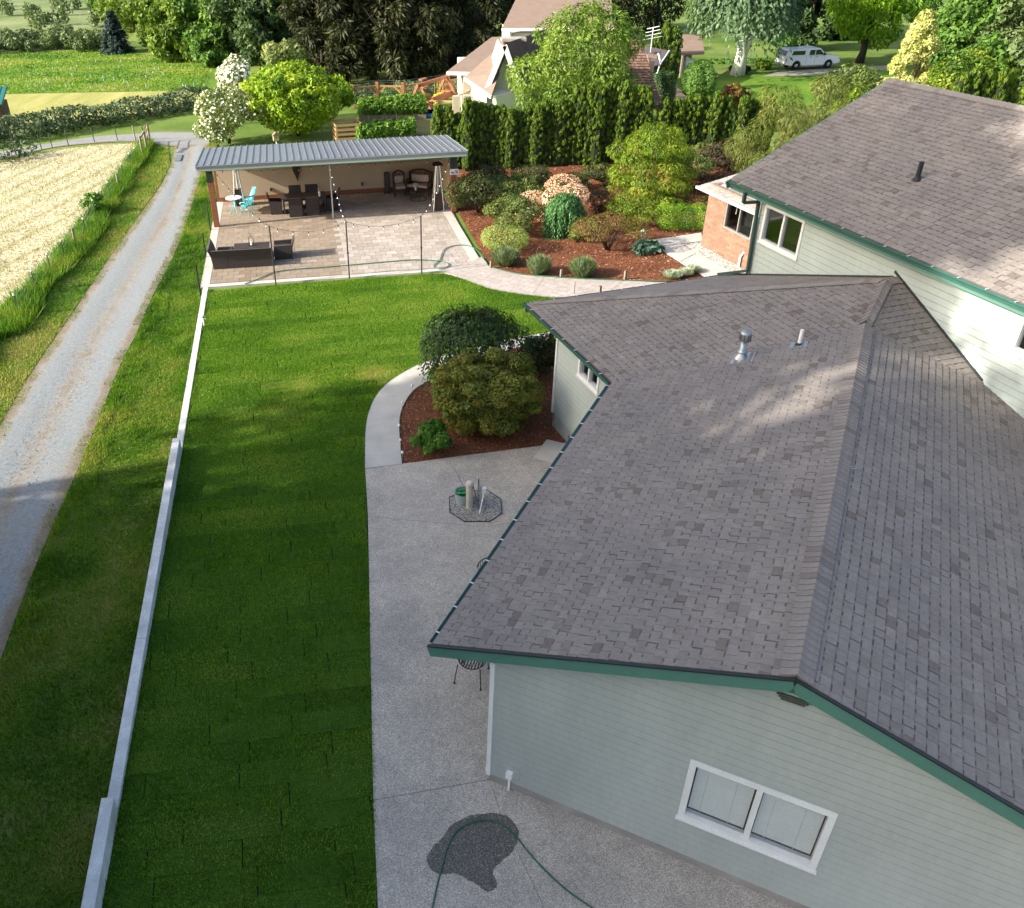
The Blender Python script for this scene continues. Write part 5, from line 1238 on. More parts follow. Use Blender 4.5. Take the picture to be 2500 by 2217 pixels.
o = dev('wall_outlet', 'covered wall outlet low on the beige wall behind the dining table', 'outlet', (773, 455), .10, .15, M_DKG, .09); mb = MB(); mb.box(-.04, .04, -.10, -.091, -.05, .05); mb.build('cover', M_BRKT, o)
o = dev('wall_outlet', 'covered wall outlet on the shaded beige wall left of the rocking chair', 'outlet', (884, 449), .10, .15, M_DKG, .09); mb = MB(); mb.box(-.04, .04, -.10, -.091, -.05, .05); mb.build('cover', M_BRKT, o)
o = dev('wall_outlet', 'small dark outlet casting a shadow on the sunlit beige wall', 'outlet', (661, 462), .10, .16, M_DKG, .10); mb = MB(); mb.box(-.04, .04, -.11, -.101, -.05, .05); mb.build('cover', M_BRKT, o)
a, z = back_at(724, 420)
hg = thing('wall_ornament', 'brown teardrop wall ornament hanging on the beige back wall', 'ornament', S2W(a, sdep - .045, z), srz)
mb = MB(); prof = [(-.20, .30), (-.21, .22), (-.17, .05), (-.10, -.12), (-.035, -.30), (0, -.46), (.035, -.30), (.10, -.12), (.17, .05), (.21, .22), (.20, .30), (0, .33)]; mb.extrude([(x, 0, zz) for x, zz in prof], (0, -.05, 0)); mb.build('body', mat('rust_brown', (0.10, 0.05, 0.03), 0.7, 0.3, 8), hg)
mb = MB(); mb.extrude([(x * .5, -.052, zz * .6) for x, zz in prof], (0, -.02, 0)); mb.build('boss', M_BRKT, hg)
# sign on the right post
sgp = S2W(SW, -.125, zt(1107, 418, PR)); sg = thing('post_sign', 'white rounded sign with dark lettering and a drawing on the right shelter post', 'sign', sgp, srz)
mb = MB(); w, h, r_ = .20, .125, .03; pl = [(sx * (w - r_) + r_ * math.cos(a), sz * (h - r_) + r_ * math.sin(a)) for sx, sz, a0 in ((1, 1, 0), (-1, 1, 90), (-1, -1, 180), (1, -1, 270)) for a in [R(a0 + k * 22.5) for k in range(5)]]
mb.extrude([(x, 0, zz) for x, zz in pl], (0, -.012, 0)); mb.build('plate', M_TRIMW, sg)
M_INK = mat('dark_ink', (0.05, 0.05, 0.08), 0.7)
marks = [(-.135, -.065, .10, .05), (-.02, -.06, .025, .05), (.03, -.05, .03, .04), (.085, -.06, .11, .035), (-.10, -.10, .26, .014)]
for k in range(7): marks.append((-.145 + k * .021, -.03, .012, .045))
for k in range(9): marks.append((.02 + k * .017, .0 + .025 * math.sin(k * .9), .02, .03 + .012 * (k % 3)))
marks += [(.08, .055, .02, .03), (.12, .045, .05, .018)]
for x, zz, ww, hh in marks:
    mb = MB(); mb.box(x, x + ww, -.0145, -.0125, zz, zz + hh); mb.build('lettering', M_INK, sg)

# --- poles for the string lights
POLES = []
def pole(label, base, h, r_=.026):
    o = thing('light_pole', label, 'pole', base, 0, 'black poles around the terrace'); mb = MB(); mb.tube([(0, 0, -.05), (0, 0, h)], r_, 8); mb.build('shaft', M_BLACKP, o)
    mb = MB(); mb.tube([(0, 0, h - .02), (.06, 0, h - .01), (.075, 0, h - .05)], .008, 5); mb.build('hook', M_BLACKP, o)
    mb = MB(); mb.box(-.03, .045, -.03, .03, h * .45, h * .45 + .04); mb.build('clip', M_BLACKP, o); return o
fp = [((657.6, 551.7), (673.4, 694)), ((844.3, 540.8), (853.2, 680.2)), ((1027.5, 527), (1029.6, 667.2))]
ftop = []
for (t, b), lb in zip(fp, ('black light pole at the terrace front edge beside the wicker sofa', 'black light pole at the middle of the terrace front edge', 'black light pole nearest the coiled hose on the terrace')):
    q = gp(*b); hh = zt(*t, q); pole(lb, q, hh); ftop.append(q + zhat * hh)
for (t, b), lb in zip((((503.5, 504), (514, 562)), ((492.5, 570.6), (503, 627)), ((478, 646), (489, 716))), ('black pole on the left terrace edge nearest the shelter post', 'black pole on the left terrace edge behind the wicker sofa', 'black pole at the near left corner of the terrace')):
    q = gp(*b); pole(lb, q, zt(*t, q), .03)
# --- strings of lamps
M_WIRE = mat('black_wire', (0.01, 0.01, 0.01), 0.6)
def bulb_mat():
    m, nt, b = new_mat('lamp_glass'); b.inputs['Base Color'].default_value = (0.85, 0.83, 0.74, 1); b.inputs['Roughness'].default_value = 0.15; b.inputs['Transmission Weight'].default_value = 0.35; return m
M_BULB = bulb_mat()
bm1 = MB().lathe([(.0, 0), (.012, -.004), (.022, -.025), (.025, -.042), (.019, -.062), (0, -.070)], 10).mesh('lamp', True); bm1.materials.append(M_BULB)
bm2 = MB().tube([(0, 0, .075), (0, 0, -.004)], .014, 7).mesh('socket'); bm2.materials.append(M_WIRE)
def strand(label, A_, B_, sag, n):
    A_, B_ = np.array(A_), np.array(B_); st = thing('string_light', label, 'string lights', A_ * np.array([1, 1, 0]), 0, 'string lights of the terrace')
    o0 = A_ * np.array([1, 1, 0]); P = [A_ + (B_ - A_) * t - zhat * sag * 4 * t * (1 - t) - o0 for t in np.linspace(0, 1, 4 * n + 1)]
    mb = MB(); mb.tube(P, .006, 5); mb.build('wire', M_WIRE, st)
    for i in range(n):
        p = P[4 * i + 2]; s_ = bpy.data.objects.new('socket', bm2); s_.location = tuple(p - zhat * .08); link(s_, st); b_ = bpy.data.objects.new('lamp', bm1); link(b_, s_)
beamL, beamM, beamR = S2W(.25, -.10, zb0 + .02), S2W(SW * .484, -.05, zb0 + .05), S2W(SW - .2, -.10, zb0 + .02)
strand('string of lamps from the left end of the shelter beam to the sofa pole', beamL, ftop[0], .18, 9)
strand('string of lamps from the shelter steel post to the middle pole', beamM, ftop[1], .22, 9)
strand('string of lamps from the right end of the beam to the pole by the hose', beamR, ftop[2], .25, 9)
strand('string of lamps between the sofa pole and the middle pole', ftop[0], ftop[1], .30, 5)
strand('string of lamps between the middle pole and the pole by the hose', ftop[1], ftop[2], .28, 5)
strand('row of lamps under the left half of the shelter beam', S2W(.3, .14, zb0 - .03), S2W(SW * .484, .14, zb0 - .03), .08, 9)
strand('row of lamps under the right half of the shelter beam', S2W(SW * .484, .14, zb0 - .03), S2W(SW - .3, .14, zb0 - .03), .08, 9)

# --- pyramid patio heaters
M_HBROWN = mat('heater_brown', (0.045, 0.030, 0.025), 0.5, 0.1)
M_STEEL = mat('bright_steel', (0.62, 0.63, 0.62), 0.3, 0.08, metal=0.6)
def heater(label, loc, h=2.12):
    t = thing('patio_heater', label, 'heater', loc, srz, 'pyramid patio heaters'); b, tp = .25, .075
    for sx in (-1, 1):
        for sy in (-1, 1): mb = MB(); mb.beam((sx * b, sy * b, 0), (sx * tp, sy * tp, h - .06), .028, .028); mb.build('leg', M_STEEL, t)
    hb2 = .80; k = (b + (tp - b) * hb2 / h) - .02
    mb = MB(); mb.add([(sx * (b - .02), sy * (b - .02), .05) for sx, sy in ((-1, -1), (1, -1), (1, 1), (-1, 1))] + [(sx * k, sy * k, hb2) for sx, sy in ((-1, -1), (1, -1), (1, 1), (-1, 1))], [(3, 2, 1, 0), (4, 5, 6, 7), (0, 1, 5, 4), (1, 2, 6, 5), (2, 3, 7, 6), (3, 0, 4, 7)]); mb.build('base', M_HBROWN, t)
    mb = MB(); mb.tube([(0, 0, hb2), (0, 0, h - .08)], .05, 12); mb.build('glass_tube', mat('heater_tube', (0.45, 0.47, 0.47), 0.15, 0.05, spec=0.6), t)
    mb = MB()
    for side in range(4):
        for i in range(5):
            f = (i + 1) / 6 * 2 - 1; M4 = Matrix.Rotation(side * math.pi / 2, 4, 'Z'); a = M4 @ Vector((f * k, -k, hb2)); c = M4 @ Vector((f * tp, -tp, h - .08)); mb.tube([a, c], .004, 4)
    mb.build('guard', M_GALV, t)
    mb = MB(); mb.add([(sx * .24, sy * .24, h - .05) for sx, sy in ((-1, -1), (1, -1), (1, 1), (-1, 1))] + [(sx * .13, sy * .13, h + .05) for sx, sy in ((-1, -1), (1, -1), (1, 1), (-1, 1))], [(3, 2, 1, 0), (4, 5, 6, 7), (0, 1, 5, 4), (1, 2, 6, 5), (2, 3, 7, 6), (3, 0, 4, 7)]); mb.build('reflector', M_HBROWN, t)
heater('brown pyramid heater beside the right shelter post', gp(1072, 516) + s2 * .28)
heater('brown pyramid heater behind the turquoise bistro chairs', gp(586, 503) + s2 * .1, 2.0)

# --- wicker furniture
def wicker_mat():
    m, nt, b = new_mat('dark_wicker'); tc = _node(nt, 'ShaderNodeTexCoord'); w = _node(nt, 'ShaderNodeTexWave', bands_direction='Z'); w.inputs['Scale'].default_value = 26; nt.links.new(tc.outputs['Object'], w.inputs['Vector'])
    c = ramp(nt, w.outputs['Fac'], [(0.2, (0.012, 0.008, 0.008)), (0.8, (0.045, 0.033, 0.032))]); n1 = noise(nt, 30, 3, 0.7); g = ramp(nt, n1, [(0.3, (0.7,) * 3), (0.7, (1.3,) * 3)])
    nt.links.new(mixc(nt, 1.0, c, g, 'MULTIPLY'), b.inputs['Base Color']); b.inputs['Roughness'].default_value = 0.55; bump(nt, b, w.outputs['Fac'], 0.4, 0.01); return m
M_WICK = wicker_mat(); M_WRIM = mat('wicker_rim', (0.085, 0.072, 0.07), 0.5, 0.1)
M_CUSH = mat('dark_cushion', (0.022, 0.020, 0.022), 0.9, 0.1)
def flare(mb, x0, x1, yb, h, out=.14, th=.05, zb=0.0, dirn=-1):
    """a solid back panel from the ground that flares outward at its top; runs along x at y = yb, leaning to dirn"""
    P = [(0, zb), (0.02, zb + (h - zb) * .35), (.05, zb + (h - zb) * .65), (out, h)]
    for i in range(3):
        (d0, z0), (d1, z1) = P[i], P[i + 1]
        mb.add([(x0, yb + dirn * d0, z0), (x1, yb + dirn * d0, z0), (x1, yb + dirn * d1, z1), (x0, yb + dirn * d1, z1), (x0, yb + dirn * d0 - dirn * th, z0), (x1, yb + dirn * d0 - dirn * th, z0), (x1, yb + dirn * d1 - dirn * th, z1), (x0, yb + dirn * d1 - dirn * th, z1)], [(0, 1, 2, 3), (7, 6, 5, 4), (0, 4, 5, 1), (3, 2, 6, 7), (0, 3, 7, 4), (1, 5, 6, 2)])
def dining_chair(label, loc, rz):
    """closed wicker tub chair; local +y is where the sitter faces"""
    t = thing('wicker_chair', label, 'chair', loc, rz, 'wicker dining chairs around the shelter table')
    mb = MB(); flare(mb, -.29, .29, -.27, .92, .13); mb.build('backrest', M_WICK, t)
    mb = MB(); mb.box(-.27, .27, -.22, .27, .06, .40); mb.build('seat_box', M_WICK, t); mb = MB(); mb.box(-.22, .22, -.20, .27, .402, .47); mb.build('cushion', M_CUSH, t, bevel=.02)
    for s_ in (-1, 1): mb = MB(); mb.extrude([(s_ * .27, -.24, .03), (s_ * .27, .27, .03), (s_ * .27, .27, .60), (s_ * .27, -.30, .64)], (s_ * .045, 0, 0)); mb.build('arm', M_WICK, t)
    mb = MB(); mb.beam((-.30, -.40, .925), (.30, -.40, .925), .055, .02); mb.build('rim', M_WRIM, t)
    for sx in (-1, 1):
        for sy in (-1, 1): mb = MB(); mb.box(sx * .26 - .02, sx * .26 + .02, sy * .24 - .02, sy * .24 + .02, 0.0, .062); mb.build('foot', M_BRKT, t)
    return t
ctab = S2W(*SHW(744, 515)[:2]) ; tb = thing('dining_table', 'long dark wicker dining table under the shelter', 'table', ctab, srz)
mb = MB(); mb.box(-1.05, 1.05, -.45, .45, .70, .75); mb.build('tabletop', mat('table_plank', (0.045, 0.038, 0.036), 0.4, 0.2, 6, stretch=(1, 8, 1)), tb, bevel=.006)
mb = MB(); mb.box(-.98, .98, -.40, .40, .60, .698); mb.build('apron', M_WICK, tb)
for sx in (-1, 1):
    for sy in (-1, 1): mb = MB(); mb.box(sx * .94 - .04, sx * .94 + .04, sy * .36 - .04, sy * .36 + .04, 0, .6); mb.build('leg', M_WICK, tb)
for x, y, r_, lb in ((-.42, -.66, 0, 'wicker dining chair with its back to the terrace, left of two'), (.36, -.62, 0, 'wicker dining chair with its back to the terrace, right of two'), (-.36, .70, math.pi, 'wicker dining chair between the table and the sunlit wall, left of two'), (.42, .70, math.pi, 'wicker dining chair between the table and the wall, right of two'), (-1.30, -.05, -math.pi / 2, 'wicker dining chair at the left head of the table'), (1.32, -.02, math.pi / 2, 'wicker dining chair at the right head of the table in shade')):
    p = ctab + s1 * x + s2 * y; dining_chair(lb, p, srz + r_)
cn = thing('candle_jar', 'small pale pillar candle standing at the dining table edge', 'candle', ctab + s1 * .74 - s2 * .36 + zhat * .751, 0); mb = MB(); mb.lathe([(.045, 0), (.045, .22), (0, .225)], 12); mb.build('candle', mat('cream_wax', (0.75, 0.70, 0.58), 0.6), cn)
# lounge set: long sofa with its back to the lawn, corner seat, coffee table, armchair
q0 = gp(522, 659); q1 = gp(667, 650); sd = (q1 - q0); LS = np.linalg.norm(sd); sd /= LS; sn = np.array([-sd[1], sd[0], 0]); lrz = math.atan2(sd[1], sd[0])
so = thing('wicker_sofa', 'dark wicker corner sofa with its back to the lawn', 'sofa', q0, lrz)
for a, b in ((0, LS * .255), (LS * .262, LS)):
    mb = MB(); flare(mb, a, b, 0.0, .80, .16); mb.build('back_panel', M_WICK, so)
    mb = MB(); mb.beam((a, -.135, .805), (b, -.135, .805), .06, .022); mb.build('rim', M_WRIM, so)
mb = MB(); mb.beam((0, -.006, .36), (LS, -.006, .36), .01, .02); mb.build('rail', M_WRIM, so)
mb = MB(); mb.box(.06, LS - .04, .055, .72, .05, .34); mb.build('seat_base', M_WICK, so); mb = MB(); mb.box(.10, LS - .06, .10, .72, .342, .46); mb.build('seat_cushion', M_CUSH, so, bevel=.03)
mb = MB(); mb.box(.06, .78, .722, 1.40, .05, .34); mb.build('corner_base', M_WICK, so); mb = MB(); mb.box(.12, .76, .73, 1.38, .342, .46); mb.build('seat_cushion', M_CUSH, so, bevel=.03)
t_ = MB(); flare(t_, -1.42, 0.0, 0.0, .80, .16); Mz = Matrix.Rotation(-math.pi / 2, 4, 'Z'); t_.v = [tuple(Mz @ Vector(v)) for v in t_.v]; t_.build('side_panel', M_WICK, so)
mb = MB(); mb.beam((-.135, 0, .805), (-.135, 1.42, .805), .06, .022); mb.build('rim', M_WRIM, so)
mb = MB(); mb.box(LS - .05, LS, .0, .74, .05, .56); mb.build('arm', M_WICK, so)
ct = (gp(568, 601) + gp(647, 595)) / 2 - zhat * 0; ctz = q0 + sd * (LS * .64) + sn * 1.32
cf = thing('coffee_table', 'low dark wicker coffee table in front of the wicker sofa', 'table', ctz, lrz)
mb = MB(); mb.box(-.72, .72, -.34, .34, .42, .47); mb.build('tabletop', MATS['table_plank'], cf, bevel=.006); mb = MB(); mb.box(-.60, .60, -.26, .26, .05, .418); mb.build('body', M_WICK, cf)
for sx in (-1, 1):
    for sy in (-1, 1): mb = MB(); mb.box(sx * .64 - .03, sx * .64 + .03, sy * .28 - .03, sy * .28 + .03, 0, .42); mb.build('leg', M_WICK, cf)
ln = thing('lantern', 'dark metal candle lantern on the low wicker coffee table', 'lantern', ctz + sd * .0 + zhat * .471, lrz)
for sx in (-1, 1):
    for sy in (-1, 1): mb = MB(); mb.tube([(sx * .10, sy * .10, 0), (sx * .085, sy * .085, .30), (0, 0, .40)], .007, 5); mb.build('rib', M_BRKT, ln)
mb = MB(); mb.box(-.11, .11, -.11, .11, 0, .015); mb.build('base', M_BRKT, ln); mb = MB(); mb.lathe([(.035, .015), (.035, .14), (0, .145)], 10); mb.build('candle', MATS['cream_wax'], ln)
mb = MB(); mb.tube([(math.cos(a) * .045, 0, .445 + math.sin(a) * .045) for a in np.linspace(0, 6.283, 13)], .007, 5, False); mb.build('ring', M_BRKT, ln)
def armchair(label, loc, rz):
    t = thing('wicker_armchair', label, 'armchair', loc, rz); mb = MB(); flare(mb, -.37, .37, -.36, .80, .14); mb.build('backrest', M_WICK, t)
    mb = MB(); mb.box(-.32, .32, -.31, .36, .05, .34); mb.build('seat_box', M_WICK, t); mb = MB(); mb.box(-.30, .30, -.29, .36, .342, .45); mb.build('cushion', M_CUSH, t, bevel=.02)
    for s_ in (-1, 1):
        mb = MB(); mb.extrude([(s_ * .32, -.34, .03), (s_ * .32, .36, .03), (s_ * .32, .36, .56), (s_ * .32, -.40, .60)], (s_ * .05, 0, 0)); mb.build('arm', M_WICK, t); mb = MB(); mb.beam((s_ * .345, -.40, .595), (s_ * .345, .36, .572), .06, .02); mb.build('arm_rim', M_WRIM, t)
    mb = MB(); mb.beam((-.38, -.485, .805), (.38, -.485, .805), .06, .02); mb.build('rim', M_WRIM, t)
armchair('dark wicker armchair facing left beside the terrace sofa', q0 + sd * (LS + .42) + sn * 1.05, lrz + math.pi / 2)
# bistro set
M_TURQ = mat('turquoise_metal', (0.06, 0.47, 0.56), 0.35, 0.06, spec=0.5)
bp = gp(575, 520); bt = thing('bistro_table', 'small round white bistro table with turquoise legs', 'table', bp, 0)
mb = MB(); mb.lathe([(0, .70), (.37, .70), (.375, .715), (.37, .73), (0, .73)], 28); mb.build('top', M_TRIMW, bt)
for k in range(4):
    a = k * 1.571 + .5; mb = MB(); mb.tube([(math.cos(a) * .12, math.sin(a) * .12, .70), (math.cos(a) * .06, math.sin(a) * .06, .4), (math.cos(a) * .27, math.sin(a) * .27, 0)], .012, 6); mb.build('leg', M_TURQ, bt)
def shell_chair(label, loc, rz):
    t = thing('bistro_chair', label, 'chair', loc, rz, 'turquoise bistro chairs')
    mb = MB(); n, mq = 15, 9; V = []
    for j in range(mq):
        f = j / (mq - 1)
        for i in range(n):
            g = i / (n - 1) * 2 - 1; wv = .30 * math.sin(math.pi * (.18 + .64 * f)) ** .6
            V.append((g * wv, -.24 - .30 * f * .8 + .10 * g * g, .45 + .52 * f))
    Fc = [(j * n + i, j * n + i + 1, (j + 1) * n + i + 1, (j + 1) * n + i) for j in range(mq - 1) for i in range(n - 1) if i % 2 == 0 or j in (0, mq - 2)]
    mb.add(V, Fc); o_ = mb.build('shell_back', M_TURQ, t); sm_ = o_.modifiers.new('solid', 'SOLIDIFY'); sm_.thickness = .012
    mb = MB(); mb.lathe([(0, .42), (.22, .43), (.25, .45), (.25, .465), (.2, .45), (0, .445)], 20); mb.build('seat', M_TURQ, t)
    for sx in (-1, 1):
        for sy in (-1, 1): mb = MB(); mb.tube(smooth_line([(sx * .16, sy * .16, .43), (sx * .20, sy * .20, .2), (sx * .24, sy * .25, 0)], 3), .012, 6); mb.build('leg', M_TURQ, t)
        mb = MB(); mb.tube(smooth_line([(sx * .27, -.28, .62), (sx * .30, -.05, .66), (sx * .26, .16, .62), (sx * .20, .16, .45)], 4), .012, 6); mb.build('arm', M_TURQ, t)
shell_chair('turquoise shell chair behind the white bistro table', bp + s1 * .62 + s2 * .45, srz + R(110))
shell_chair('turquoise shell chair in front of the white bistro table', bp + s1 * .55 - s2 * .42, srz + R(60))
# shaded lounge corner
def floral():
    m, nt, b = new_mat('floral_fabric'); n1 = noise(nt, 14, 5, 0.7); c = ramp(nt, n1, [(0.42, (0.55, 0.50, 0.46)), (0.5, (0.30, 0.20, 0.17)), (0.58, (0.50, 0.45, 0.42))]); nt.links.new(c, b.inputs['Base Color']); b.inputs['Roughness'].default_value = 0.9; return m
M_FLOR = floral(); M_DWOOD = mat('dark_red_wood', (0.055, 0.022, 0.016), 0.5, 0.2, 6, stretch=(1, 1, 6))
def wood_seat(name, label, cat, loc, rz, w, rocker):
    t = thing(name, label, cat, loc, rz); hw = w / 2
    for sx in (-1, 1):
        mb = MB(); mb.beam((sx * hw, -.30, .0 if not rocker else .06), (sx * hw, -.40, 1.0), .05, .05); mb.build('back_post', M_DWOOD, t); mb = MB(); mb.beam((sx * hw, .26, .0 if not rocker else .06), (sx * hw, .26, .62), .05, .05); mb.build('leg', M_DWOOD, t)
        mb = MB(); mb.tube(smooth_line([(sx * hw, -.36, .66), (sx * hw, 0, .69), (sx * hw, .30, .62), (sx * hw, .36, .56)], 3), .03, 6); mb.build('arm', M_DWOOD, t)
        if rocker: mb = MB(); mb.tube(smooth_line([(sx * hw, -.55, .10), (sx * hw, -.2, .03), (sx * hw, .15, .03), (sx * hw, .45, .09)], 4), .022, 6); mb.build('rocker', M_DWOOD, t)
    mb = MB(); mb.box(-hw, hw, -.30, .28, .34, .40); mb.build('seat_frame', M_DWOOD, t)
    mb = MB(); mb.tube(smooth_line([(-hw, -.40, .98), (-hw * .5, -.42, 1.08), (0, -.42, 1.12), (hw * .5, -.42, 1.08), (hw, -.40, .98)], 4), .04, 6); mb.build('crest', M_DWOOD, t)
    for k in range(int(w / .09)):
        x = -hw + .06 + k * (w - .12) / max(1, int(w / .09) - 1); mb = MB(); mb.beam((x, -.31, .40), (x, -.41, 1.02), .04, .015); mb.build('slat', M_DWOOD, t)
    mb = MB(); mb.box(-hw + .04, hw - .04, -.24, .29, .402, .53); mb.build('seat_cushion', M_FLOR, t, bevel=.03); M4 = Matrix.Translation((0, -.31, .73)) @ Matrix.Rotation(R(-10), 4, 'X'); mb = MB(); mb.box(-hw * .75, hw * .75, -.05, .07, -.17, .19, M4); mb.build('back_cushion', M_FLOR, t, bevel=.03)
wood_seat('rocking_chair', 'dark wooden rocking chair with floral cushions against the back wall', 'chair', S2W(*SHW(977, 478)[:2]) + s2 * .0, srz + math.pi, .56, True)
wood_seat('loveseat', 'dark wooden loveseat with floral cushions in the shelter corner', 'sofa', S2W(SW - 1.15, sdep - .85), srz + math.pi - R(28), 1.2, False)
pf = SHW(1021, 487); rt = thing('round_table', 'round black low table with a flower vase in the shaded lounge corner', 'table', S2W(pf[0], pf[1]), srz)
mb = MB(); mb.lathe([(0, .43), (.42, .43), (.43, .445), (.42, .46), (0, .46)], 26); mb.build('top', M_BRKT, rt); mb = MB(); mb.tube([(math.cos(a) * .40, math.sin(a) * .40, .02) for a in np.linspace(0, 6.283, 33)], .02, 6, False); mb.build('ring_base', M_BRKT, rt)
for k in range(4): a = k * 1.571; mb = MB(); mb.tube([(math.cos(a) * .40, math.sin(a) * .40, .02), (math.cos(a) * .40, math.sin(a) * .40, .44)], .015, 6); mb.build('leg', M_BRKT, rt)
vs_ = thing('flower_vase', 'white flowers in a small vase on the round black table', 'vase', S2W(pf[0] - .12, pf[1] - .02, .461), 0)
mb = MB(); mb.lathe([(.04, 0), (.06, .06), (.035, .14), (.045, .16)], 12); mb.build('vase', M_TRIMW, vs_); V, F, T = blob_leaves([(0, 0, .26, .13, .13, .10)], 260, .05, .035, np.random.default_rng(6)); obj('blossom', np_mesh('blossom', V, F, T), leaf_mat('white_petals', [(0.5, 0.5, 0.42), (0.75, 0.73, 0.68), (0.12, 0.2, 0.06)], 0.2), vs_)
st_ = thing('side_table', 'small dark side table between the rocking chair and loveseat', 'table', S2W(SHW(1005, 470)[0], sdep - .55), srz); mb = MB(); mb.box(-.24, .24, -.24, .24, .50, .54); mb.build('top', M_DWOOD, st_)
for sx in (-1, 1):
    for sy in (-1, 1): mb = MB(); mb.box(sx * .2 - .02, sx * .2 + .02, sy * .2 - .02, sy * .2 + .02, 0, .5); mb.build('leg', M_DWOOD, st_)
tw = thing('tower_speaker', 'tall slim dark tower standing against the back wall left of the rocking chair', 'speaker', S2W(SHW(946, 472)[0], sdep - .25), srz); mb = MB(); mb.box(-.13, .13, -.13, .12, .03, 1.0); mb.build('cabinet', M_BRKT, tw, bevel=.02); mb = MB(); mb.box(-.16, .16, -.16, .14, 0, .03); mb.build('foot', M_BLACKP, tw); mb = MB(); mb.box(-.10, .10, -.138, -.131, .1, .95); mb.build('grille', M_DKG, tw)

# ================================================================ planting near the house and terrace
M_BARK = mat('bark_brown', (0.075, 0.055, 0.042), 0.9, 0.3, 10, 60, 0.2, bmp=0.3)
M_BARKD = mat('bark_dark', (0.035, 0.027, 0.022), 0.9, 0.3, 10, 60, 0.2)
GR = lambda s: np.random.default_rng(s)
LM = dict(
    maple=leaf_mat('bronze_green_leaf', [(0.0517, 0.0747, 0.0115), (0.1207, 0.1552, 0.0207), (0.2012, 0.2185, 0.0299), (0.2185, 0.1552, 0.0322)], 0.3),
    weep=leaf_mat('dark_leaf', [(0.020, 0.045, 0.014), (0.040, 0.085, 0.022), (0.075, 0.135, 0.035)], 0.28),
    lime=leaf_mat('lime_leaf', [(0.117, 0.195, 0.019), (0.208, 0.325, 0.033), (0.325, 0.429, 0.065)], 0.3),
    hyd=leaf_mat('hydrangea_leaf', [(0.039, 0.111, 0.013), (0.078, 0.195, 0.019), (0.130, 0.260, 0.033)], 0.3),
    rhod=leaf_mat('rhododendron_leaf', [(0.023, 0.046, 0.013), (0.052, 0.094, 0.021), (0.111, 0.150, 0.029), (0.169, 0.195, 0.039)], 0.2),
    rhdk=leaf_mat('dark_rhododendron_leaf', [(0.013, 0.023, 0.008), (0.034, 0.052, 0.013), (0.078, 0.098, 0.019)], 0.2),
    box=leaf_mat('variegated_leaf', [(0.091, 0.156, 0.026), (0.221, 0.312, 0.065), (0.416, 0.468, 0.156)], 0.3),
    boxg=leaf_mat('boxwood_leaf', [(0.065, 0.156, 0.010), (0.143, 0.286, 0.019), (0.260, 0.390, 0.033)], 0.3),
    lav=leaf_mat('lavender_leaf', [(0.072, 0.124, 0.039), (0.130, 0.202, 0.065), (0.195, 0.260, 0.111), (0.169, 0.156, 0.208)], 0.3),
    spru=leaf_mat('weeping_spruce_needle', [(0.026, 0.085, 0.029), (0.058, 0.163, 0.046), (0.117, 0.247, 0.078)], 0.2),
    gold=leaf_mat('golden_cypress_leaf', [(0.0476, 0.1032, 0.0080), (0.1279, 0.2055, 0.0130), (0.2558, 0.3143, 0.0230)], 0.3),
    red=leaf_mat('red_tipped_leaf', [(0.039, 0.052, 0.013), (0.117, 0.104, 0.019), (0.221, 0.091, 0.039), (0.182, 0.182, 0.026)], 0.25),
    laceleaf=leaf_mat('laceleaf_maple_leaf', [(0.065, 0.072, 0.013), (0.137, 0.137, 0.019), (0.189, 0.124, 0.039), (0.169, 0.072, 0.046)], 0.3),
    dkred=leaf_mat('dark_red_leaf', [(0.016, 0.016, 0.008), (0.046, 0.036, 0.016), (0.072, 0.039, 0.023)], 0.2),
    peach=leaf_mat('peach_blossom', [(0.520, 0.260, 0.182), (0.754, 0.468, 0.325), (0.884, 0.624, 0.468)], 0.25),
    white=leaf_mat('white_blossom', [(0.715, 0.715, 0.546), (1.014, 1.014, 0.910), (1.105, 1.105, 1.040)], 0.25),
    hosta=leaf_mat('hosta_leaf', [(0.052, 0.117, 0.078), (0.098, 0.189, 0.130), (0.156, 0.247, 0.182)], 0.2),
    fesc=leaf_mat('blue_fescue_blade', [(0.208, 0.299, 0.221), (0.390, 0.481, 0.377), (0.546, 0.520, 0.390)], 0.2),
    arb=leaf_mat('arborvitae_spray', [(0.0226, 0.0562, 0.0062), (0.0562, 0.1170, 0.0078), (0.1115, 0.1825, 0.0125), (0.1825, 0.2332, 0.0203)], 0.25),
    cedar=leaf_mat('feathery_cedar_leaf', [(0.065, 0.098, 0.016), (0.130, 0.163, 0.029), (0.221, 0.234, 0.058)], 0.3),
)
def stems(w, h, n, rng, r=.02):
    mb = MB()
    for k in range(n):
        a = rng.uniform(0, 6.28); L = rng.uniform(.3, .7) * w * .5; hh = h * rng.uniform(.5, .8)
        mb.tube([(rng.normal(0, .03), rng.normal(0, .03), 0), (math.cos(a) * L * .4, math.sin(a) * L * .4, hh * .5), (math.cos(a) * L, math.sin(a) * L, hh)], [r, r * .7, r * .3], 6)
    return mb
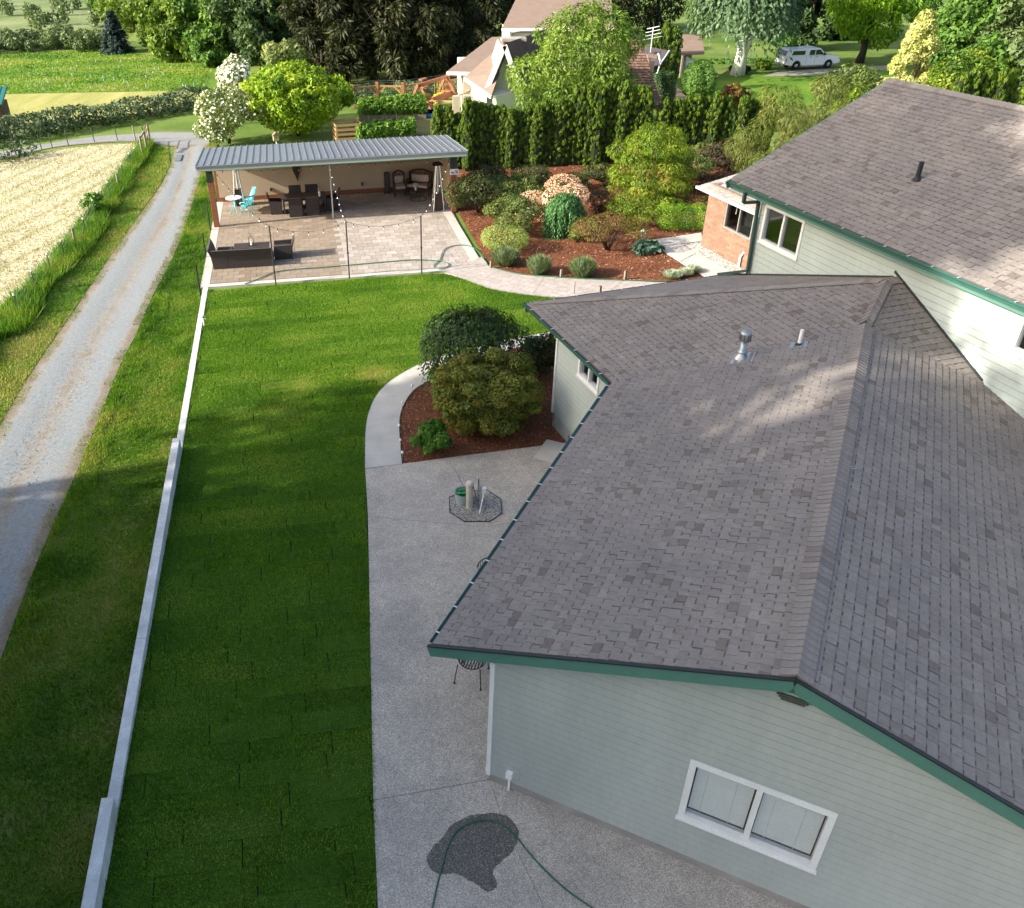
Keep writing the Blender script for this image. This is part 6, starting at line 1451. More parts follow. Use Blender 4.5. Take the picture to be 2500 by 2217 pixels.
def shrub(name, label, spec, lm, n, L, W, nb=14, seed=1, cat='shrub', z0=0.06, core=.6, squash=1.0, extra=None, group=None, spread=.6, droop=0.0, axis_up=0.0, hscale=1.0, bias=.25, lumps=None):
    p, h, w = place(*spec) if len(spec) == 4 else spec
    if len(spec) == 4 and spec[1] < 660: h, w = h * 1.08, w * 1.2
    rng = GR(seed); t = thing(name, label, cat, p, 0, group); h = h * hscale
    bl = lumps(w, h) if lumps else blobs_for(w, h, nb, rng, z0 * h, squash, core)
    parts = [blob_leaves(bl, n, L, W, rng, .70, spread, droop, bias, axis_up)]
    o = obj('foliage', np_mesh('foliage', *join(parts)), LM[lm], t)
    stems(w, h, 6, rng, max(.012, .012 * w)).build('stem', M_BARK, t, smooth=True)
    if extra:
        lm2, n2, L2, W2, up = extra; B = np.array(bl); sel = [b for b in bl[1:] if b[2] > h * up] or bl
        V = blob_leaves([(b[0], b[1], b[2], b[3] * 1.06, b[4] * 1.06, b[5] * 1.06) for b in sel], n2, L2, W2, rng, .93, .5, 0, .5)
        obj('blossom', np_mesh('blossom', *V), LM[lm2], t)
    return t
def layered(w, h):
    r = GR(33); out = [(0, 0, h * .44, w * .35, w * .33, h * .42)]
    for k in range(120):
        f = r.random(); a = r.uniform(0, 6.28); pr = math.sin(math.pi * (.16 + .68 * f)) ** .8; d = w * .5 * pr * r.uniform(.62, .90); s_ = w * r.uniform(.05, .10); out.append((math.cos(a) * d, math.sin(a) * d * .92, h * (.10 + .84 * f), s_, s_, s_ * .65))
    return out
# --- bed by the bedroom wing
shrub('maple_shrub', 'broad bronze green maple shrub in the mulch bed by the house', (1190, 1040, 872, 290), 'maple', 44000, .085, .055, 0, 3, lumps=layered)
shrub('hydrangea', 'small round hydrangea with pale flower heads at the bed corner', (1055, 1100, 1040, 96), 'hyd', 4200, .10, .075, 14, 4, cat='hydrangea', core=.7, extra=('lime', 60, .09, .08, .5))
shrub('spirea', 'bright lime shrub peeking from under the weeping tree', (1088, 945, 893, 95), 'lime', 5200, .06, .035, 10, 5, core=.7)
shrub('rhododendron', 'dark leafy rhododendron against the pale wing wall corner', (1318, 918, 826, 115), 'rhdk', 5200, .12, .045, 12, 6, cat='rhododendron')
def weeping(name, label, loc, h, w, lm, nst, seed, bark=M_BARKD, L=.07, W=.035, drop=.75, cat='tree', per=26, dome=.42, trunk=True, topbias=.5):
    rng = GR(seed); t = thing(name, label, cat, loc); R_ = w / 2; Ps, Ns, Ax = [], [], []
    mb = MB(); mb.tube([(0, 0, 0), (.05, .03, h * .4), (-.04, .05, h * .72)], [.085, .07, .055], 8)
    for k in range(nst):
        a = rng.uniform(0, 6.283); r1 = R_ * math.sqrt(rng.uniform(.02, 1.0)) * (1 + .14 * math.sin(3 * a + seed)); zt_ = h * (1 - dome * (r1 / R_) ** 2.2) * rng.uniform(.84, 1.06)
        d = np.array([math.cos(a), math.sin(a), 0]); hang = h * drop * rng.uniform(.25, 1.0) * (.35 + .65 * (r1 / R_)); n = max(6, int(per * (hang / h + .4)))
        tt = np.linspace(0, 1, n); arc = np.minimum(tt / .35, 1); fall = np.clip((tt - .30) / .7, 0, 1)
        P = d[None] * (r1 * (.45 + .55 * arc))[:, None] + np.stack([np.zeros(n), np.zeros(n), h * .86 + (zt_ - h * .86) * arc - hang * fall ** 1.25], 1) + rng.normal(0, .03 * w / 3, (n, 3))
        P[:, 2] = np.maximum(P[:, 2], .05); Ps.append(P); Ns.append(np.repeat((d + np.array([0, 0, topbias]))[None], n, 0)); Ax.append(np.repeat((d * .5 + np.array([0, 0, -.8]))[None], n, 0))
        if k % 6 == 0: mb.tube([(0, 0, h * .7), tuple(P[int(n * .3)] * np.array([.6, .6, 1]) - np.array([0, 0, .05])), tuple(P[int(n * .55)])], [.025, .014, .005], 5)
    P, N, A_ = map(np.concatenate, (Ps, Ns, Ax)); V = cards(P, N, L, W, rng, .7, A_, .6)
    if trunk: mb.build('trunk', bark, t, smooth=True)
    obj('crown', np_mesh('crown', *V), LM[lm], t); return t
wt = gp(1150, 925); weeping('weeping_tree', 'dark umbrella shaped weeping tree over the curved sidewalk', wt, zt(1150, 752, wt) * .93, 275 * mpp(wt), 'weep', 620, 8, L=.10, W=.06, drop=.55, per=30, dome=.30)
for i, (px, py) in enumerate(((1006.6, 957), (982, 1000), (975, 1056), (978, 1092), (983, 1122))):
    q = gp(px, py); o = thing('path_light', ['small white path light where the bed curves under the weeping tree', 'small white path light second along the curved sidewalk', 'small white path light third along the sidewalk beside the mulch', 'small white path light fourth along the sidewalk near the hydrangea', 'small white path light at the sidewalk corner nearest the aggregate patio'][i], 'path light', q, 0, 'path lights along the curved sidewalk')
    mb = MB(); mb.tube([(0, 0, -.02), (0, 0, .22)], .008, 6); mb.build('stake', M_GALV, o); mb = MB(); mb.lathe([(.03, .20), (.035, .21), (.035, .235), (.02, .26), (0, .262)], 10); mb.build('cap', M_PVC, o)

# --- garden bed beyond the walk
def lavender(label, spec, seed):
    p, h, w = place(*spec); t = thing('lavender', label, 'lavender', p, 0, 'lavender clumps along the stamped walk')
    obj('foliage', np_mesh('foliage', *tuft(2600, h * 1.05, w * 1.15, .022, GR(seed), 1.0)), LM['lav'], t); return t
lavender('lavender clump at the corner by the hose, largest of three', (1233, 646, 604, 68), 1)
lavender('lavender clump in the middle of the bed front', (1315, 667, 622, 58), 2)
lavender('lavender clump between the two short bed posts, furthest right of three', (1420, 673, 628, 66), 3)
def capsule(w, h): return [(0, 0, h * .5, w * .5, w * .5, h * .5), (w * .18, -.1 * w, h * .55, w * .3, w * .3, h * .42), (-w * .2, .1 * w, h * .5, w * .32, w * .32, h * .46)]
shrub('clipped_shrub', 'clipped variegated yellow green shrub beside the terrace edge', (1233, 612, 556, 98), 'box', 9000, .055, .035, 0, 11, lumps=capsule)
shrub('rhododendron', 'mid green rhododendron behind the clipped variegated shrub', (1252, 570, 490, 122), 'rhod', 7000, .13, .05, 16, 12, cat='rhododendron', core=.62)
shrub('rhododendron', 'dark tall rhododendron beside the right shelter post', (1168, 520, 428, 128), 'rhdk', 9000, .12, .045, 20, 13, cat='rhododendron', core=.66)
shrub('rhododendron', 'yellow green rhododendron left of the peach blossom bush', (1262, 505, 428, 110), 'rhod', 6500, .13, .05, 16, 14, cat='rhododendron', core=.62)
shrub('blossom_rhododendron', 'rhododendron covered in faded peach pink blossom', (1352, 540, 442, 142), 'rhod', 3200, .12, .045, 20, 15, cat='rhododendron', core=.68, extra=('peach', 7200, .085, .075, .12))
ws = gp(1374, 572); weeping('weeping_spruce', 'dense green weeping spruce mound in front of the peach blossom', ws, zt(1374, 470, ws), 96 * mpp(ws), 'spru', 760, 16, L=.14, W=.045, drop=1.05, cat='shrub', per=20, dome=.36, topbias=.25)
def maple_l(w, h):
    r = GR(17); out = []
    for k in range(26):
        a = r.uniform(0, 6.28); d = r.uniform(.1, .82); out.append((math.cos(a) * w * .5 * d, math.sin(a) * w * .42 * d, h * (.86 - .42 * d * d) * r.uniform(.82, 1.05), w * .15, w * .15, h * .14))
    return out
shrub('laceleaf_maple', 'low spreading laceleaf maple with red and gold leaves in the bed', (1484, 612, 527, 168), 'laceleaf', 13000, .075, .03, 0, 17, lumps=maple_l, droop=.5)
shrub('juniper', 'small blue green juniper left of the laceleaf maple', (1410, 592, 548, 52), 'cedar', 2200, .08, .025, 8, 18)
shrub('azalea', 'dark reddish azalea behind the weeping spruce', (1462, 515, 466, 74), 'dkred', 3200, .08, .04, 12, 19, cat='azalea')
shrub('azalea', 'yellow green azalea behind the laceleaf maple', (1545, 548, 488, 118), 'gold', 5600, .085, .045, 16, 20, cat='azalea', squash=1.1)
shrub('azalea', 'pinkish leaved shrub tucked between the azaleas and the golden cypress', (1500, 520, 462, 60), 'red', 2000, .08, .04, 8, 21)
def cyp(w, h):
    r = GR(22); out = []
    for k in range(60):
        f = r.random(); a = r.uniform(0, 6.28); rr = w * .5 * (1 - f) ** .42 * r.uniform(.60, 1.0); out.append((math.cos(a) * rr, math.sin(a) * rr, h * (.10 + .84 * f), w * .12, w * .12, h * .075))
    return out
shrub('golden_cypress', 'large golden threadleaf cypress mound in front of the tall hedge', (1582, 490, 312, 210), 'gold', 26000, .17, .035, 0, 22, cat='cypress', lumps=cyp, droop=.55, spread=.5)
def loaf(w, h): return [(dx * w, dy * w * .5, h * .48, w * .24, w * .26, h * .5) for dx in (-.28, 0, .28) for dy in (-.2, .2)]
shrub('boxwood_hedge', 'bright green clipped boxwood block beside the brick outbuilding', (1667, 556, 503, 116), 'boxg', 15000, .05, .032, 0, 23, cat='hedge', lumps=loaf)
shrub('nandina', 'red tipped shrub behind the clipped boxwood block', (1690, 510, 478, 84), 'red', 3200, .08, .035, 10, 24)
shrub('hosta', 'blue green hosta clump beneath the garden lantern', (1574, 614, 592, 56), 'hosta', 420, .26, .16, 8, 25, cat='hosta', core=.7, axis_up=-.2)
for i, (x, y, w) in enumerate(((1640, 678, 40), (1672, 672, 34), (1693, 664, 30))):
    p = gp(x, y); t = thing('blue_fescue', ['blue fescue tuft leftmost of three by the concrete path', 'blue fescue tuft in the middle of three by the concrete path', 'blue fescue tuft nearest the concrete path'][i], 'grass tuft', p, 0, 'blue fescue tufts'); obj('blades', np_mesh('blades', *tuft(1500, .30, w * mpp(p) * 1.3, .018, GR(26 + i), 1.0)), LM['fesc'], t)
shrub('rhododendron', 'dark red rhododendron behind the golden cypress on its right', (1775, 420, 355, 130), 'dkred', 5200, .12, .05, 14, 29, cat='rhododendron')
shrub('rhododendron', 'yellow green rhododendron right of the golden cypress', (1712, 405, 355, 90), 'rhod', 3600, .13, .05, 12, 30, cat='rhododendron')
shrub('rhododendron', 'low dark shrub in the shade behind the boxwood block', (1745, 470, 425, 130), 'dkred', 4200, .10, .05, 12, 31, cat='rhododendron')
def feather(w, h):
    r = GR(32); out = []
    for k in range(54):
        f = r.random() ** 1.2; a = r.uniform(0, 6.28); rr = w * .5 * (1 - f * .75) * r.uniform(.35, .9); out.append((math.cos(a) * rr, math.sin(a) * rr * .7, h * (.12 + .8 * f), w * .11, w * .11, h * .10))
    return out
fp_ = np.array([17.5, 42.6, 0.0]); shrub('feathery_cedar', 'feathery drooping cedar leaning over the roof edge of the tall wing', (fp_, zt(1850, 205, fp_), 260 * mpp(fp_)), 'cedar', 19000, .26, .03, 0, 32, cat='cedar', lumps=feather, droop=.7, spread=.5)
fp_ = np.array([20.6, 44.6, 0.0]); shrub('feathery_cedar', 'taller feathery cedar behind the tall wing ridge', (fp_, zt(1950, 180, fp_), 210 * mpp(fp_)), 'cedar', 14000, .26, .03, 0, 33, cat='cedar', lumps=feather, droop=.7, spread=.5)
for i, (x, y, ty, w, lm, lb) in enumerate(((1190, 470, 405, 90, 'rhdk', 'dark rhododendron at the hedge foot next to the shelter'), (1290, 462, 410, 110, 'rhdk', 'dark rhododendron at the hedge foot behind the yellow green one'), (1405, 468, 430, 80, 'rhdk', 'dark rhododendron at the hedge foot right of the peach blossom'), (1475, 455, 405, 90, 'rhdk', 'dark rhododendron at the hedge foot left of the golden cypress'), (1690, 440, 385, 90, 'rhod', 'green rhododendron between the golden cypress and the outbuilding roof'), (1620, 520, 480, 70, 'gold', 'low golden shrub at the foot of the golden cypress'), (1330, 500, 455, 70, 'rhod', 'green shrub peeking out left behind the peach blossom'))):
    shrub('rhododendron' if lm != 'gold' else 'golden_shrub', lb, (x, y, ty, w), lm, 4200, .12, .05, 16, 300 + i, cat='rhododendron' if lm != 'gold' else 'shrub', core=.62)
# lantern and short posts in the bed
q = gp(1566, 602); o = thing('garden_lantern', 'small metal lantern on a post above the hosta', 'lantern', q); mb = MB(); mb.tube([(0, 0, -.03), (0, 0, .45)], .02, 6); mb.build('post', M_GALV, o); mb = MB(); mb.box(-.07, .07, -.07, .07, .45, .66); mb.build('glass', mat('frosted_lamp', (0.42, 0.42, 0.40), 0.3), o); mb = MB(); mb.lathe([(.11, .66), (.02, .75), (0, .76)], 4); mb.build('hood', M_GALV, o)
M_POSTW = mat('weathered_wood', (0.20, 0.16, 0.12), 0.9, 0.25, 12, 50, 0.2, bmp=0.3, stretch=(3, 3, .5))
for (x, y, ty, lb) in ((1370, 677, 658, 'short weathered stake between the middle and right lavender'), (1526, 682, 661, 'short weathered stake near the blue fescue'), (1464, 717, 699, 'weathered stake at the lawn edge of the stamped walk'), (1199, 655, 637, 'short dark stake at the hose corner of the bed')):
    q = gp(x, y); hh = zt(x, ty, q); o = thing('garden_stake', lb, 'stake', q, R(20), 'short stakes along the stamped walk'); mb = MB(); mb.box(-.045, .045, -.045, .045, -.05, hh); mb.build('stake', M_POSTW, o); mb = MB(); mb.lathe([(.055, hh), (.05, hh + .02), (0, hh + .03)], 4); mb.build('cap', M_DKG, o)
q = gp(1402, 718); o = thing('marker_rod', 'thin rusty rod standing at the lawn edge of the stamped walk', 'rod', q); mb = MB(); mb.tube([(0, 0, -.05), (0, 0, .45)], .012, 6); mb.build('rod', mat('rusty_iron', (0.12, 0.06, 0.04), 0.8, 0.3), o)

# --- the tall arborvitae hedge
arb_me = []
def arb_column(r, nb=240, n=12500):
    bl = []
    for k in range(nb):
        f = r.random() ** .92; a = r.uniform(0, 6.28); pr = (.82 + .18 * min(1, f * 3)) if f < .70 else math.sqrt(max(0.0, 1 - ((f - .70) / .31) ** 2))
        q = .5 * pr * r.uniform(.52, .80); rr = r.uniform(.085, .13) * (.55 + .45 * pr); bl.append((math.cos(a) * q * 1.08, math.sin(a) * q * 1.08, min(f, .985) * .965, rr, rr, r.uniform(.018, .032)))
    return blob_leaves(bl, n, .030, .055, r, .75, .6, 0, .3, .9)
for k in range(4):
    V = arb_column(GR(50 + k))
    arb_me.append(np_mesh('crown', *V)); arb_me[-1].materials.append(LM['arb'])
tk = MB().tube([(0, 0, -.02), (0, 0, .9)], [.05, .01], 6).mesh('trunk'); tk.materials.append(M_BARKD)
core = MB().lathe([(.36, .02), (.40, .3), (.36, .68), (.20, .9), (0, .95)], 10).mesh('inner_branches'); core.materials.append(mat('inner_twigs', (0.012, 0.020, 0.006), 0.95))
def hedge_xy(px):
    A_, B_ = np.array([1.5, 47.2]), np.array([40.0, 49.6]); r = ray(px, 250); d = B_ - A_; t, s_ = np.linalg.solve(np.array([[r[0], -d[0]], [r[1], -d[1]]]), A_); return A_ + d * s_
arb_tops = [(1069, 251, 30), (1095, 255, 30), (1117, 273, 28), (1142, 235, 30), (1160, 243, 30), (1178, 246, 28), (1204, 249, 36), (1226, 252, 30), (1248, 260, 32), (1266, 264, 28), (1294, 249, 36), (1313, 252, 32), (1334, 238, 36), (1369, 235, 38), (1388, 240, 32), (1415, 197, 40), (1441, 200, 36), (1462, 206, 34), (1488, 194, 38), (1524, 194, 44), (1559, 205, 38), (1578, 206, 36), (1622, 234, 28), (1654, 237, 38), (1678, 232, 32), (1702, 227, 36), (1727, 232, 32), (1748, 218, 32), (1777, 230, 34), (1815, 230, 34), (1842, 236, 32), (1856, 242, 30), (1884, 227, 34), (2332, 172, 36), (2361, 160, 38), (2396, 165, 36), (2428, 160, 38), (2462, 162, 36), (2492, 168, 36)]
_words = ['first', 'second', 'third', 'fourth', 'fifth', 'sixth', 'seventh', 'eighth', 'ninth', 'tenth', 'eleventh', 'twelfth', 'thirteenth', 'fourteenth', 'fifteenth', 'sixteenth', 'seventeenth', 'eighteenth', 'nineteenth', 'twentieth', 'twenty first', 'twenty second', 'twenty third', 'twenty fourth', 'twenty fifth', 'twenty sixth', 'twenty seventh', 'twenty eighth', 'twenty ninth', 'thirtieth', 'thirty first', 'thirty second', 'thirty third']
for i, (px, ty, w) in enumerate(arb_tops):
    xy = hedge_xy(px); p = np.array([xy[0], xy[1] + RNG.normal(0, .12), 0]); h = zt(px, ty, p); ww = max(w * mpp(p) * 1.12, .80)
    lb = ('arborvitae column, %s from the shelter end of the tall hedge' % _words[i]) if i < 33 else ('arborvitae column beyond the tall wing ridge, %s from the left' % _words[i - 33])
    t = thing('arborvitae', lb, 'arborvitae', p, RNG.uniform(0, 6.28), 'arborvitae hedge columns'); t.scale = (1, 1, 1)
    for nm, me in (('crown', arb_me[i % 4]), ('inner_branches', core), ('trunk', tk)):
        o = bpy.data.objects.new(nm, me); o.scale = (ww, ww, h); link(o, t)

# ================================================================ beyond the garden: hedges, trees, neighbour, vehicles
FM = dict(
    willow=leaf_mat('willow_leaf', [(0.05, 0.10, 0.012), (0.10, 0.18, 0.02), (0.17, 0.26, 0.035), (0.25, 0.33, 0.06)], 0.3),
    green=leaf_mat('midgreen_leaf', [(0.0390, 0.0910, 0.0156), (0.0780, 0.1690, 0.0260), (0.1430, 0.2600, 0.0390)], 0.3),
    dkgreen=leaf_mat('deep_green_leaf', [(0.0156, 0.0390, 0.0130), (0.0390, 0.0780, 0.0234), (0.0715, 0.1235, 0.0325)], 0.25),
    pine=leaf_mat('dark_pine_needle', [(0.014, 0.020, 0.008), (0.034, 0.042, 0.014), (0.065, 0.072, 0.022)], 0.2),
    bspruce=leaf_mat('blue_spruce_needle', [(0.025, 0.045, 0.040), (0.05, 0.085, 0.075), (0.10, 0.15, 0.13)], 0.15),
    laurel=leaf_mat('bright_laurel_leaf', [(0.06, 0.13, 0.008), (0.14, 0.26, 0.012), (0.26, 0.38, 0.02), (0.36, 0.45, 0.04)], 0.35),
    elder=leaf_mat('elder_leaf', [(0.08, 0.12, 0.03), (0.16, 0.21, 0.06), (0.26, 0.30, 0.11)], 0.3),
    birch=leaf_mat('birch_leaf', [(0.04, 0.085, 0.04), (0.085, 0.155, 0.075), (0.15, 0.23, 0.12)], 0.3),
    locust=leaf_mat('locust_leaf', [(0.07, 0.16, 0.006), (0.15, 0.29, 0.010), (0.27, 0.42, 0.02)], 0.35),
    goldc=leaf_mat('golden_conifer_leaf', [(0.22, 0.26, 0.05), (0.42, 0.44, 0.14), (0.56, 0.56, 0.26)], 0.3),
    bramble=leaf_mat('bramble_leaf', [(0.022, 0.05, 0.018), (0.045, 0.085, 0.032), (0.085, 0.13, 0.06), (0.17, 0.22, 0.13)], 0.2),
    veg=leaf_mat('vegetable_leaf', [(0.05, 0.12, 0.01), (0.10, 0.21, 0.02), (0.20, 0.32, 0.04)], 0.3),
    brush=leaf_mat('brush_leaf', [(0.0405, 0.0743, 0.0243), (0.0945, 0.1418, 0.0473), (0.1755, 0.2295, 0.0945)], 0.2),
)
def far_tree(name, label, base, h, w, fm, n, L, W, seed, nb=34, z0=.18, bark=M_BARK, shape='round', group=None, trunk_r=None, shell=.6, droop=0.0, cat='tree', limbs=8, z_off=-.05):
    r = GR(seed); p = np.array([base[0], base[1], z_off]); t = thing(name, label, cat, p, 0, group); bl = []
    for k in range(nb):
        f = r.random(); a = r.uniform(0, 6.28)
        if shape == 'round': pr = math.sin(math.pi * (.10 + .82 * f)) ** .65
        elif shape == 'cone': pr = (1 - f) ** .8 + .06
        elif shape == 'open': pr = .35 + .65 * f ** .6 if f < .75 else math.sqrt(max(.05, 1 - ((f - .75) / .26) ** 2))
        else: pr = .9
        rr = w * .5 * pr * math.sqrt(r.uniform(.08, .80)); s_ = w * r.uniform(.10, .17) * (.6 + .4 * pr); bl.append((math.cos(a) * rr, math.sin(a) * rr, h * (z0 + (1 - z0) * f * .94), s_, s_, s_ * .85))
    obj('crown', np_mesh('crown', *blob_leaves(bl, n, L, W, r, shell, .7, droop, .3)), FM[fm], t)
    obj('trunk', trunk_mesh(h * .85, trunk_r or max(.08, h * .018), r, limbs, .38), bark, t); return t
def T(name, label, px, fm, n, L, W, seed, **kw):      # px: base x, base y, top y, width
    p = gp(px[0], px[1]); return far_tree(name, label, p, zt(px[0], px[2], p), px[3] * mpp(p), fm, n, L, W, seed, **kw)

# --- big clipped laurel dome and the blossoming shrubs beyond the shelter
p = gp(728, 330); h = zt(728, 140, p); w = 285 * mpp(p)
def dome(w, h): 
    r = GR(3); out = [(0, 0, h * .46, w * .40, w * .38, h * .42)]
    for k in range(95):
        d = rdir(1, r)[0]; d[2] = abs(d[2]); kk = r.uniform(.86, 1.10); s_ = r.uniform(.045, .10); out.append((d[0] * w * .42 * kk, d[1] * w * .40 * kk, h * .40 + d[2] * h * .48 * kk, w * s_, w * s_, h * s_))
    return out
LM['laurel'] = FM['laurel']; LM['elder'] = FM['elder']
shrub('laurel_dome', 'huge bright green dome shaped shrub behind the shelter', (p, h, w), 'laurel', 26000, .26, .13, 0, 41, lumps=dome, spread=.7)
shrub('elder_shrub', 'large white blossoming elder shrub beside the lane bend', (gp(560, 350), zt(560, 215, gp(560, 350)), 165 * mpp(gp(560, 350))), 'elder', 15000, .18, .09, 34, 42, core=.6, extra=('white', 1100, .14, .13, .15))
shrub('elder_shrub', 'paler white blossoming elder shrub behind the first at the lane bend', (gp(590, 300), zt(590, 140, gp(590, 300)), 95 * mpp(gp(590, 300))), 'elder', 6000, .2, .1, 20, 43, core=.55, extra=('white', 2600, .17, .15, .3))
shrub('olive_bush', 'olive green bush behind the laurel dome', (gp(700, 215), zt(700, 98, gp(700, 215)), 110 * mpp(gp(700, 215))), 'elder', 5200, .3, .16, 20, 44)
# --- bramble hedge along the far lane
def hedge_run(name, label, pts, w, h, lm, n, L, W, seed, cat='hedge'):
    P = smooth_line([gp(*q) for q in pts], 6); c = np.mean(P, 0); t = thing(name, label, cat, c * np.array([1, 1, 0])); r = GR(seed); bl = []
    for k, q in enumerate(P):
        for j in range(3): s_ = r.uniform(.75, 1.2); bl.append((q[0] - c[0] + r.normal(0, w * .18), q[1] - c[1] + r.normal(0, w * .22), h * r.uniform(.35, .62) * s_, w * .55, w * .5, h * .42 * s_))
    obj('foliage', np_mesh('foliage', *blob_leaves(bl, n, L, W, r, .7, .7)), FM[lm], t)
    mb = MB()
    for q in P[::3]: mb.tube([(q[0] - c[0], q[1] - c[1], -.05), (q[0] - c[0] + r.normal(0, .2), q[1] - c[1] + r.normal(0, .2), h * .7)], [.03, .01], 5)
    mb.build('canes', M_BARK, t); return t
hedge_run('bramble_hedge', 'long silvery green bramble hedge following the far bend of the lane', [(-90, 355), (0, 342), (100, 327), (200, 309), (300, 292), (380, 278), (450, 265), (490, 258)], 1.9, 1.2, 'bramble', 50000, .22, .12, 45)
hedge_run('roadside_bush', 'low dark bushes where the lane meets the left edge', [(-70, 395), (0, 392), (30, 388), (62, 378)], 1.2, .9, 'bramble', 3000, .25, .12, 46, 'bush')
q = gp(232, 522); shrub('wild_bush', 'small leafy bush growing through the wire fence', (q + zhat * -.03, 1.0, 1.05), 'hyd', 1300, .13, .075, 10, 47, cat='bush')
# --- fence along the hay field
M_TPOST = mat('steel_fence_post', (0.05, 0.06, 0.05), 0.7); M_WPOST = mat('grey_fence_wood', (0.24, 0.20, 0.15), 0.9, 0.25, 10, 50, 0.2, stretch=(3, 3, .5))
fpp = [((47.5, 770), (38, 721), 0), ((89, 710), (79, 677), 0), ((126, 667), (118, 635), 0), ((159, 632.5), (148, 599.5), 0), ((184, 598), (173.6, 565), 1), ((212, 576.5), (202, 541), 0), ((234, 529), (227, 506), 0), ((255, 503), (248, 487.6), 0), ((270, 483), (265, 465), 0), ((290, 460), (282.5, 429), 1), ((303, 437), (299, 420), 0), ((321, 410), (318, 396), 0), ((334, 396), (331, 380), 0)]
ff = thing('wire_fence', 'wire fence with steel and wooden posts along the hay field', 'fence', (*fence_xy[6], 0)); o0 = np.array([*fence_xy[6], 0])
tops = []
for b, tp, wd in fpp:
    q = gp(*b); hh = max(.75, min(1.35, zt(tp[0], tp[1], q)))
    mb = MB(); pt = q - o0
    if wd: mb.tube([pt - zhat * .05, pt + zhat * hh + np.array([.03, 0, 0])], .055, 8); mb.build('wooden_post', M_WPOST, ff)
    else:
        mb.tube([pt - zhat * .05, pt + zhat * hh], .022, 5); po = mb.build('steel_post', M_TPOST, ff); mb = MB(); mb.lathe([(.035, hh), (.035, hh + .07), (0, hh + .08)], 7, pt); mb.build('cap', M_PVC, po)
    tops.append((pt, hh))
for f in (.35, .65, .93):
    mb = MB()
    for (a, ha), (b, hb2) in zip(tops[:-1], tops[1:]): mb.tube([a + zhat * ha * f, b + zhat * hb2 * f], .006, 4, False)
    mb.build('wire', M_GALV, ff)
# corner braces and rusty gate at the bend
gt = thing('field_gate', 'rusty wooden brace and gate at the field corner by the lane bend', 'gate', gp(350, 372)); o1 = gp(350, 372)
for b, tp in (((349, 380), (344, 354)), ((359, 368), (354, 341)), ((367, 348), (360, 326))):
    q = gp(*b) - o1; hh = zt(tp[0], tp[1], gp(*b)); mb = MB(); mb.tube([q, q + zhat * min(1.6, max(1.1, hh))], .07, 8); mb.build('post', M_WPOST, gt)
qa, qb, qc = gp(349, 380) - o1, gp(359, 368) - o1, gp(367, 348) - o1
mb = MB(); mb.beam(qa + zhat * 1.0, qb + zhat * 1.1, .1, .1); mb.build('brace', M_WPOST, gt)
M_RUST = mat('rusty_gate', (0.20, 0.09, 0.05), 0.8, 0.3)
for z in (.25, .55, .85, 1.15): mb = MB(); mb.tube([qb + zhat * z, qc + zhat * z], .025, 6); mb.build('bar', M_RUST, gt)
lp = [((490, 1042), (478, 993)), ((375, 1056), (357, 1022)), ((300, 1073), (278, 1012)), ((675, 1015), (658, 960)), ((840, 1003), (822, 958)), ((968, 1003), (946, 922)), ((1032, 995), (1018, 940)), ((115, 1105), (90, 1035))]
fe = thing('lane_fence', 'row of thin posts between the hay field and the far lane', 'fence', gp(168, 357)); o2 = gp(168, 357)
for (b, t_) in lp:
    q = gp(b[0] * .3425, b[1] * .3425); hh = zt(t_[0] * .3425, t_[1] * .3425, q); mb = MB(); mb.tube([q - o2, q - o2 + np.array([-.05, 0, min(1.9, max(.9, hh))])], .045 if b[0] in (968, 115) else .028, 6); mb.build('post', M_WPOST if b[0] in (968, 115) else M_TPOST, fe)
# speed mat on the lane
q = gp(436, 386); mb = MB(); mb.box(-.17, .17, -.75, .75, 0.0, .02); sm_ = thing('lane_mat', 'grey rubber mat lying across the lane near the bend', 'mat', q + zhat * .012, R(8)); mb.build('mat', mat('rubber_mat', (0.13, 0.14, 0.15), 0.7), sm_)
# shed at the left edge
q = gp(-14, 312); sd_ = thing('field_shed', 'small dark shed with a green metal roof at the left edge', 'shed', q, R(12))
mb = MB(); mb.box(-1.4, 1.0, -1.2, 1.2, -.05, 1.55); mb.build('walls', mat('shed_wood', (0.10, 0.055, 0.035), 0.8, 0.25, 6, stretch=(1, 1, .3)), sd_)
mb = MB(); mb.extrude([(-1.7, -1.5, 1.62), (1.2, -1.5, 1.62), (1.2, 1.5, 2.25), (-1.7, 1.5, 2.25)], (0, 0, .06)); rf = mb.build('roof', mat('green_metal', (0.015, 0.13, 0.11), 0.4, 0.08), sd_)
for k in range(9): x = -1.68 + k * .35; mb = MB(); mb.extrude([(x, -1.5, 1.682), (x + .05, -1.5, 1.682), (x + .05, 1.5, 2.312), (x, 1.5, 2.312)], (0, 0, .03)); mb.build('rib', MATS['green_metal'], rf)
mb = MB(); mb.box(-.5, .3, -1.23, -1.201, 0, 1.4); mb.build('door', M_DKG, sd_)
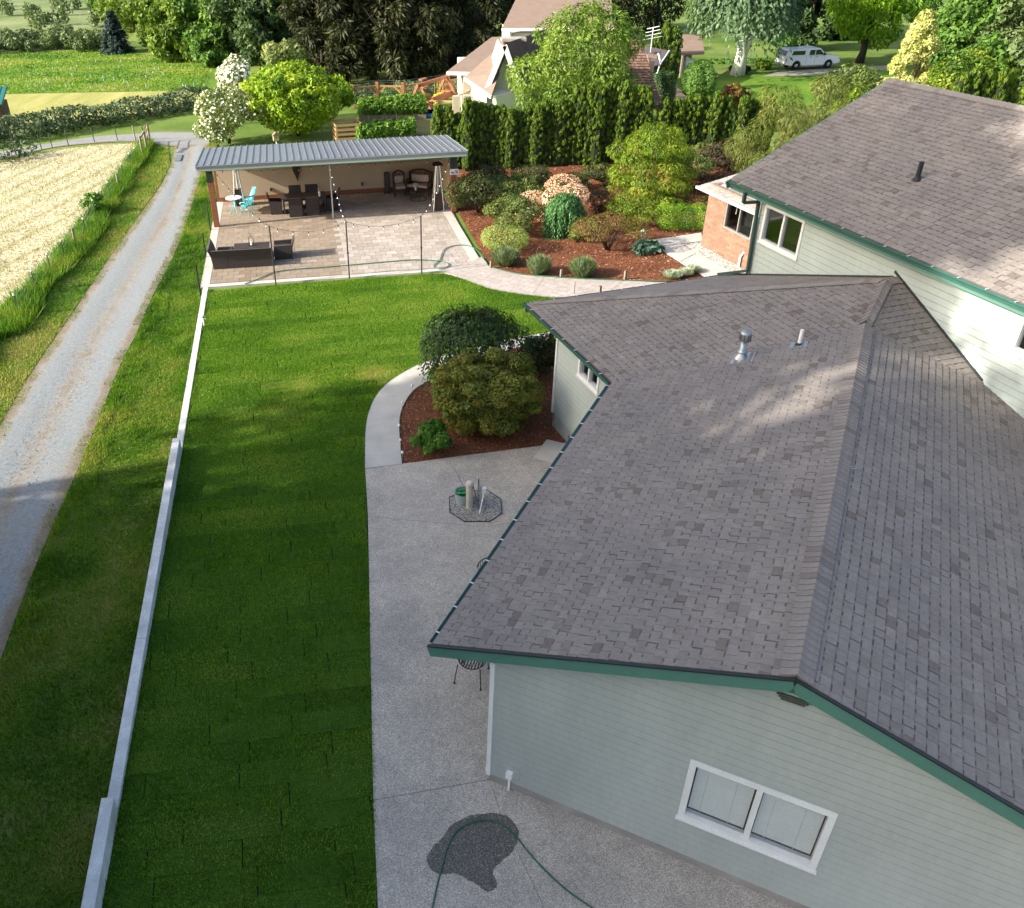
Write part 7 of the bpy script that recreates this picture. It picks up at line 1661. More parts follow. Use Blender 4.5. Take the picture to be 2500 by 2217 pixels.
# young trees in tubes in the pasture
M_TUBE = mat('tree_tube', (0.42, 0.56, 0.58), 0.5); tube_me = MB().tube([(0, 0, 0), (0, 0, .26)], .022, 6).mesh('tube'); tube_me.materials.append(M_TUBE); stake_me = MB().beam((.09, 0, 0), (.09, 0, .36), .012, .012).mesh('stake'); stake_me.materials.append(M_WPOST)
r = GR(60); rows_ = [(248, 476), (302, 527), (376, 487), (508, 487), (551, 470), (640, 482), (684, 436), (850, 472), (645, 536), (735, 545), (884, 574), (742, 572), (252, 606), (408, 556), (516, 531), (200, 610), (344, 585), (310, 632), (1090, 516), (1045, 493), (1132, 486), (1165, 526), (1221, 480), (1305, 605), (1325, 610), (1382, 602), (1456, 606), (1040, 610), (1008, 474), (1102, 482), (163, 545), (60, 575), (470, 610), (520, 603), (645, 625), (910, 590), (1043, 545), (862, 428), (810, 556), (300, 600)]
for i, (x, y) in enumerate(rows_):
    q = gp(x * .3425, y * .3425 + 3); t = thing('tree_tube', 'pale blue seedling tube on a stake in the pasture', 'seedling tube', q - zhat * .05, 0, 'seedling tubes dotted over the pasture')
    o = bpy.data.objects.new('tube', tube_me); link(o, t); o = bpy.data.objects.new('stake', stake_me); link(o, t)
# --- brush and trees at the top left
pol = [gp(*q)[:2] for q in [(-250, 135), (0, 130), (235, 122), (260, 100), (290, 60), (260, -40), (-200, -60), (-400, 60)]]
sheet('marsh', pol, -0.045, ground_mat('marsh_grass', [(0.06, 0.10, 0.03), (0.13, 0.17, 0.06), (0.24, 0.27, 0.13)], 0.05, 1.2))
def brush(name, label, pts, n, L, W, fm, seed):
    r = GR(seed); bl = []
    for (x, y, wpx, hm) in pts:
        q = gp(x, y); w = wpx * mpp(q)
        for j in range(7): bl.append((q[0] + r.normal(0, w * .28), q[1] + r.normal(0, w * .3), hm * r.uniform(.3, .6), w * r.uniform(.12, .22), w * r.uniform(.12, .22), hm * r.uniform(.3, .45)))
    o = obj(name, np_mesh(name, *blob_leaves(bl, n, L, W, r, .6, .8)), FM[fm]); return tag(o, label, 'brush', kind='stuff')
r = GR(66)
brush('near_brush', 'low scrub along the far side of the pasture', [(x, 124 - x * .03 + r.uniform(-10, 5), 70, r.uniform(1.0, 2.0)) for x in range(-40, 250, 16)] + [(x, 98 + r.uniform(-8, 8), 70, r.uniform(.8, 1.5)) for x in range(-40, 250, 36)], 26000, .30, .16, 'brush', 67)
brush('far_brush', 'distant scrub mounds in the marsh at the top left corner', [(r.uniform(-60, 235), r.uniform(5, 75), r.uniform(25, 55), r.uniform(1.0, 2.6)) for k in range(15)] + [(x, -45 + r.uniform(-15, 10), 90, r.uniform(2.0, 4.5)) for x in range(60, 300, 40)], 14000, .45, .25, 'brush', 68)
def spruce(label, px, seed):
    p = gp(px[0], px[1]); h = zt(px[0], px[2], p); w = px[3] * mpp(p); t = thing('blue_spruce', label, 'spruce', p - zhat * .05); r = GR(seed); Ps, Ns, Ax = [], [], []
    for tier in range(26):
        f = tier / 26; R_ = w * .5 * (1 - f) ** .9 + .08; z = h * (.04 + .94 * f)
        for b in range(int(12 * (1 - f)) + 5):
            a = r.uniform(0, 6.28); n = 34; tt = r.random(n) ** .7; d = np.array([math.cos(a), math.sin(a), 0]); s_ = np.array([-d[1], d[0], 0]); Rb = R_ * r.uniform(.75, 1.08)
            P = d[None] * (tt * Rb)[:, None] + s_[None] * (r.normal(0, .11, n) * (1.1 - tt) * Rb)[:, None]; P[:, 2] = z - .16 * Rb * tt + .10 * Rb * tt ** 2 + r.normal(0, .05, n); Ps.append(P); Ns.append(np.repeat(np.array([[0, 0, 1.0]]) + d[None] * .3, n, 0)); Ax.append(np.repeat(d[None] * 1.0, n, 0))
    V = cards(np.concatenate(Ps), np.concatenate(Ns), .34, .12, r, .5, np.concatenate(Ax), .5); obj('crown', np_mesh('crown', *V), FM['bspruce'], t); mb = MB(); mb.tube([(0, 0, 0), (0, 0, h * .95)], [h * .02, .02], 8); mb.build('trunk', M_BARKD, t)
spruce('blue spruce standing alone at the pasture edge', (287, 127, 20, 78), 70)
TL = [('bright willow tree right of the blue spruce', (395, 118, -70, 150), 'willow', 9000), ('broad bright willow with lit crown above the pasture', (440, 148, -20, 150), 'willow', 12000), ('mid green willow overlapping the bright one', (520, 150, -40, 150), 'green', 10000), ('low rounded green tree at the foot of the willows', (525, 160, 70, 95), 'green', 6000), ('shaded deep green tree right of the willows', (610, 160, -60, 150), 'dkgreen', 9000), ('deep green tree behind the elder blossom', (660, 175, -40, 130), 'dkgreen', 8000), ('tall willow behind the blue spruce', (330, 80, -90, 150), 'willow', 8000), ('green tree on the marsh edge left of the willows', (290, 60, -60, 110), 'green', 5000), ('sunlit yellow green tree beside the dark conifers', (740, 140, -110, 95), 'willow', 7000), ('tall green tree filling the gap behind the willows', (500, 90, -160, 200), 'green', 8000), ('tall shaded tree behind the willows on the right', (620, 95, -170, 200), 'dkgreen', 8000)]
for i, (lb, px, fm, n) in enumerate(TL): T('willow_tree' if fm == 'willow' else 'broadleaf_tree', lb, px, fm, n, .50, .22, 100 + i, shape='round', z0=.04, nb=44, group='trees along the pasture')
CL = [((790, 195, -190, 150), 'dark conifer nearest the sunlit yellow green tree'), ((850, 205, -210, 150), 'dark conifer behind the laurel dome on its right'), ((910, 195, -230, 160), 'dark conifer above the orange garden fence'), ((970, 205, -220, 150), 'dark conifer left of the swing frame'), ((1035, 200, -240, 160), 'dark conifer behind the swing frame'), ((1100, 180, -230, 160), 'dark conifer left of the neighbour roof'), ((1165, 150, -220, 150), 'dark conifer close to the upper neighbour roof'), ((1230, 120, -220, 150), 'dark conifer behind the upper neighbour roof'), ((880, 150, -260, 200), 'taller dark conifer in the second row on the left'), ((1010, 150, -280, 200), 'taller dark conifer in the second row at the middle'), ((1130, 120, -280, 200), 'taller dark conifer in the second row on the right'), ((1330, 90, -220, 220), 'dark conifer behind the corkscrew willow'), ((1480, 80, -220, 220), 'dark conifer between the corkscrew willow and birch'), ((1600, 70, -200, 200), 'dark conifer above the small golden cypresses')]
for i, (px, lb) in enumerate(CL):
    p = gp(px[0], px[1]); t = far_tree('dark_conifer', lb, p, zt(px[0], px[2], p), px[3] * mpp(p), 'pine', 8500, .62, .15, 130 + i, nb=60, z0=.05, bark=M_BARKD, shape='cone' if i % 2 else 'round', shell=.15, group='dark conifers', droop=.3, limbs=16)
# --- feature trees at the neighbour
def fixed(Yd, px, ty): a = at_y(px, 250, Yd); return np.array([a[0], Yd, 0]), at_y(px, ty, Yd)[2]
p, h = fixed(54.5, 1405, 2); far_tree('corkscrew_willow', 'light green corkscrew willow in front of the neighbour house', p, h, 300 * mpp(p), 'willow', 52000, .28, .085, 150, nb=110, z0=.10, bark=mat('pale_bark', (0.22, 0.19, 0.15), 0.9, 0.2), shape='round', limbs=16, trunk_r=.16, droop=.35)
M_WBARK = mat('white_birch_bark', (0.62, 0.60, 0.56), 0.8, 0.2, 6, 30, 0.3)
p = gp(1800, 181); weep_h = 12.5
LM['birchl'] = FM['birch']; LM['locustl'] = FM['locust']
weeping('birch_tree', 'weeping white trunked birch on the neighbour lawn', p - zhat * .05, 9.6, 250 * mpp(p), 'birchl', 1200, 151, M_WBARK, .40, .20, .58, 'tree', 34, .20)
mb = MB(); mb.tube([(0, 0, -.05), (.1, 0, 1.5), (-.35, 0, 4.0), (-.6, .2, 8)], [.62, .42, .3, .12], 10); mb.tube([(.1, 0, 1.3), (.8, .1, 3.2), (1.3, .2, 6.5)], [.36, .25, .1], 8); mb.tube([(-.1, 0, 2.2), (-1.4, -.3, 4.2), (-2.0, -.3, 5.2)], [.2, .12, .06], 8); mb.build('trunk', M_WBARK, bpy.data.objects['birch_tree'], smooth=True)
T('broadleaf_tree', 'dark shaded tree between the birch and the pickup', (1965, 120, -150, 150), 'dkgreen', 8000, .55, .28, 152, shape='round', z0=.02)
T('broadleaf_tree', 'dark tree behind the birch crown', (1850, 90, -190, 220), 'dkgreen', 8000, .6, .3, 153, shape='round', z0=.02)
T('broadleaf_tree', 'dark tree rising behind the pickup roof', (2040, 95, -160, 150), 'dkgreen', 7000, .6, .3, 154, shape='round', z0=.02)
T('locust_tree', 'bright lime locust tree right of the pickup', (2098, 152, -60, 235), 'locust', 16000, .42, .16, 155, shape='open', z0=.30, nb=60, bark=M_BARKD, droop=.4, trunk_r=.32)
def gold_cone(w, h):
    r = GR(6); out = []
    for k in range(70):
        f = r.random(); a = r.uniform(0, 6.28); rr = w * .5 * (1 - f) ** .85 * r.uniform(.5, .95); out.append((math.cos(a) * rr, math.sin(a) * rr, h * (.04 + .92 * f), w * .10, w * .10, h * .06))
    return out
LM['goldc'] = FM['goldc']
gq = at_y(2212, 230, 62.0); gq[2] = 0; shrub('golden_conifer', 'pale yellow cone shaped conifer beyond the roof ridge', (gq, at_y(2236, 30, 62.0)[2], 165 * mpp(gq)), 'goldc', 15000, .22, .12, 0, 156, cat='conifer', lumps=gold_cone, axis_up=.5)
shrub('green_conifer', 'green feathery conifer in front of the pale yellow cone', (gq + np.array([1.6, -3.2, 0]), at_y(2260, 120, 59)[2], 140 * mpp(gq)), 'arb', 9000, .24, .12, 26, 157, cat='conifer', core=.5)
for i, (lb, px, Yd, w, fm) in enumerate((('mixed green tree right of the pale yellow conifer', (2330, -70), 66, 190, 'green'), ('tall pale branched tree at the upper right corner', (2450, -90), 64, 230, 'brush'), ('green bushy tree behind the far arborvitae', (2380, 90), 60, 180, 'green'), ('leafy shrub tree at the right edge above the hedge', (2490, 60), 58, 170, 'brush'), ('tall green tree behind the lime locust on the right', (2265, -120), 84, 200, 'green'), ('dark green tree filling the skyline at the upper right', (2420, -160), 90, 260, 'dkgreen'))):
    p = at_y(px[0], 250, Yd); p[2] = 0; far_tree('broadleaf_tree', lb, p, at_y(px[0], px[1], Yd)[2], w * mpp(p), fm, 10000, .40, .20, 160 + i, nb=56, z0=.03, bark=MATS['pale_bark'], shape='round')
LM['hedgeg'] = FM['green']
for i, (lb, px, Yd, ty, w, lm) in enumerate((('yellow green laurel beside the tall wing ridge', 2090, 56, 158, 140, 'rhod'), ('yellow green laurel clump left of the pale conifer', 2030, 58, 170, 90, 'rhod'), ('low golden shrub below the pale yellow conifer', 2160, 54, 200, 90, 'gold'), ('small golden shrub under the laurel by the roof', 2070, 51, 205, 60, 'gold'), ('pinkish dry shrub on the neighbour lawn behind the hedge', 1785, 62, 205, 55, 'red'), ('small green shrub beside the pinkish one on the neighbour lawn', 1812, 62, 208, 35, 'rhod'), ('dark rounded shrub at the birch foot', 1793, 76, 176, 45, 'rhdk'), ('yellow green low shrub right of the birch trunk', 1845, 78, 166, 40, 'gold'), ('light green shrub behind the pickup tailgate', 1885, 88, 88, 60, 'hyd'))):
    p = at_y(px, 250, Yd); p[2] = -.05; shrub('laurel_shrub' if lm == 'rhod' else 'garden_shrub', lb, (p, max(.6, at_y(px, ty, Yd)[2]), w * mpp(p)), lm, 4200, .20, .10, 16, 170 + i)
for i, (px, ty, w) in enumerate(((1594, 74, 18), (1612, 50, 20), (1634, 58, 26))):
    p = at_y(px, 200, 68.0); p[2] = -.05; t = thing('cypress', ['short golden cypress leftmost of three by the dormer', 'tall golden cypress in the middle of three by the dormer', 'darker cypress rightmost of three by the carport roof'][i], 'cypress', p, 0, 'three cypresses by the dormer'); h = at_y(px, ty, 68.0)[2]; ww = w * mpp(p) * 1.5
    for nm, me in (('crown', arb_me[i]), ('inner_branches', core), ('trunk', tk)): o = bpy.data.objects.new(nm, me); o.scale = (ww, ww, h); link(o, t)

# --- neighbour lawn and drive
M_NL = ground_mat('neighbour_lawn', [(0.05, 0.12, 0.01), (0.09, 0.18, 0.016), (0.13, 0.21, 0.025)], 0.3, 6)
sheet('neighbour_lawn', [gp(*q) for q in [(1640, 245), (1700, 205), (1790, 184), (1900, 178), (2115, 168), (2200, 168), (2200, 240), (1950, 262), (1760, 262)]], -0.03, M_NL)
sheet('neighbour_drive', [gp(*q) for q in [(1860, 186), (1905, 173), (2180, 158), (2190, 166), (2060, 180)]], -0.024, mat('drive_gravel', (0.26, 0.24, 0.20), 0.95, 0.2, 2))
# clipped hedges
def box_hedge(label, Yd, x0, x1, ty, dep, seed, lm='green', rr=.5):
    a = at_y(x0, 200, Yd); b = at_y(x1, 200, Yd); h = at_y((x0 + x1) / 2, ty, Yd)[2]; c = (a + b) / 2; c[2] = -.05; t = thing('clipped_hedge', label, 'hedge', c); W_ = b[0] - a[0]; n = max(2, int(W_ / 1.0)); bl = [((i + .5) / n * W_ - W_ / 2, dy, h * .5, W_ / n * .72, dep * .5, h * .5) for i in range(n) for dy in (-dep * .15, dep * .15)]
    obj('foliage', np_mesh('foliage', *blob_leaves(bl, 6500, .16, .10, GR(seed), .75, .6)), FM[lm], t); stems(W_, h, 5, GR(seed)).build('stem', M_BARK, t); return t
box_hedge('rounded dark clipped shrub beside the neighbour steps', 66, 1676, 1734, 152, 2.6, 181, 'green')
box_hedge('long clipped hedge behind the birch', 82, 1672, 1892, 146, 1.6, 182, 'green')
box_hedge('dark clipped shrub under the dormer by the steps', 62, 1600, 1642, 172, 2.0, 183, 'dkgreen')
# blue tarp behind the hedge
p = at_y(1795, 147, 88); tp = thing('blue_tarp', 'blue tarpaulin showing behind the clipped hedge and birch trunk', 'tarp', (p[0], p[1], -.05)); mb = MB(); mb.extrude([(-2.2, 0, 0), (2.2, 0, 0), (1.9, .6, p[2] + .3), (-1.7, .6, p[2] + .5)], (0, 1.6, -.1)); mb.build('sheet', mat('blue_plastic', (0.03, 0.16, 0.5), 0.4, 0.1), tp)

# ================================================================ neighbour house, pickup, vegetable garden
M_NROOF = mat('brown_shingle_roof', (0.20, 0.145, 0.115), 0.92, 0.10, 2, 26, 0.2, stretch=(1, 1, 4))
M_NSHAKE = mat('old_shake_roof', (0.17, 0.105, 0.075), 0.92, 0.2, 1.2, 22, 0.25, tint=0.3)
M_NWALL = mat('pale_green_wall', (0.50, 0.54, 0.44), 0.75, 0.05, 1)
M_NWHITE = mat('white_board', (0.78, 0.78, 0.76), 0.55, 0.04)
nb0 = at_y(1250, 260, 62.0); nb0[2] = 0
nh = thing('neighbour_house', 'neighbour house with brown roofs, white gutters and a steep gable behind the hedge', 'house', nb0)
def nbd(name, mb, m, parent=None, **kw):
    o = mb.build(name, m, parent or nh, **kw)
    if parent is None: o.location = tuple(-nb0)
    return o
A3 = lambda x, y, Y: at_y(x, y, Y)
def slab(pts, th=.14):
    mb = MB(); mb.extrude([np.array(q) - zhat * th for q in pts], zhat * th); return mb
# upper storey: roof slope towards us, gutter, wall
u0, u1 = A3(1225, 69, 66), A3(1500, 69, 66); u2, u3 = A3(1490, -20, 70.5), A3(1268, -20, 70.5)
nbd('upper_roof', slab([u0, u1, u2, u3]), M_NROOF)
mb = MB(); mb.beam(u0 + np.array([0, -.06, -.08]), u1 + np.array([0, -.06, -.08]), .14, .16); nbd('gutter', mb, M_NWHITE)
mb = MB(); mb.beam(u0 + np.array([.05, .1, -.2]), u3 + np.array([0, 0, -.2]), .06, .25); nbd('barge_board', mb, M_NWHITE)
w0 = A3(1244, 77, 66.6); w1 = A3(1490, 77, 66.6); mb = MB(); mb.box(w0[0], w1[0], 66.6, 72, 2.0, w0[2] - .1); nbd('upper_wall', mb, M_NWALL)
mb = MB(); mb.beam(np.array([w0[0] + .05, 66.5, 3.5]), np.array([w0[0] + .05, 66.5, w0[2]]), .3, .12); nbd('corner_board', mb, M_NWHITE)
mb = MB(); mb.box(w0[0] + 1.3, w0[0] + 3.0, 66.5, 66.58, w0[2] - 1.6, w0[2] - .7); wn = nbd('window', mb, M_NWHITE); mb = MB(); mb.box(w0[0] + 1.4, w0[0] + 2.9, 66.46, 66.5, w0[2] - 1.5, w0[2] - .8); mb.build('pane', M_DARK, wn)
# left lower roof with hip
a0, a1 = A3(1090, 175, 61.5), A3(1156, 176, 61.5); a2 = A3(1186, 119, 66.0); a3 = A3(1240, 91, 68.5); a4 = A3(1201, 90, 68.5)
nbd('side_roof', slab([a0, a1, A3(1240, 176, 61.5), a3, a4]), M_NROOF)
mb = MB(); mb.beam(a0 + np.array([0, -.06, -.10]), a1 + np.array([0, -.06, -.10]), .14, .2); nbd('gutter', mb, M_NWHITE)
mb = MB(); mb.add([tuple(a0), tuple(a4), tuple(a4 + np.array([-1.5, 1.0, -2.2])), tuple(a0 + np.array([-.05, .8, -.3]))], [(0, 1, 2, 3)]); nbd('hip_roof', mb, M_NROOF)
mb = MB(); mb.box(a0[0] + 1.1, a3[0] + 3, 62.6, 69, -.05, a0[2] - .15); nbd('side_wall', mb, M_NWALL)
# deck posts and railing
M_TAN = mat('tan_column', (0.42, 0.36, 0.26), 0.7, 0.08); M_RAIL = mat('red_brown_rail', (0.20, 0.09, 0.06), 0.7, 0.1)
for x, Y, ty in ((1138, 61.4, 186), (1140, 59.5, 232)):
    q = A3(x, 260, Y); zt_ = A3(x, ty, Y)[2]; mb = MB(); mb.box(q[0] - .22, q[0] + .22, Y - .22, Y + .22, -.05, zt_); mb.box(q[0] - .27, q[0] + .27, Y - .27, Y + .27, max(.3, zt_ - .9), max(.4, zt_ - .8)); nbd('column', mb, M_TAN)
qa, qb = A3(1113, 238, 59.3), A3(1147, 222, 61.2)
for k in range(12):
    f = k / 11; q = qa + (qb - qa) * f; mb = MB(); mb.beam(np.array([q[0], q[1], -.05]), np.array([q[0], q[1], q[2]]), .10, .03); nbd('railing_board', mb, M_RAIL)
mb = MB(); mb.beam(qa + zhat * .05, qb + zhat * .05, .12, .08); nbd('railing_cap', mb, M_TAN)
mb = MB(); mb.box(qa[0] - .2, qa[0] + .25, qa[1] - .25, qa[1] + .2, -.05, qa[2] + .1); nbd('column', mb, M_TAN)
# front gable: apex, feet
Yg = 58.5; ap = A3(1232, 106, Yg); fl_ = A3(1186, 219, Yg); fr = np.array([2 * ap[0] - fl_[0], Yg, fl_[2]])
back = e1 * 7.5
mb = slab([fl_, ap, ap + back, fl_ + back + np.array([0, 0, 0])], .12); nbd('gable_roof', mb, M_NROOF)
mb = slab([ap, fr, fr + back, ap + back], .12); nbd('gable_roof', mb, M_NSHAKE)
for a, b in ((fl_, ap), (ap, fr)): mb = MB(); mb.beam(a + np.array([0, -.05, -.12]), b + np.array([0, -.05, -.12]), .08, .30); nbd('barge_board', mb, M_NWHITE)
inn = .9
mb = MB(); mb.extrude([np.array([fl_[0] + .5, Yg + inn, -.05]), np.array([fr[0] - .5, Yg + inn, -.05]), np.array([fr[0] - .5, Yg + inn, fl_[2] + .5]), np.array([ap[0], Yg + inn, ap[2] - .35]), np.array([fl_[0] + .5, Yg + inn, fl_[2] + .5])], (0, 4, 0)); nbd('gable_wall', mb, M_NWALL)
for k in range(4):
    f = .2 + k * .2; q = fl_ + (ap - fl_) * f; mb = MB(); mb.beam(q + np.array([.03, .1, -.16]), q + np.array([.03, inn, -.16]), .05, .05); nbd('soffit_joint', mb, M_DARK)
# low eave running left from the gable foot
l0, l1 = A3(1135, 188, 60.2), A3(1200, 232, 57.6); rb_ = np.array([1.6, 4.2, 2.6])
nbd('lean_roof', slab([l0, l1, fl_ + np.array([.9, .5, .9]), l0 + np.array([2.2, 4.4, .9])], .1), M_NROOF)
mb = MB(); mb.beam(l0 - zhat * .12, l1 - zhat * .12, .14, .2); nbd('gutter', mb, M_NWHITE)
mb = MB(); d_ = (l1 - l0); nrm = np.array([d_[1], -d_[0], 0]); nrm /= np.linalg.norm(nrm); q0_, q1_ = l0 - nrm * -.5, l1 - nrm * -.5
q0_ = l0 + np.array([.5, .35, 0]); q1_ = l1 + np.array([.35, .5, 0]); mb.extrude([(q0_[0], q0_[1], -.05), (q1_[0], q1_[1], -.05), (q1_[0], q1_[1], l1[2] - .15), (q0_[0], q0_[1], l0[2] - .15)], (2.5, 2.0, 0)); nbd('white_wall', mb, M_NWHITE)
mb = MB(); q = q0_ + (q1_ - q0_) * .62; e_ = (q1_ - q0_) / np.linalg.norm(q1_ - q0_) * np.array([1, 1, 0]); mb.extrude([q + np.array([-.03, -.03, 0]) * 1.0 + zhat * (0.9 - q[2]), q + e_ * .7 + np.array([-.03, -.03, 0]) + zhat * (.9 - q[2]), q + e_ * .7 + np.array([-.03, -.03, 0]) + zhat * (2.0 - q[2]), q + np.array([-.03, -.03, 0]) + zhat * (2.0 - q[2])], (.02, .02, 0)); nbd('window', mb, M_DARK)
# chimney
c0 = A3(1243, 101, 61.0); M_NBR = mat('chimney_brick', (0.22, 0.12, 0.085), 0.9, 0.25, 4, 14, 0.3); mb = MB(); mb.box(c0[0] - .4, c0[0] + 1.0, 60.9, 61.7, 2.0, c0[2]); ch = nbd('chimney', mb, M_NBR); mb = MB(); mb.box(c0[0] - .5, c0[0] + 1.1, 60.8, 61.8, c0[2], c0[2] + .18); mb.build('chimney_cap', M_FOUND, ch)
# steep shake roof on the right, shingles in rows
Ys = 57.0; s0, s1_ = A3(1470, 258, Ys), A3(1618, 258, Ys); s2_, s3 = A3(1562, 96, Ys + 3.2), A3(1470, 96, Ys + 3.2)
part = nbd('steep_roof', slab([s0, s1_, s2_, s3], .2), M_NSHAKE)
mb = MB(); r = GR(9); nr = 24
for k in range(nr):
    f0, f1 = k / nr, (k + 1) / nr; A_, B_ = s0 + (s3 - s0) * f0, s1_ + (s2_ - s1_) * f0; C_, D_ = s0 + (s3 - s0) * f1, s1_ + (s2_ - s1_) * f1; x = 0.0; nw = np.array([0, -.045, .03])
    while x < 1:
        w = r.uniform(.025, .055); x1 = min(1, x + w - .004); mb.add([A_ + (B_ - A_) * x + nw, A_ + (B_ - A_) * x1 + nw, C_ + (D_ - C_) * x1 + nw * .2, C_ + (D_ - C_) * x + nw * .2, A_ + (B_ - A_) * x, A_ + (B_ - A_) * x1], [(0, 1, 2, 3), (4, 5, 1, 0)], float(r.random())); x += w
tag(mb.build('shakes', M_NSHAKE, part, tint=True), kind='stuff')
mb = MB(); mb.extrude([s1_ + np.array([-.1, .3, 0]), s1_ + np.array([-.1, 3.4, 0]), s2_ + np.array([-.1, .2, -.1])], (.05, 0, 0)); nbd('end_wall', mb, M_DARK)
# small dormer
d0, d1, d2 = A3(1580, 131, 58.5), A3(1606, 131, 58.5), A3(1594, 176, 57.6); mb = MB(); mb.extrude([d0, d1, d2], (0, .3, -.1)); nbd('dormer_roof', mb, M_NROOF)
mb = MB(); mb.beam(d1, A3(1612, 158, 58.2), .05, .2); nbd('barge_board', mb, M_NWHITE)
k0, k1, k2, k3 = A3(1575, 112, 62), A3(1634, 124, 60.5), A3(1611, 158, 58.8), A3(1580, 165, 58.8); mb = MB(); mb.extrude([k0, k1, k2, k3], (0, .1, -.12)); nbd('dark_roof', mb, mat('dark_shingle', (0.07, 0.055, 0.055), 0.9))
mb = MB(); mb.tube([k1, k2, k2 + np.array([-.1, 0, -.5]), k2 + np.array([-.9, 0, -.7])], .05, 6); nbd('gutter', mb, M_HANG)
an = A3(1588, 128, 58.4); mb = MB(); mb.tube([an, an + zhat * 1.4], .03, 6); 
for k in range(4): mb.tube([an + np.array([-.6 + .1 * k, .1 * k, .7 + .2 * k]), an + np.array([.6 - .1 * k, -.1 * k, .9 + .2 * k])], .02, 5)
nbd('antenna', mb, M_HANG)
# carport beyond
cp0 = A3(1660, 200, 74.0); cp0[2] = -.05
cpt = thing('carport', 'brown roofed carport with a dark doorway behind the clipped shrub', 'carport', cp0)
def cpd(name, mb, m): o = mb.build(name, m, cpt); o.location = tuple(-cp0); return o
r0, r1 = A3(1641, 130, 72.5), A3(1720, 127, 72.5); r2, r3 = A3(1712, 84, 76.5), A3(1641, 84, 76.5); cpd('roof', slab([r0, r1, r2, r3], .18), M_NROOF)
mb = MB(); mb.box(A3(1664, 130, 75)[0], r1[0] - .3, 74.6, 75.0, -.05, r0[2] - .25); cpd('wall', mb, mat('dull_wall', (0.20, 0.19, 0.14), 0.9)); mb = MB(); mb.box(r0[0] + .2, A3(1663, 130, 75)[0], 74.9, 75.2, -.05, r0[2] - .3); cpd('doorway', mb, M_DARK)
for x in (1645, 1670): q = A3(x, 160, 72.8); mb = MB(); mb.box(q[0] - .08, q[0] + .08, 72.7, 72.86, -.05, r0[2] - .15); cpd('post', mb, M_POSTW)
q = A3(1672, 178, 73.2); mb = MB(); mb.box(q[0] - .1, q[0] + .5, 73.0, 73.2, -.05, 1.5); cpd('white_door', mb, M_NWHITE)
# steps
mb0 = at_y(1665, 240, 62); mb0[2] = 0; stp = thing('garden_steps', 'dark timber steps rising to the carport past the clipped shrub', 'steps', mb0)
for k in range(6): mb = MB(); mb.box(-1.1, 1.1, k * 1.3, k * 1.3 + 1.28, -.05, .05 + k * .14); mb.build('tread', mat('old_deck', (0.11, 0.085, 0.07), 0.9, 0.2, 5, stretch=(1, 6, 1)), stp)

# ---- pickup truck with canopy
tl, tr = gp(1912, 172), gp(2046, 166); tv = tr - tl; TLn = np.linalg.norm(tv); tang = math.atan2(tv[1], tv[0]); S_ = TLn / 5.75
tk_ = thing('pickup_truck', 'white crew cab pickup with a white canopy parked on the neighbour lawn', 'pickup', tl + np.array([0, 0, -.02]), tang); tk_.scale = (S_, S_, S_)
M_TW = mat('white_car_paint', (0.74, 0.76, 0.78), 0.25, 0.02, spec=0.6); M_TG = mat('car_glass', (0.012, 0.014, 0.018), 0.08, 0.1, spec=0.8); M_TYRE = mat('tyre_rubber', (0.015, 0.015, 0.016), 0.85); M_CHR = mat('chrome_trim', (0.55, 0.56, 0.58), 0.2, 0.05, metal=0.8); M_RED = mat('red_lens', (0.25, 0.01, 0.012), 0.3)
def side_extrude(pl, y0, y1): mb = MB(); mb.extrude([(x, y0, z) for x, z in pl], (0, y1 - y0, 0)); return mb
def wheel_arc(cx, r): return [(cx + r * math.cos(a), .40 + r * math.sin(a)) for a in np.linspace(math.pi, 0, 9)]
low = [(.05, .55), (.12, .50)] + [(.82, .42)] + wheel_arc(1.28, .46) + [(1.78, .40), (4.10, .40)] + wheel_arc(4.62, .46) + [(5.12, .44), (5.66, .50), (5.75, .62), (5.74, .98), (5.62, 1.10), (4.75, 1.20), (4.30, 1.22), (2.15, 1.22), (.06, 1.22)]
side_extrude(low, 0, 1.95).build('body', M_TW, tk_, bevel=.03)
side_extrude([(2.18, 1.222), (4.28, 1.222), (3.62, 1.82), (3.50, 1.88), (2.30, 1.88), (2.18, 1.85)], .10, 1.85).build('cab', M_TW, tk_, bevel=.05)
side_extrude([(.10, 1.222), (2.14, 1.222), (2.14, 1.84), (.52, 1.84), (.40, 1.80)], .08, 1.87).build('canopy', M_TW, tk_, bevel=.04)
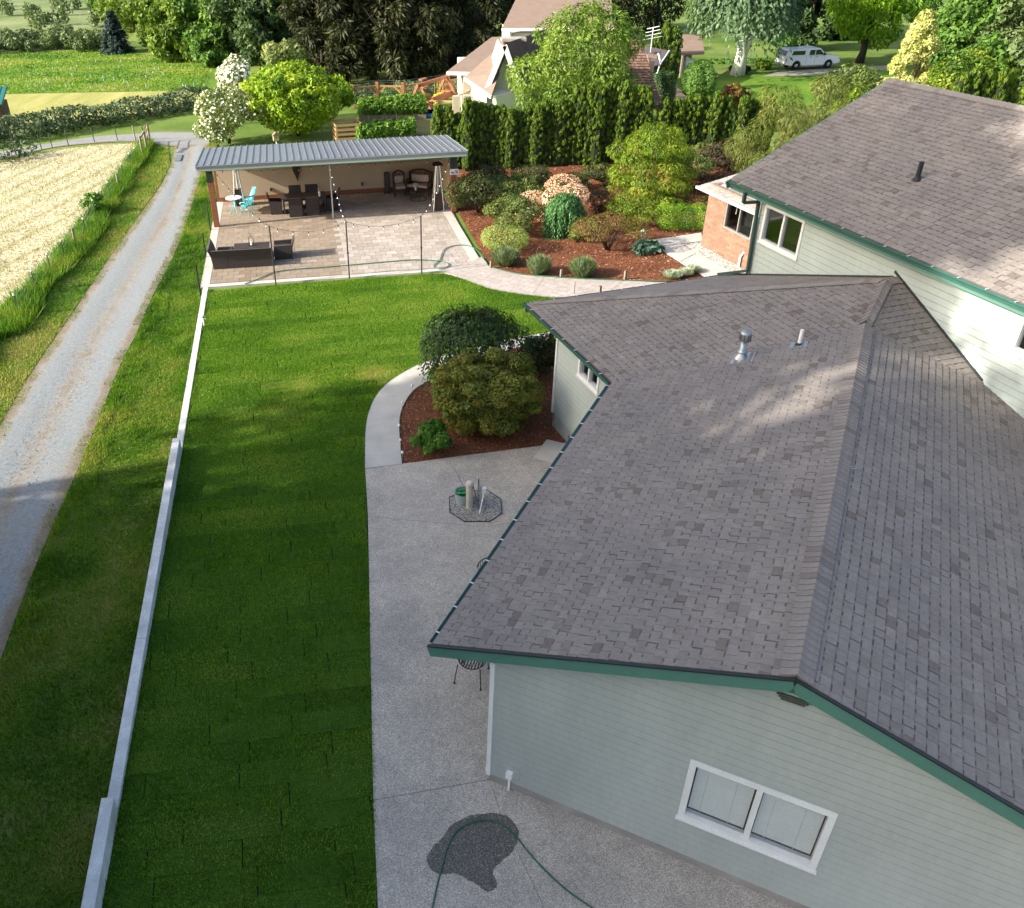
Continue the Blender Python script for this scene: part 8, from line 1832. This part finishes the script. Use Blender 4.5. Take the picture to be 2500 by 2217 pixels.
for y, s_ in ((.085, -1), (1.865, 1)):
    for pl, nm in (([(2.45, 1.30), (3.02, 1.30), (3.02, 1.74), (2.52, 1.74)], 'rear_door_window'), ([(3.12, 1.30), (3.98, 1.30), (3.56, 1.74), (3.12, 1.74)], 'front_door_window'), ([(.62, 1.33), (2.0, 1.33), (2.0, 1.70), (.78, 1.70)], 'canopy_window')):
        side_extrude(pl, y - .012, y + .012).build(nm, M_TG, tk_)
    for x in (2.52, 3.16): side_extrude([(x, 1.10), (x + .2, 1.10), (x + .2, 1.145), (x, 1.145)], -.03 if s_ < 0 else 1.951, -.001 if s_ < 0 else 1.98).build('door_handle', M_BLACKP, tk_)
    for x in (2.18, 3.07, 4.1): side_extrude([(x, .46), (x + .015, .46), (x + .015, 1.21), (x, 1.21)], -.004 if s_ < 0 else 1.951, -.0005 if s_ < 0 else 1.954).build('panel_gap', M_BLACKP, tk_)
    side_extrude([(.06, .78), (.16, .78), (.16, 1.08), (.06, 1.08)], -.015 if s_ < 0 else 1.90, .06 if s_ < 0 else 1.965).build('tail_lamp', M_RED, tk_)
    side_extrude([(5.60, .86), (5.76, .80), (5.76, .98), (5.60, 1.04)], -.012 if s_ < 0 else 1.75, .2 if s_ < 0 else 1.962).build('headlight', M_GALV, tk_)
    mb = MB(); mb.box(3.86, 4.0, -.22 if s_ < 0 else 1.97, -.02 if s_ < 0 else 2.17, 1.26, 1.48); mb.build('mirror', M_BLACKP, tk_)
    mb = MB(); mb.box(1.9, 4.0, -.02 if s_ < 0 else 1.9, .06 if s_ < 0 else 1.97, .30, .36); mb.build('side_step', M_CHR, tk_)
mb = MB(); mb.add([(4.26, .2, 1.235), (4.26, 1.75, 1.235), (3.66, 1.70, 1.80), (3.66, .25, 1.80)], [(0, 1, 2, 3)]); mb.v = [(x + .03, y, z + .02) for x, y, z in mb.v]; mb.build('windscreen', M_TG, tk_)
mb = MB(); mb.add([(.09, .25, 1.30), (.09, 1.70, 1.30), (.40, 1.65, 1.74), (.40, .30, 1.74)], [(3, 2, 1, 0)]); mb.v = [(x - .02, y, z) for x, y, z in mb.v]; mb.build('canopy_rear_window', M_TG, tk_)
mb = MB(); mb.box(-.14, .06, .1, 1.85, .45, .62); mb.build('rear_bumper', M_CHR, tk_); mb = MB(); mb.box(5.70, 5.84, .05, 1.90, .45, .66); mb.build('front_bumper', M_CHR, tk_); mb = MB(); mb.box(5.735, 5.77, .5, 1.45, .70, 1.0); mb.build('grille', M_BLACKP, tk_)
for x in (1.28, 4.62):
    for y in (.02, 1.70):
        M4 = Matrix.Translation((x, y, .40)) @ Matrix.Rotation(-math.pi / 2, 4, 'X'); mb = MB(); mb.lathe([(.25, 0), (.37, .0), (.40, .03), (.40, .20), (.37, .23), (.25, .23)], 20); mb.v = [tuple(M4 @ Vector(v)) for v in mb.v]; wh = mb.build('wheel', M_TYRE, tk_)
        mb = MB(); mb.lathe([(0, -.01 if y < 1 else .20), (.10, -.015 if y < 1 else .21), (.24, .02 if y < 1 else .21), (.25, .05 if y < 1 else .24)], 16); mb.v = [tuple(M4 @ Vector(v)) for v in mb.v]; mb.build('rim', M_CHR, wh)

# ---- vegetable garden behind the shelter
gs = [gp(*q) for q in [(815, 350), (870, 290), (1000, 258), (1075, 262), (1085, 330), (1060, 352)]]
sheet('vegetable_plot', gs, -0.03, ground_mat('plot_soil', [(0.07, 0.06, 0.03), (0.13, 0.13, 0.05), (0.10, 0.16, 0.04)], 0.5, 12))
LM['veg'] = FM['veg']
def row(name, label, x0, y0, x1, y1, h, dep, n, seed, lm='veg'):
    a, b = gp(x0, y0), gp(x1, y1); c = (a + b) / 2; t = thing(name, label, 'vegetable bed', c); r = GR(seed); m = 14; bl = []
    for k in range(m):
        q = a + (b - a) * (k + .5) / m - c
        for dy in (-.25, .25): bl.append((q[0], q[1] + dy * dep, h * .55, np.linalg.norm(b - a) / m * .8, dep * .4, h * .48 * r.uniform(.85, 1.15)))
    obj('foliage', np_mesh('foliage', *blob_leaves(bl, n, .20, .13, r, .7, .7)), FM[lm], t); L_ = np.linalg.norm(b - a); mb = MB(); mb.beam(a - c + np.array([0, -dep * .55, .12]), b - c + np.array([0, -dep * .55, .12]), .05, .3); mb.build('bed_board', M_POSTW, t); return t
row('vegetable_row', 'dense leafy vegetable bed just behind the shelter roof', 875, 345, 1010, 332, 1.0, 1.5, 8000, 201)
row('vegetable_row', 'bright bean row further back in the vegetable garden', 878, 288, 965, 284, 1.2, 1.2, 4200, 202)
row('vegetable_row', 'tall leafy row right of the bean row', 965, 286, 1040, 284, 1.35, 1.3, 4200, 203)
for i, (x, y, ty) in enumerate(((900, 312, 279), (935, 314, 295), (943, 314, 295), (955, 316, 297), (960, 312, 288), (968, 313, 275), (989, 316, 295), (992, 314, 284), (997, 312, 284), (1010, 312, 286), (990, 340, 300), (1052, 337, 308))):
    q = gp(x, y); o = thing('bean_stake', 'thin pale garden stake standing among the vegetables', 'stake', q - zhat * .03, 0, 'thin stakes in the vegetable garden'); mb = MB(); mb.beam((0, 0, 0), (.02, 0, max(.8, zt(x, ty, q))), .05, .04); mb.build('stake', mat('pale_stake', (0.42, 0.34, 0.22), 0.9), o)
# slatted compost bin on legs
q = gp(848, 345); M_NEWW = mat('new_pine', (0.42, 0.26, 0.12), 0.8, 0.15, 6, 40, 0.12); cb_ = thing('compost_bin', 'square slatted pine compost bin in the vegetable garden', 'bin', q, R(12)); zb_ = zt(848, 297, q); w = .72
for sx in (-1, 1):
    for sy in (-1, 1): mb = MB(); mb.box(sx * w - .05, sx * w + .05, sy * w - .05, sy * w + .05, 0, zb_); mb.build('corner_post', M_NEWW, cb_)
for k in range(4):
    z = zb_ - .12 - k * .26
    for s_ in (-1, 1):
        mb = MB(); mb.box(-w, w, s_ * (w + .05) - .012, s_ * (w + .05) + .012, z, z + .13); mb.build('slat', M_NEWW, cb_); mb = MB(); mb.box(s_ * (w + .05) - .012, s_ * (w + .05) + .012, -w, w, z, z + .13); mb.build('slat', M_NEWW, cb_)
# bird house on a pole
q = gp(676, 362); zz = zt(676, 333, q); bh = thing('bird_house', 'small pale bird house on a pole in front of the laurel dome', 'bird house', q, .3); mb = MB(); mb.tube([(0, 0, 0), (0, 0, zz - .2)], .03, 6); mb.build('pole', M_PVC, bh); mb = MB(); mb.box(-.16, .16, -.16, .16, zz - .22, zz + .08); mb.build('box', mat('bird_house_wood', (0.45, 0.36, 0.18), 0.8), bh); mb = MB(); mb.extrude([(-.22, -.22, zz + .08), (.22, -.22, zz + .08), (0, -.22, zz + .26)], (0, .44, 0)); mb.build('roof', M_POSTW, bh); mb = MB(); mb.lathe([(.04, 0), (.04, .01)], 10); mb.v = [(x, -.165 - z, zz - .04 + y) for x, y, z in mb.v]; mb.build('entrance', M_DARK, bh)
# timber fence with wire mesh
M_OW = mat('orange_cedar', (0.36, 0.16, 0.07), 0.75, 0.15, 5, 40, 0.12)
fx = [((862, 262), (862, 226)), ((922, 255), (921, 224)), ((984, 256), (983, 216)), ((1092, 240), (1091, 200)), ((1150, 235), (1150, 190))]
gf = thing('garden_fence', 'cedar post and rail fence with wire mesh behind the vegetable garden', 'fence', gp(922, 255)); o3 = gp(922, 255); bt_ = [gp(*b) for b, t_ in fx]; ht_ = [max(1.5, min(2.3, zt(t_[0], t_[1], gp(*b)))) for b, t_ in fx]
for b, h in zip(bt_, ht_): mb = MB(); q = b - o3; mb.box(q[0] - .11, q[0] + .11, q[1] - .11, q[1] + .11, -.05, h); mb.build('post', M_OW, gf)
for i in range(len(bt_) - 1):
    a, b = bt_[i] - o3, bt_[i + 1] - o3; ha, hb2 = ht_[i], ht_[i + 1]
    mb = MB(); mb.beam(a + zhat * (ha - .25), b + zhat * (hb2 - .25), .06, .09); mb.build('rail', M_OW, gf); mb = MB(); mb.beam(a + zhat * .25, b + zhat * .25, .08, .14); mb.build('rail', M_OW, gf); d = (b - a) / np.linalg.norm(b - a)
    for e_, hh, s_ in ((a, ha, 1), (b, hb2, -1)): mb = MB(); mb.beam(e_ + d * s_ * .12 + zhat * (hh - .75), e_ + d * s_ * .6 + zhat * (hh - .3), .07, .09); mb.build('brace', M_OW, gf)
    mb = MB(); n = int(np.linalg.norm(b - a) / .16)
    for k in range(1, n): q = a + (b - a) * k / n; mb.tube([q + zhat * .3, q + zhat * (ha + (hb2 - ha) * k / n - .3)], .006, 3, False)
    for k in range(9): mb.tube([a + zhat * (.35 + k * .16), b + zhat * (.35 + k * .16)], .006, 3, False)
    tag(mb.build('wire_mesh', M_GALV, gf), kind='stuff')
lr = thing('low_rail_fence', 'low pale cedar rail fence running in front of the swing frame', 'fence', gp(935, 268)); o4 = gp(935, 268); la, lb_, lc = gp(905, 269), gp(935, 268), gp(1108, 268)
for q in (la, lb_, gp(1000, 267), gp(1055, 267), lc): mb = MB(); p_ = q - o4; mb.box(p_[0] - .1, p_[0] + .1, p_[1] - .1, p_[1] + .1, -.05, .65); mb.build('post', M_OW, lr)
M_PALEC = mat('pale_cedar', (0.50, 0.33, 0.19), 0.75, 0.12, 5)
for a, b in ((la, lb_), (lb_, lc)): mb = MB(); mb.beam(a - o4 + zhat * .55, b - o4 + zhat * .55, .08, .12); mb.build('rail', M_PALEC, lr)
# swing frame
q = gp(1058, 258); sw_ = thing('swing_frame', 'red cedar A frame swing set with ladder in the neighbour garden', 'swing', q, R(58)); hs = zt(1062, 198, q); M_SW = mat('red_cedar', (0.30, 0.105, 0.055), 0.7, 0.15, 5); lw = 1.9
for x in (-lw, lw):
    for s_ in (-1, 1): mb = MB(); mb.beam((x, s_ * 1.0, -.05), (x, s_ * .12, hs), .16, .16); mb.build('leg', M_SW, sw_)
    mb = MB(); mb.beam((x, -.6, hs * .42), (x, .6, hs * .42), .08, .12); mb.build('cross_brace', M_SW, sw_)
mb = MB(); mb.beam((-lw - .3, 0, hs + .02), (lw + .3, 0, hs + .02), .16, .2); mb.build('top_beam', M_SW, sw_)
for k in range(4): mb = MB(); z = .5 + k * .5; mb.box(-lw - .25, -lw + .5, -.95 + z * .3, -.7 + z * .3, z, z + .08); mb.build('ladder_step', M_SW, sw_)
mb = MB(); mb.box(-.9, lw, -.5, -.42, .35, .75); mb.build('side_board', M_SW, sw_)
for x in (.2, .9): mb = MB(); mb.tube([(x, 0, hs), (x, 0, .7)], .015, 4); mb.tube([(x + .45, 0, hs), (x + .45, 0, .7)], .015, 4); mb.box(x, x + .45, -.12, .12, .66, .70); mb.build('swing_seat', mat('yellow_plastic', (0.55, 0.45, 0.03), 0.5), sw_)
q = gp(1052, 279); pl_ = thing('wading_pool', 'small round blue wading pool on the grass', 'pool', q); mb = MB(); mb.lathe([(0, .03), (.95, .03), (1.05, .25), (1.1, .25), (1.08, 0)], 24); mb.build('basin', mat('pool_blue', (0.03, 0.22, 0.55), 0.4), pl_); mb = MB(); mb.lathe([(0, .16), (1.0, .16)], 24); mb.build('water', mat('pool_water', (0.10, 0.33, 0.50), 0.08, spec=0.6), pl_)
for i, (x, y, w, lb) in enumerate(((975, 256, 34, 'bright yellow flowering plant by the cedar post'), (1068, 256, 20, 'yellow flowering plant behind the small arborvitae'))):
    q = gp(x, y); t = thing('yellow_flowers', lb, 'flowers', q - zhat * .05); obj('foliage', np_mesh('foliage', *blob_leaves([(0, 0, .35, w * mpp(q) * .5, .4, .35)], 700, .18, .12, GR(210 + i), .6)), leaf_mat('yellow_bloom', [(0.12, 0.2, 0.02), (0.55, 0.5, 0.03), (0.7, 0.62, 0.05)], 0.2), t)
for i, (x, y, ty, w, lm, lb) in enumerate(((880, 262, 228, 70, 'brush', 'shaded shrub behind the fence mesh on the left'), (950, 245, 218, 90, 'green', 'leafy shrub behind the middle of the garden fence'), (1015, 245, 212, 70, 'brush', 'shrub behind the garden fence beside the swing frame'), (905, 240, 200, 110, 'dkgreen', 'dark undergrowth below the conifers on the left'), (1010, 232, 200, 130, 'brush', 'undergrowth below the conifers behind the swing'), (1105, 225, 195, 90, 'brush', 'undergrowth left of the neighbour deck'))):
    p, h, w_ = place(x, y, ty, w); t = thing('undergrowth_shrub', lb, 'shrub', p - zhat * .05); obj('foliage', np_mesh('foliage', *blob_leaves(blobs_for(w_, h, 14, GR(220 + i)), 2600, .22, .12, GR(230 + i), .6)), FM[lm], t); stems(w_, h, 5, GR(240 + i)).build('stem', M_BARK, t)

# ================================================================ tall trees just left of the frame: they shade the near lawn and the roofs
SHADE = leaf_mat('tall_tree_leaf', [(0.015, 0.03, 0.008), (0.03, 0.06, 0.012), (0.06, 0.10, 0.02)], 0.2)
def shade_crown(h, w, n, seed, z0, nb=46):
    r = GR(seed); bl = []
    for k in range(nb):
        f = r.random(); a = r.uniform(0, 6.28); rr = w * .5 * math.sin(math.pi * (.12 + .80 * f)) ** .7 * r.uniform(.2, .9); bl.append((math.cos(a) * rr, math.sin(a) * rr, z0 + (h - z0) * f, w * .16, w * .16, h * .07))
    return np_mesh('crown', *blob_leaves(bl, n, .55, .42, r, .25, .9))
sm = [shade_crown(1.0 * 25, 10.5, 15000, 71, 3.0), shade_crown(23.0, 9.5, 13000, 72, 2.5)]
for m_ in sm: m_.materials.append(SHADE)
shade_spots = [(-31.0, 7.6, 1.16), (-24.0, 2.5, .95), (-33.0, 0.5, 1.08), (-26.0, -5.5, 1.0), (-36.0, -7.0, 1.1), (-28.0, -13.0, 1.0), (-20.0, -11.0, .9)]
shl = ['tall broadleaf tree left of the frame shading the lane edge', 'tall tree beside the lane shading the near lawn', 'tall tree behind the hay field corner', 'tall tree shading the patio and near roof', 'tallest tree of the shade row', 'tall tree behind the camera on the lane side', 'tall tree nearest the lane behind the camera']
for i, (x, y, s_) in enumerate(shade_spots):
    t = thing('tall_tree', shl[i], 'tree', (x, y, -.06), i * 1.3, 'tall trees beside the lane'); o = bpy.data.objects.new('crown', sm[i % 2]); o.scale = (s_,) * 3; link(o, t); obj('trunk', trunk_mesh(20 * s_, .34, GR(80 + i), 9, .35), M_BARK, t)

hm = [shade_crown(31.0, 9.5, 9000, 75, 15.5, 40), shade_crown(33.0, 10.0, 9000, 76, 16.5, 40)]  # unseen pair added, crowns raised to shade the roofs and leave the lawn lit
for m_ in hm: m_.materials.append(SHADE)
for i, (x, y, lb) in enumerate(((-32.0, 11.4, 'very tall high crowned tree added left of the frame to shade the roofs'), (-38.0, 7.5, 'very tall high crowned tree added behind the shade row to shade the roofs'))):
    t = thing('tall_tree', lb, 'tree', (x, y, -.06), i * 2.0, 'tall trees beside the lane'); o = bpy.data.objects.new('crown', hm[i]); link(o, t); obj('trunk', trunk_mesh(28, .42, GR(90 + i), 8, .3, start=.6), M_BARK, t)

bmh = [shade_crown(12.5, 8.5, 7000, 77, .4, 40), shade_crown(11.0, 8.0, 7000, 78, .3, 40)]
for m_ in bmh: m_.materials.append(SHADE)
for i, (x, y, lb) in enumerate(((-21.5, 7.2, 'bushy tree left of the frame where the shade begins'), (-20.5, 1.0, 'bushy tree left of the frame beside the near lane'), (-21.0, -5.0, 'bushy tree behind the camera on the lane side'), (-18.5, -10.5, 'bushy tree furthest behind the camera'), (-19.0, 9.6, 'small bushy tree left of the frame nearest the lane'), (-27.5, 10.3, 'low bushy tree in front of the very tall pair'))):
    t = thing('bushy_tree', lb, 'tree', (x, y, -.06), i * 1.7, 'bushy trees beside the lane'); o = bpy.data.objects.new('crown', bmh[i % 2]); o.scale = (1, 1, 1); link(o, t); obj('trunk', trunk_mesh(8, .2, GR(95 + i), 6, .4), M_BARK, t)

for i, (x, y, lb) in enumerate(((-13.8, 1.8, 'unseen tree added left of the camera to darken the near lawn'), (-14.5, -5.0, 'unseen tree added behind the camera to block sky light'), (-14.0, 7.0, 'unseen tree added left of the frame to darken the verge'))):  # unseen trees added to block sky light over the near lawn
    t = thing('added_shade_tree', lb, 'tree', (x, y, -.06), i * 2.1, 'unseen trees added to darken the near lawn'); o = bpy.data.objects.new('crown', bmh[i % 2]); o.scale = (1.0, 1.0, 1.3 if i < 2 else .9); link(o, t); obj('trunk', trunk_mesh(9, .22, GR(190 + i), 6, .4), M_BARK, t)
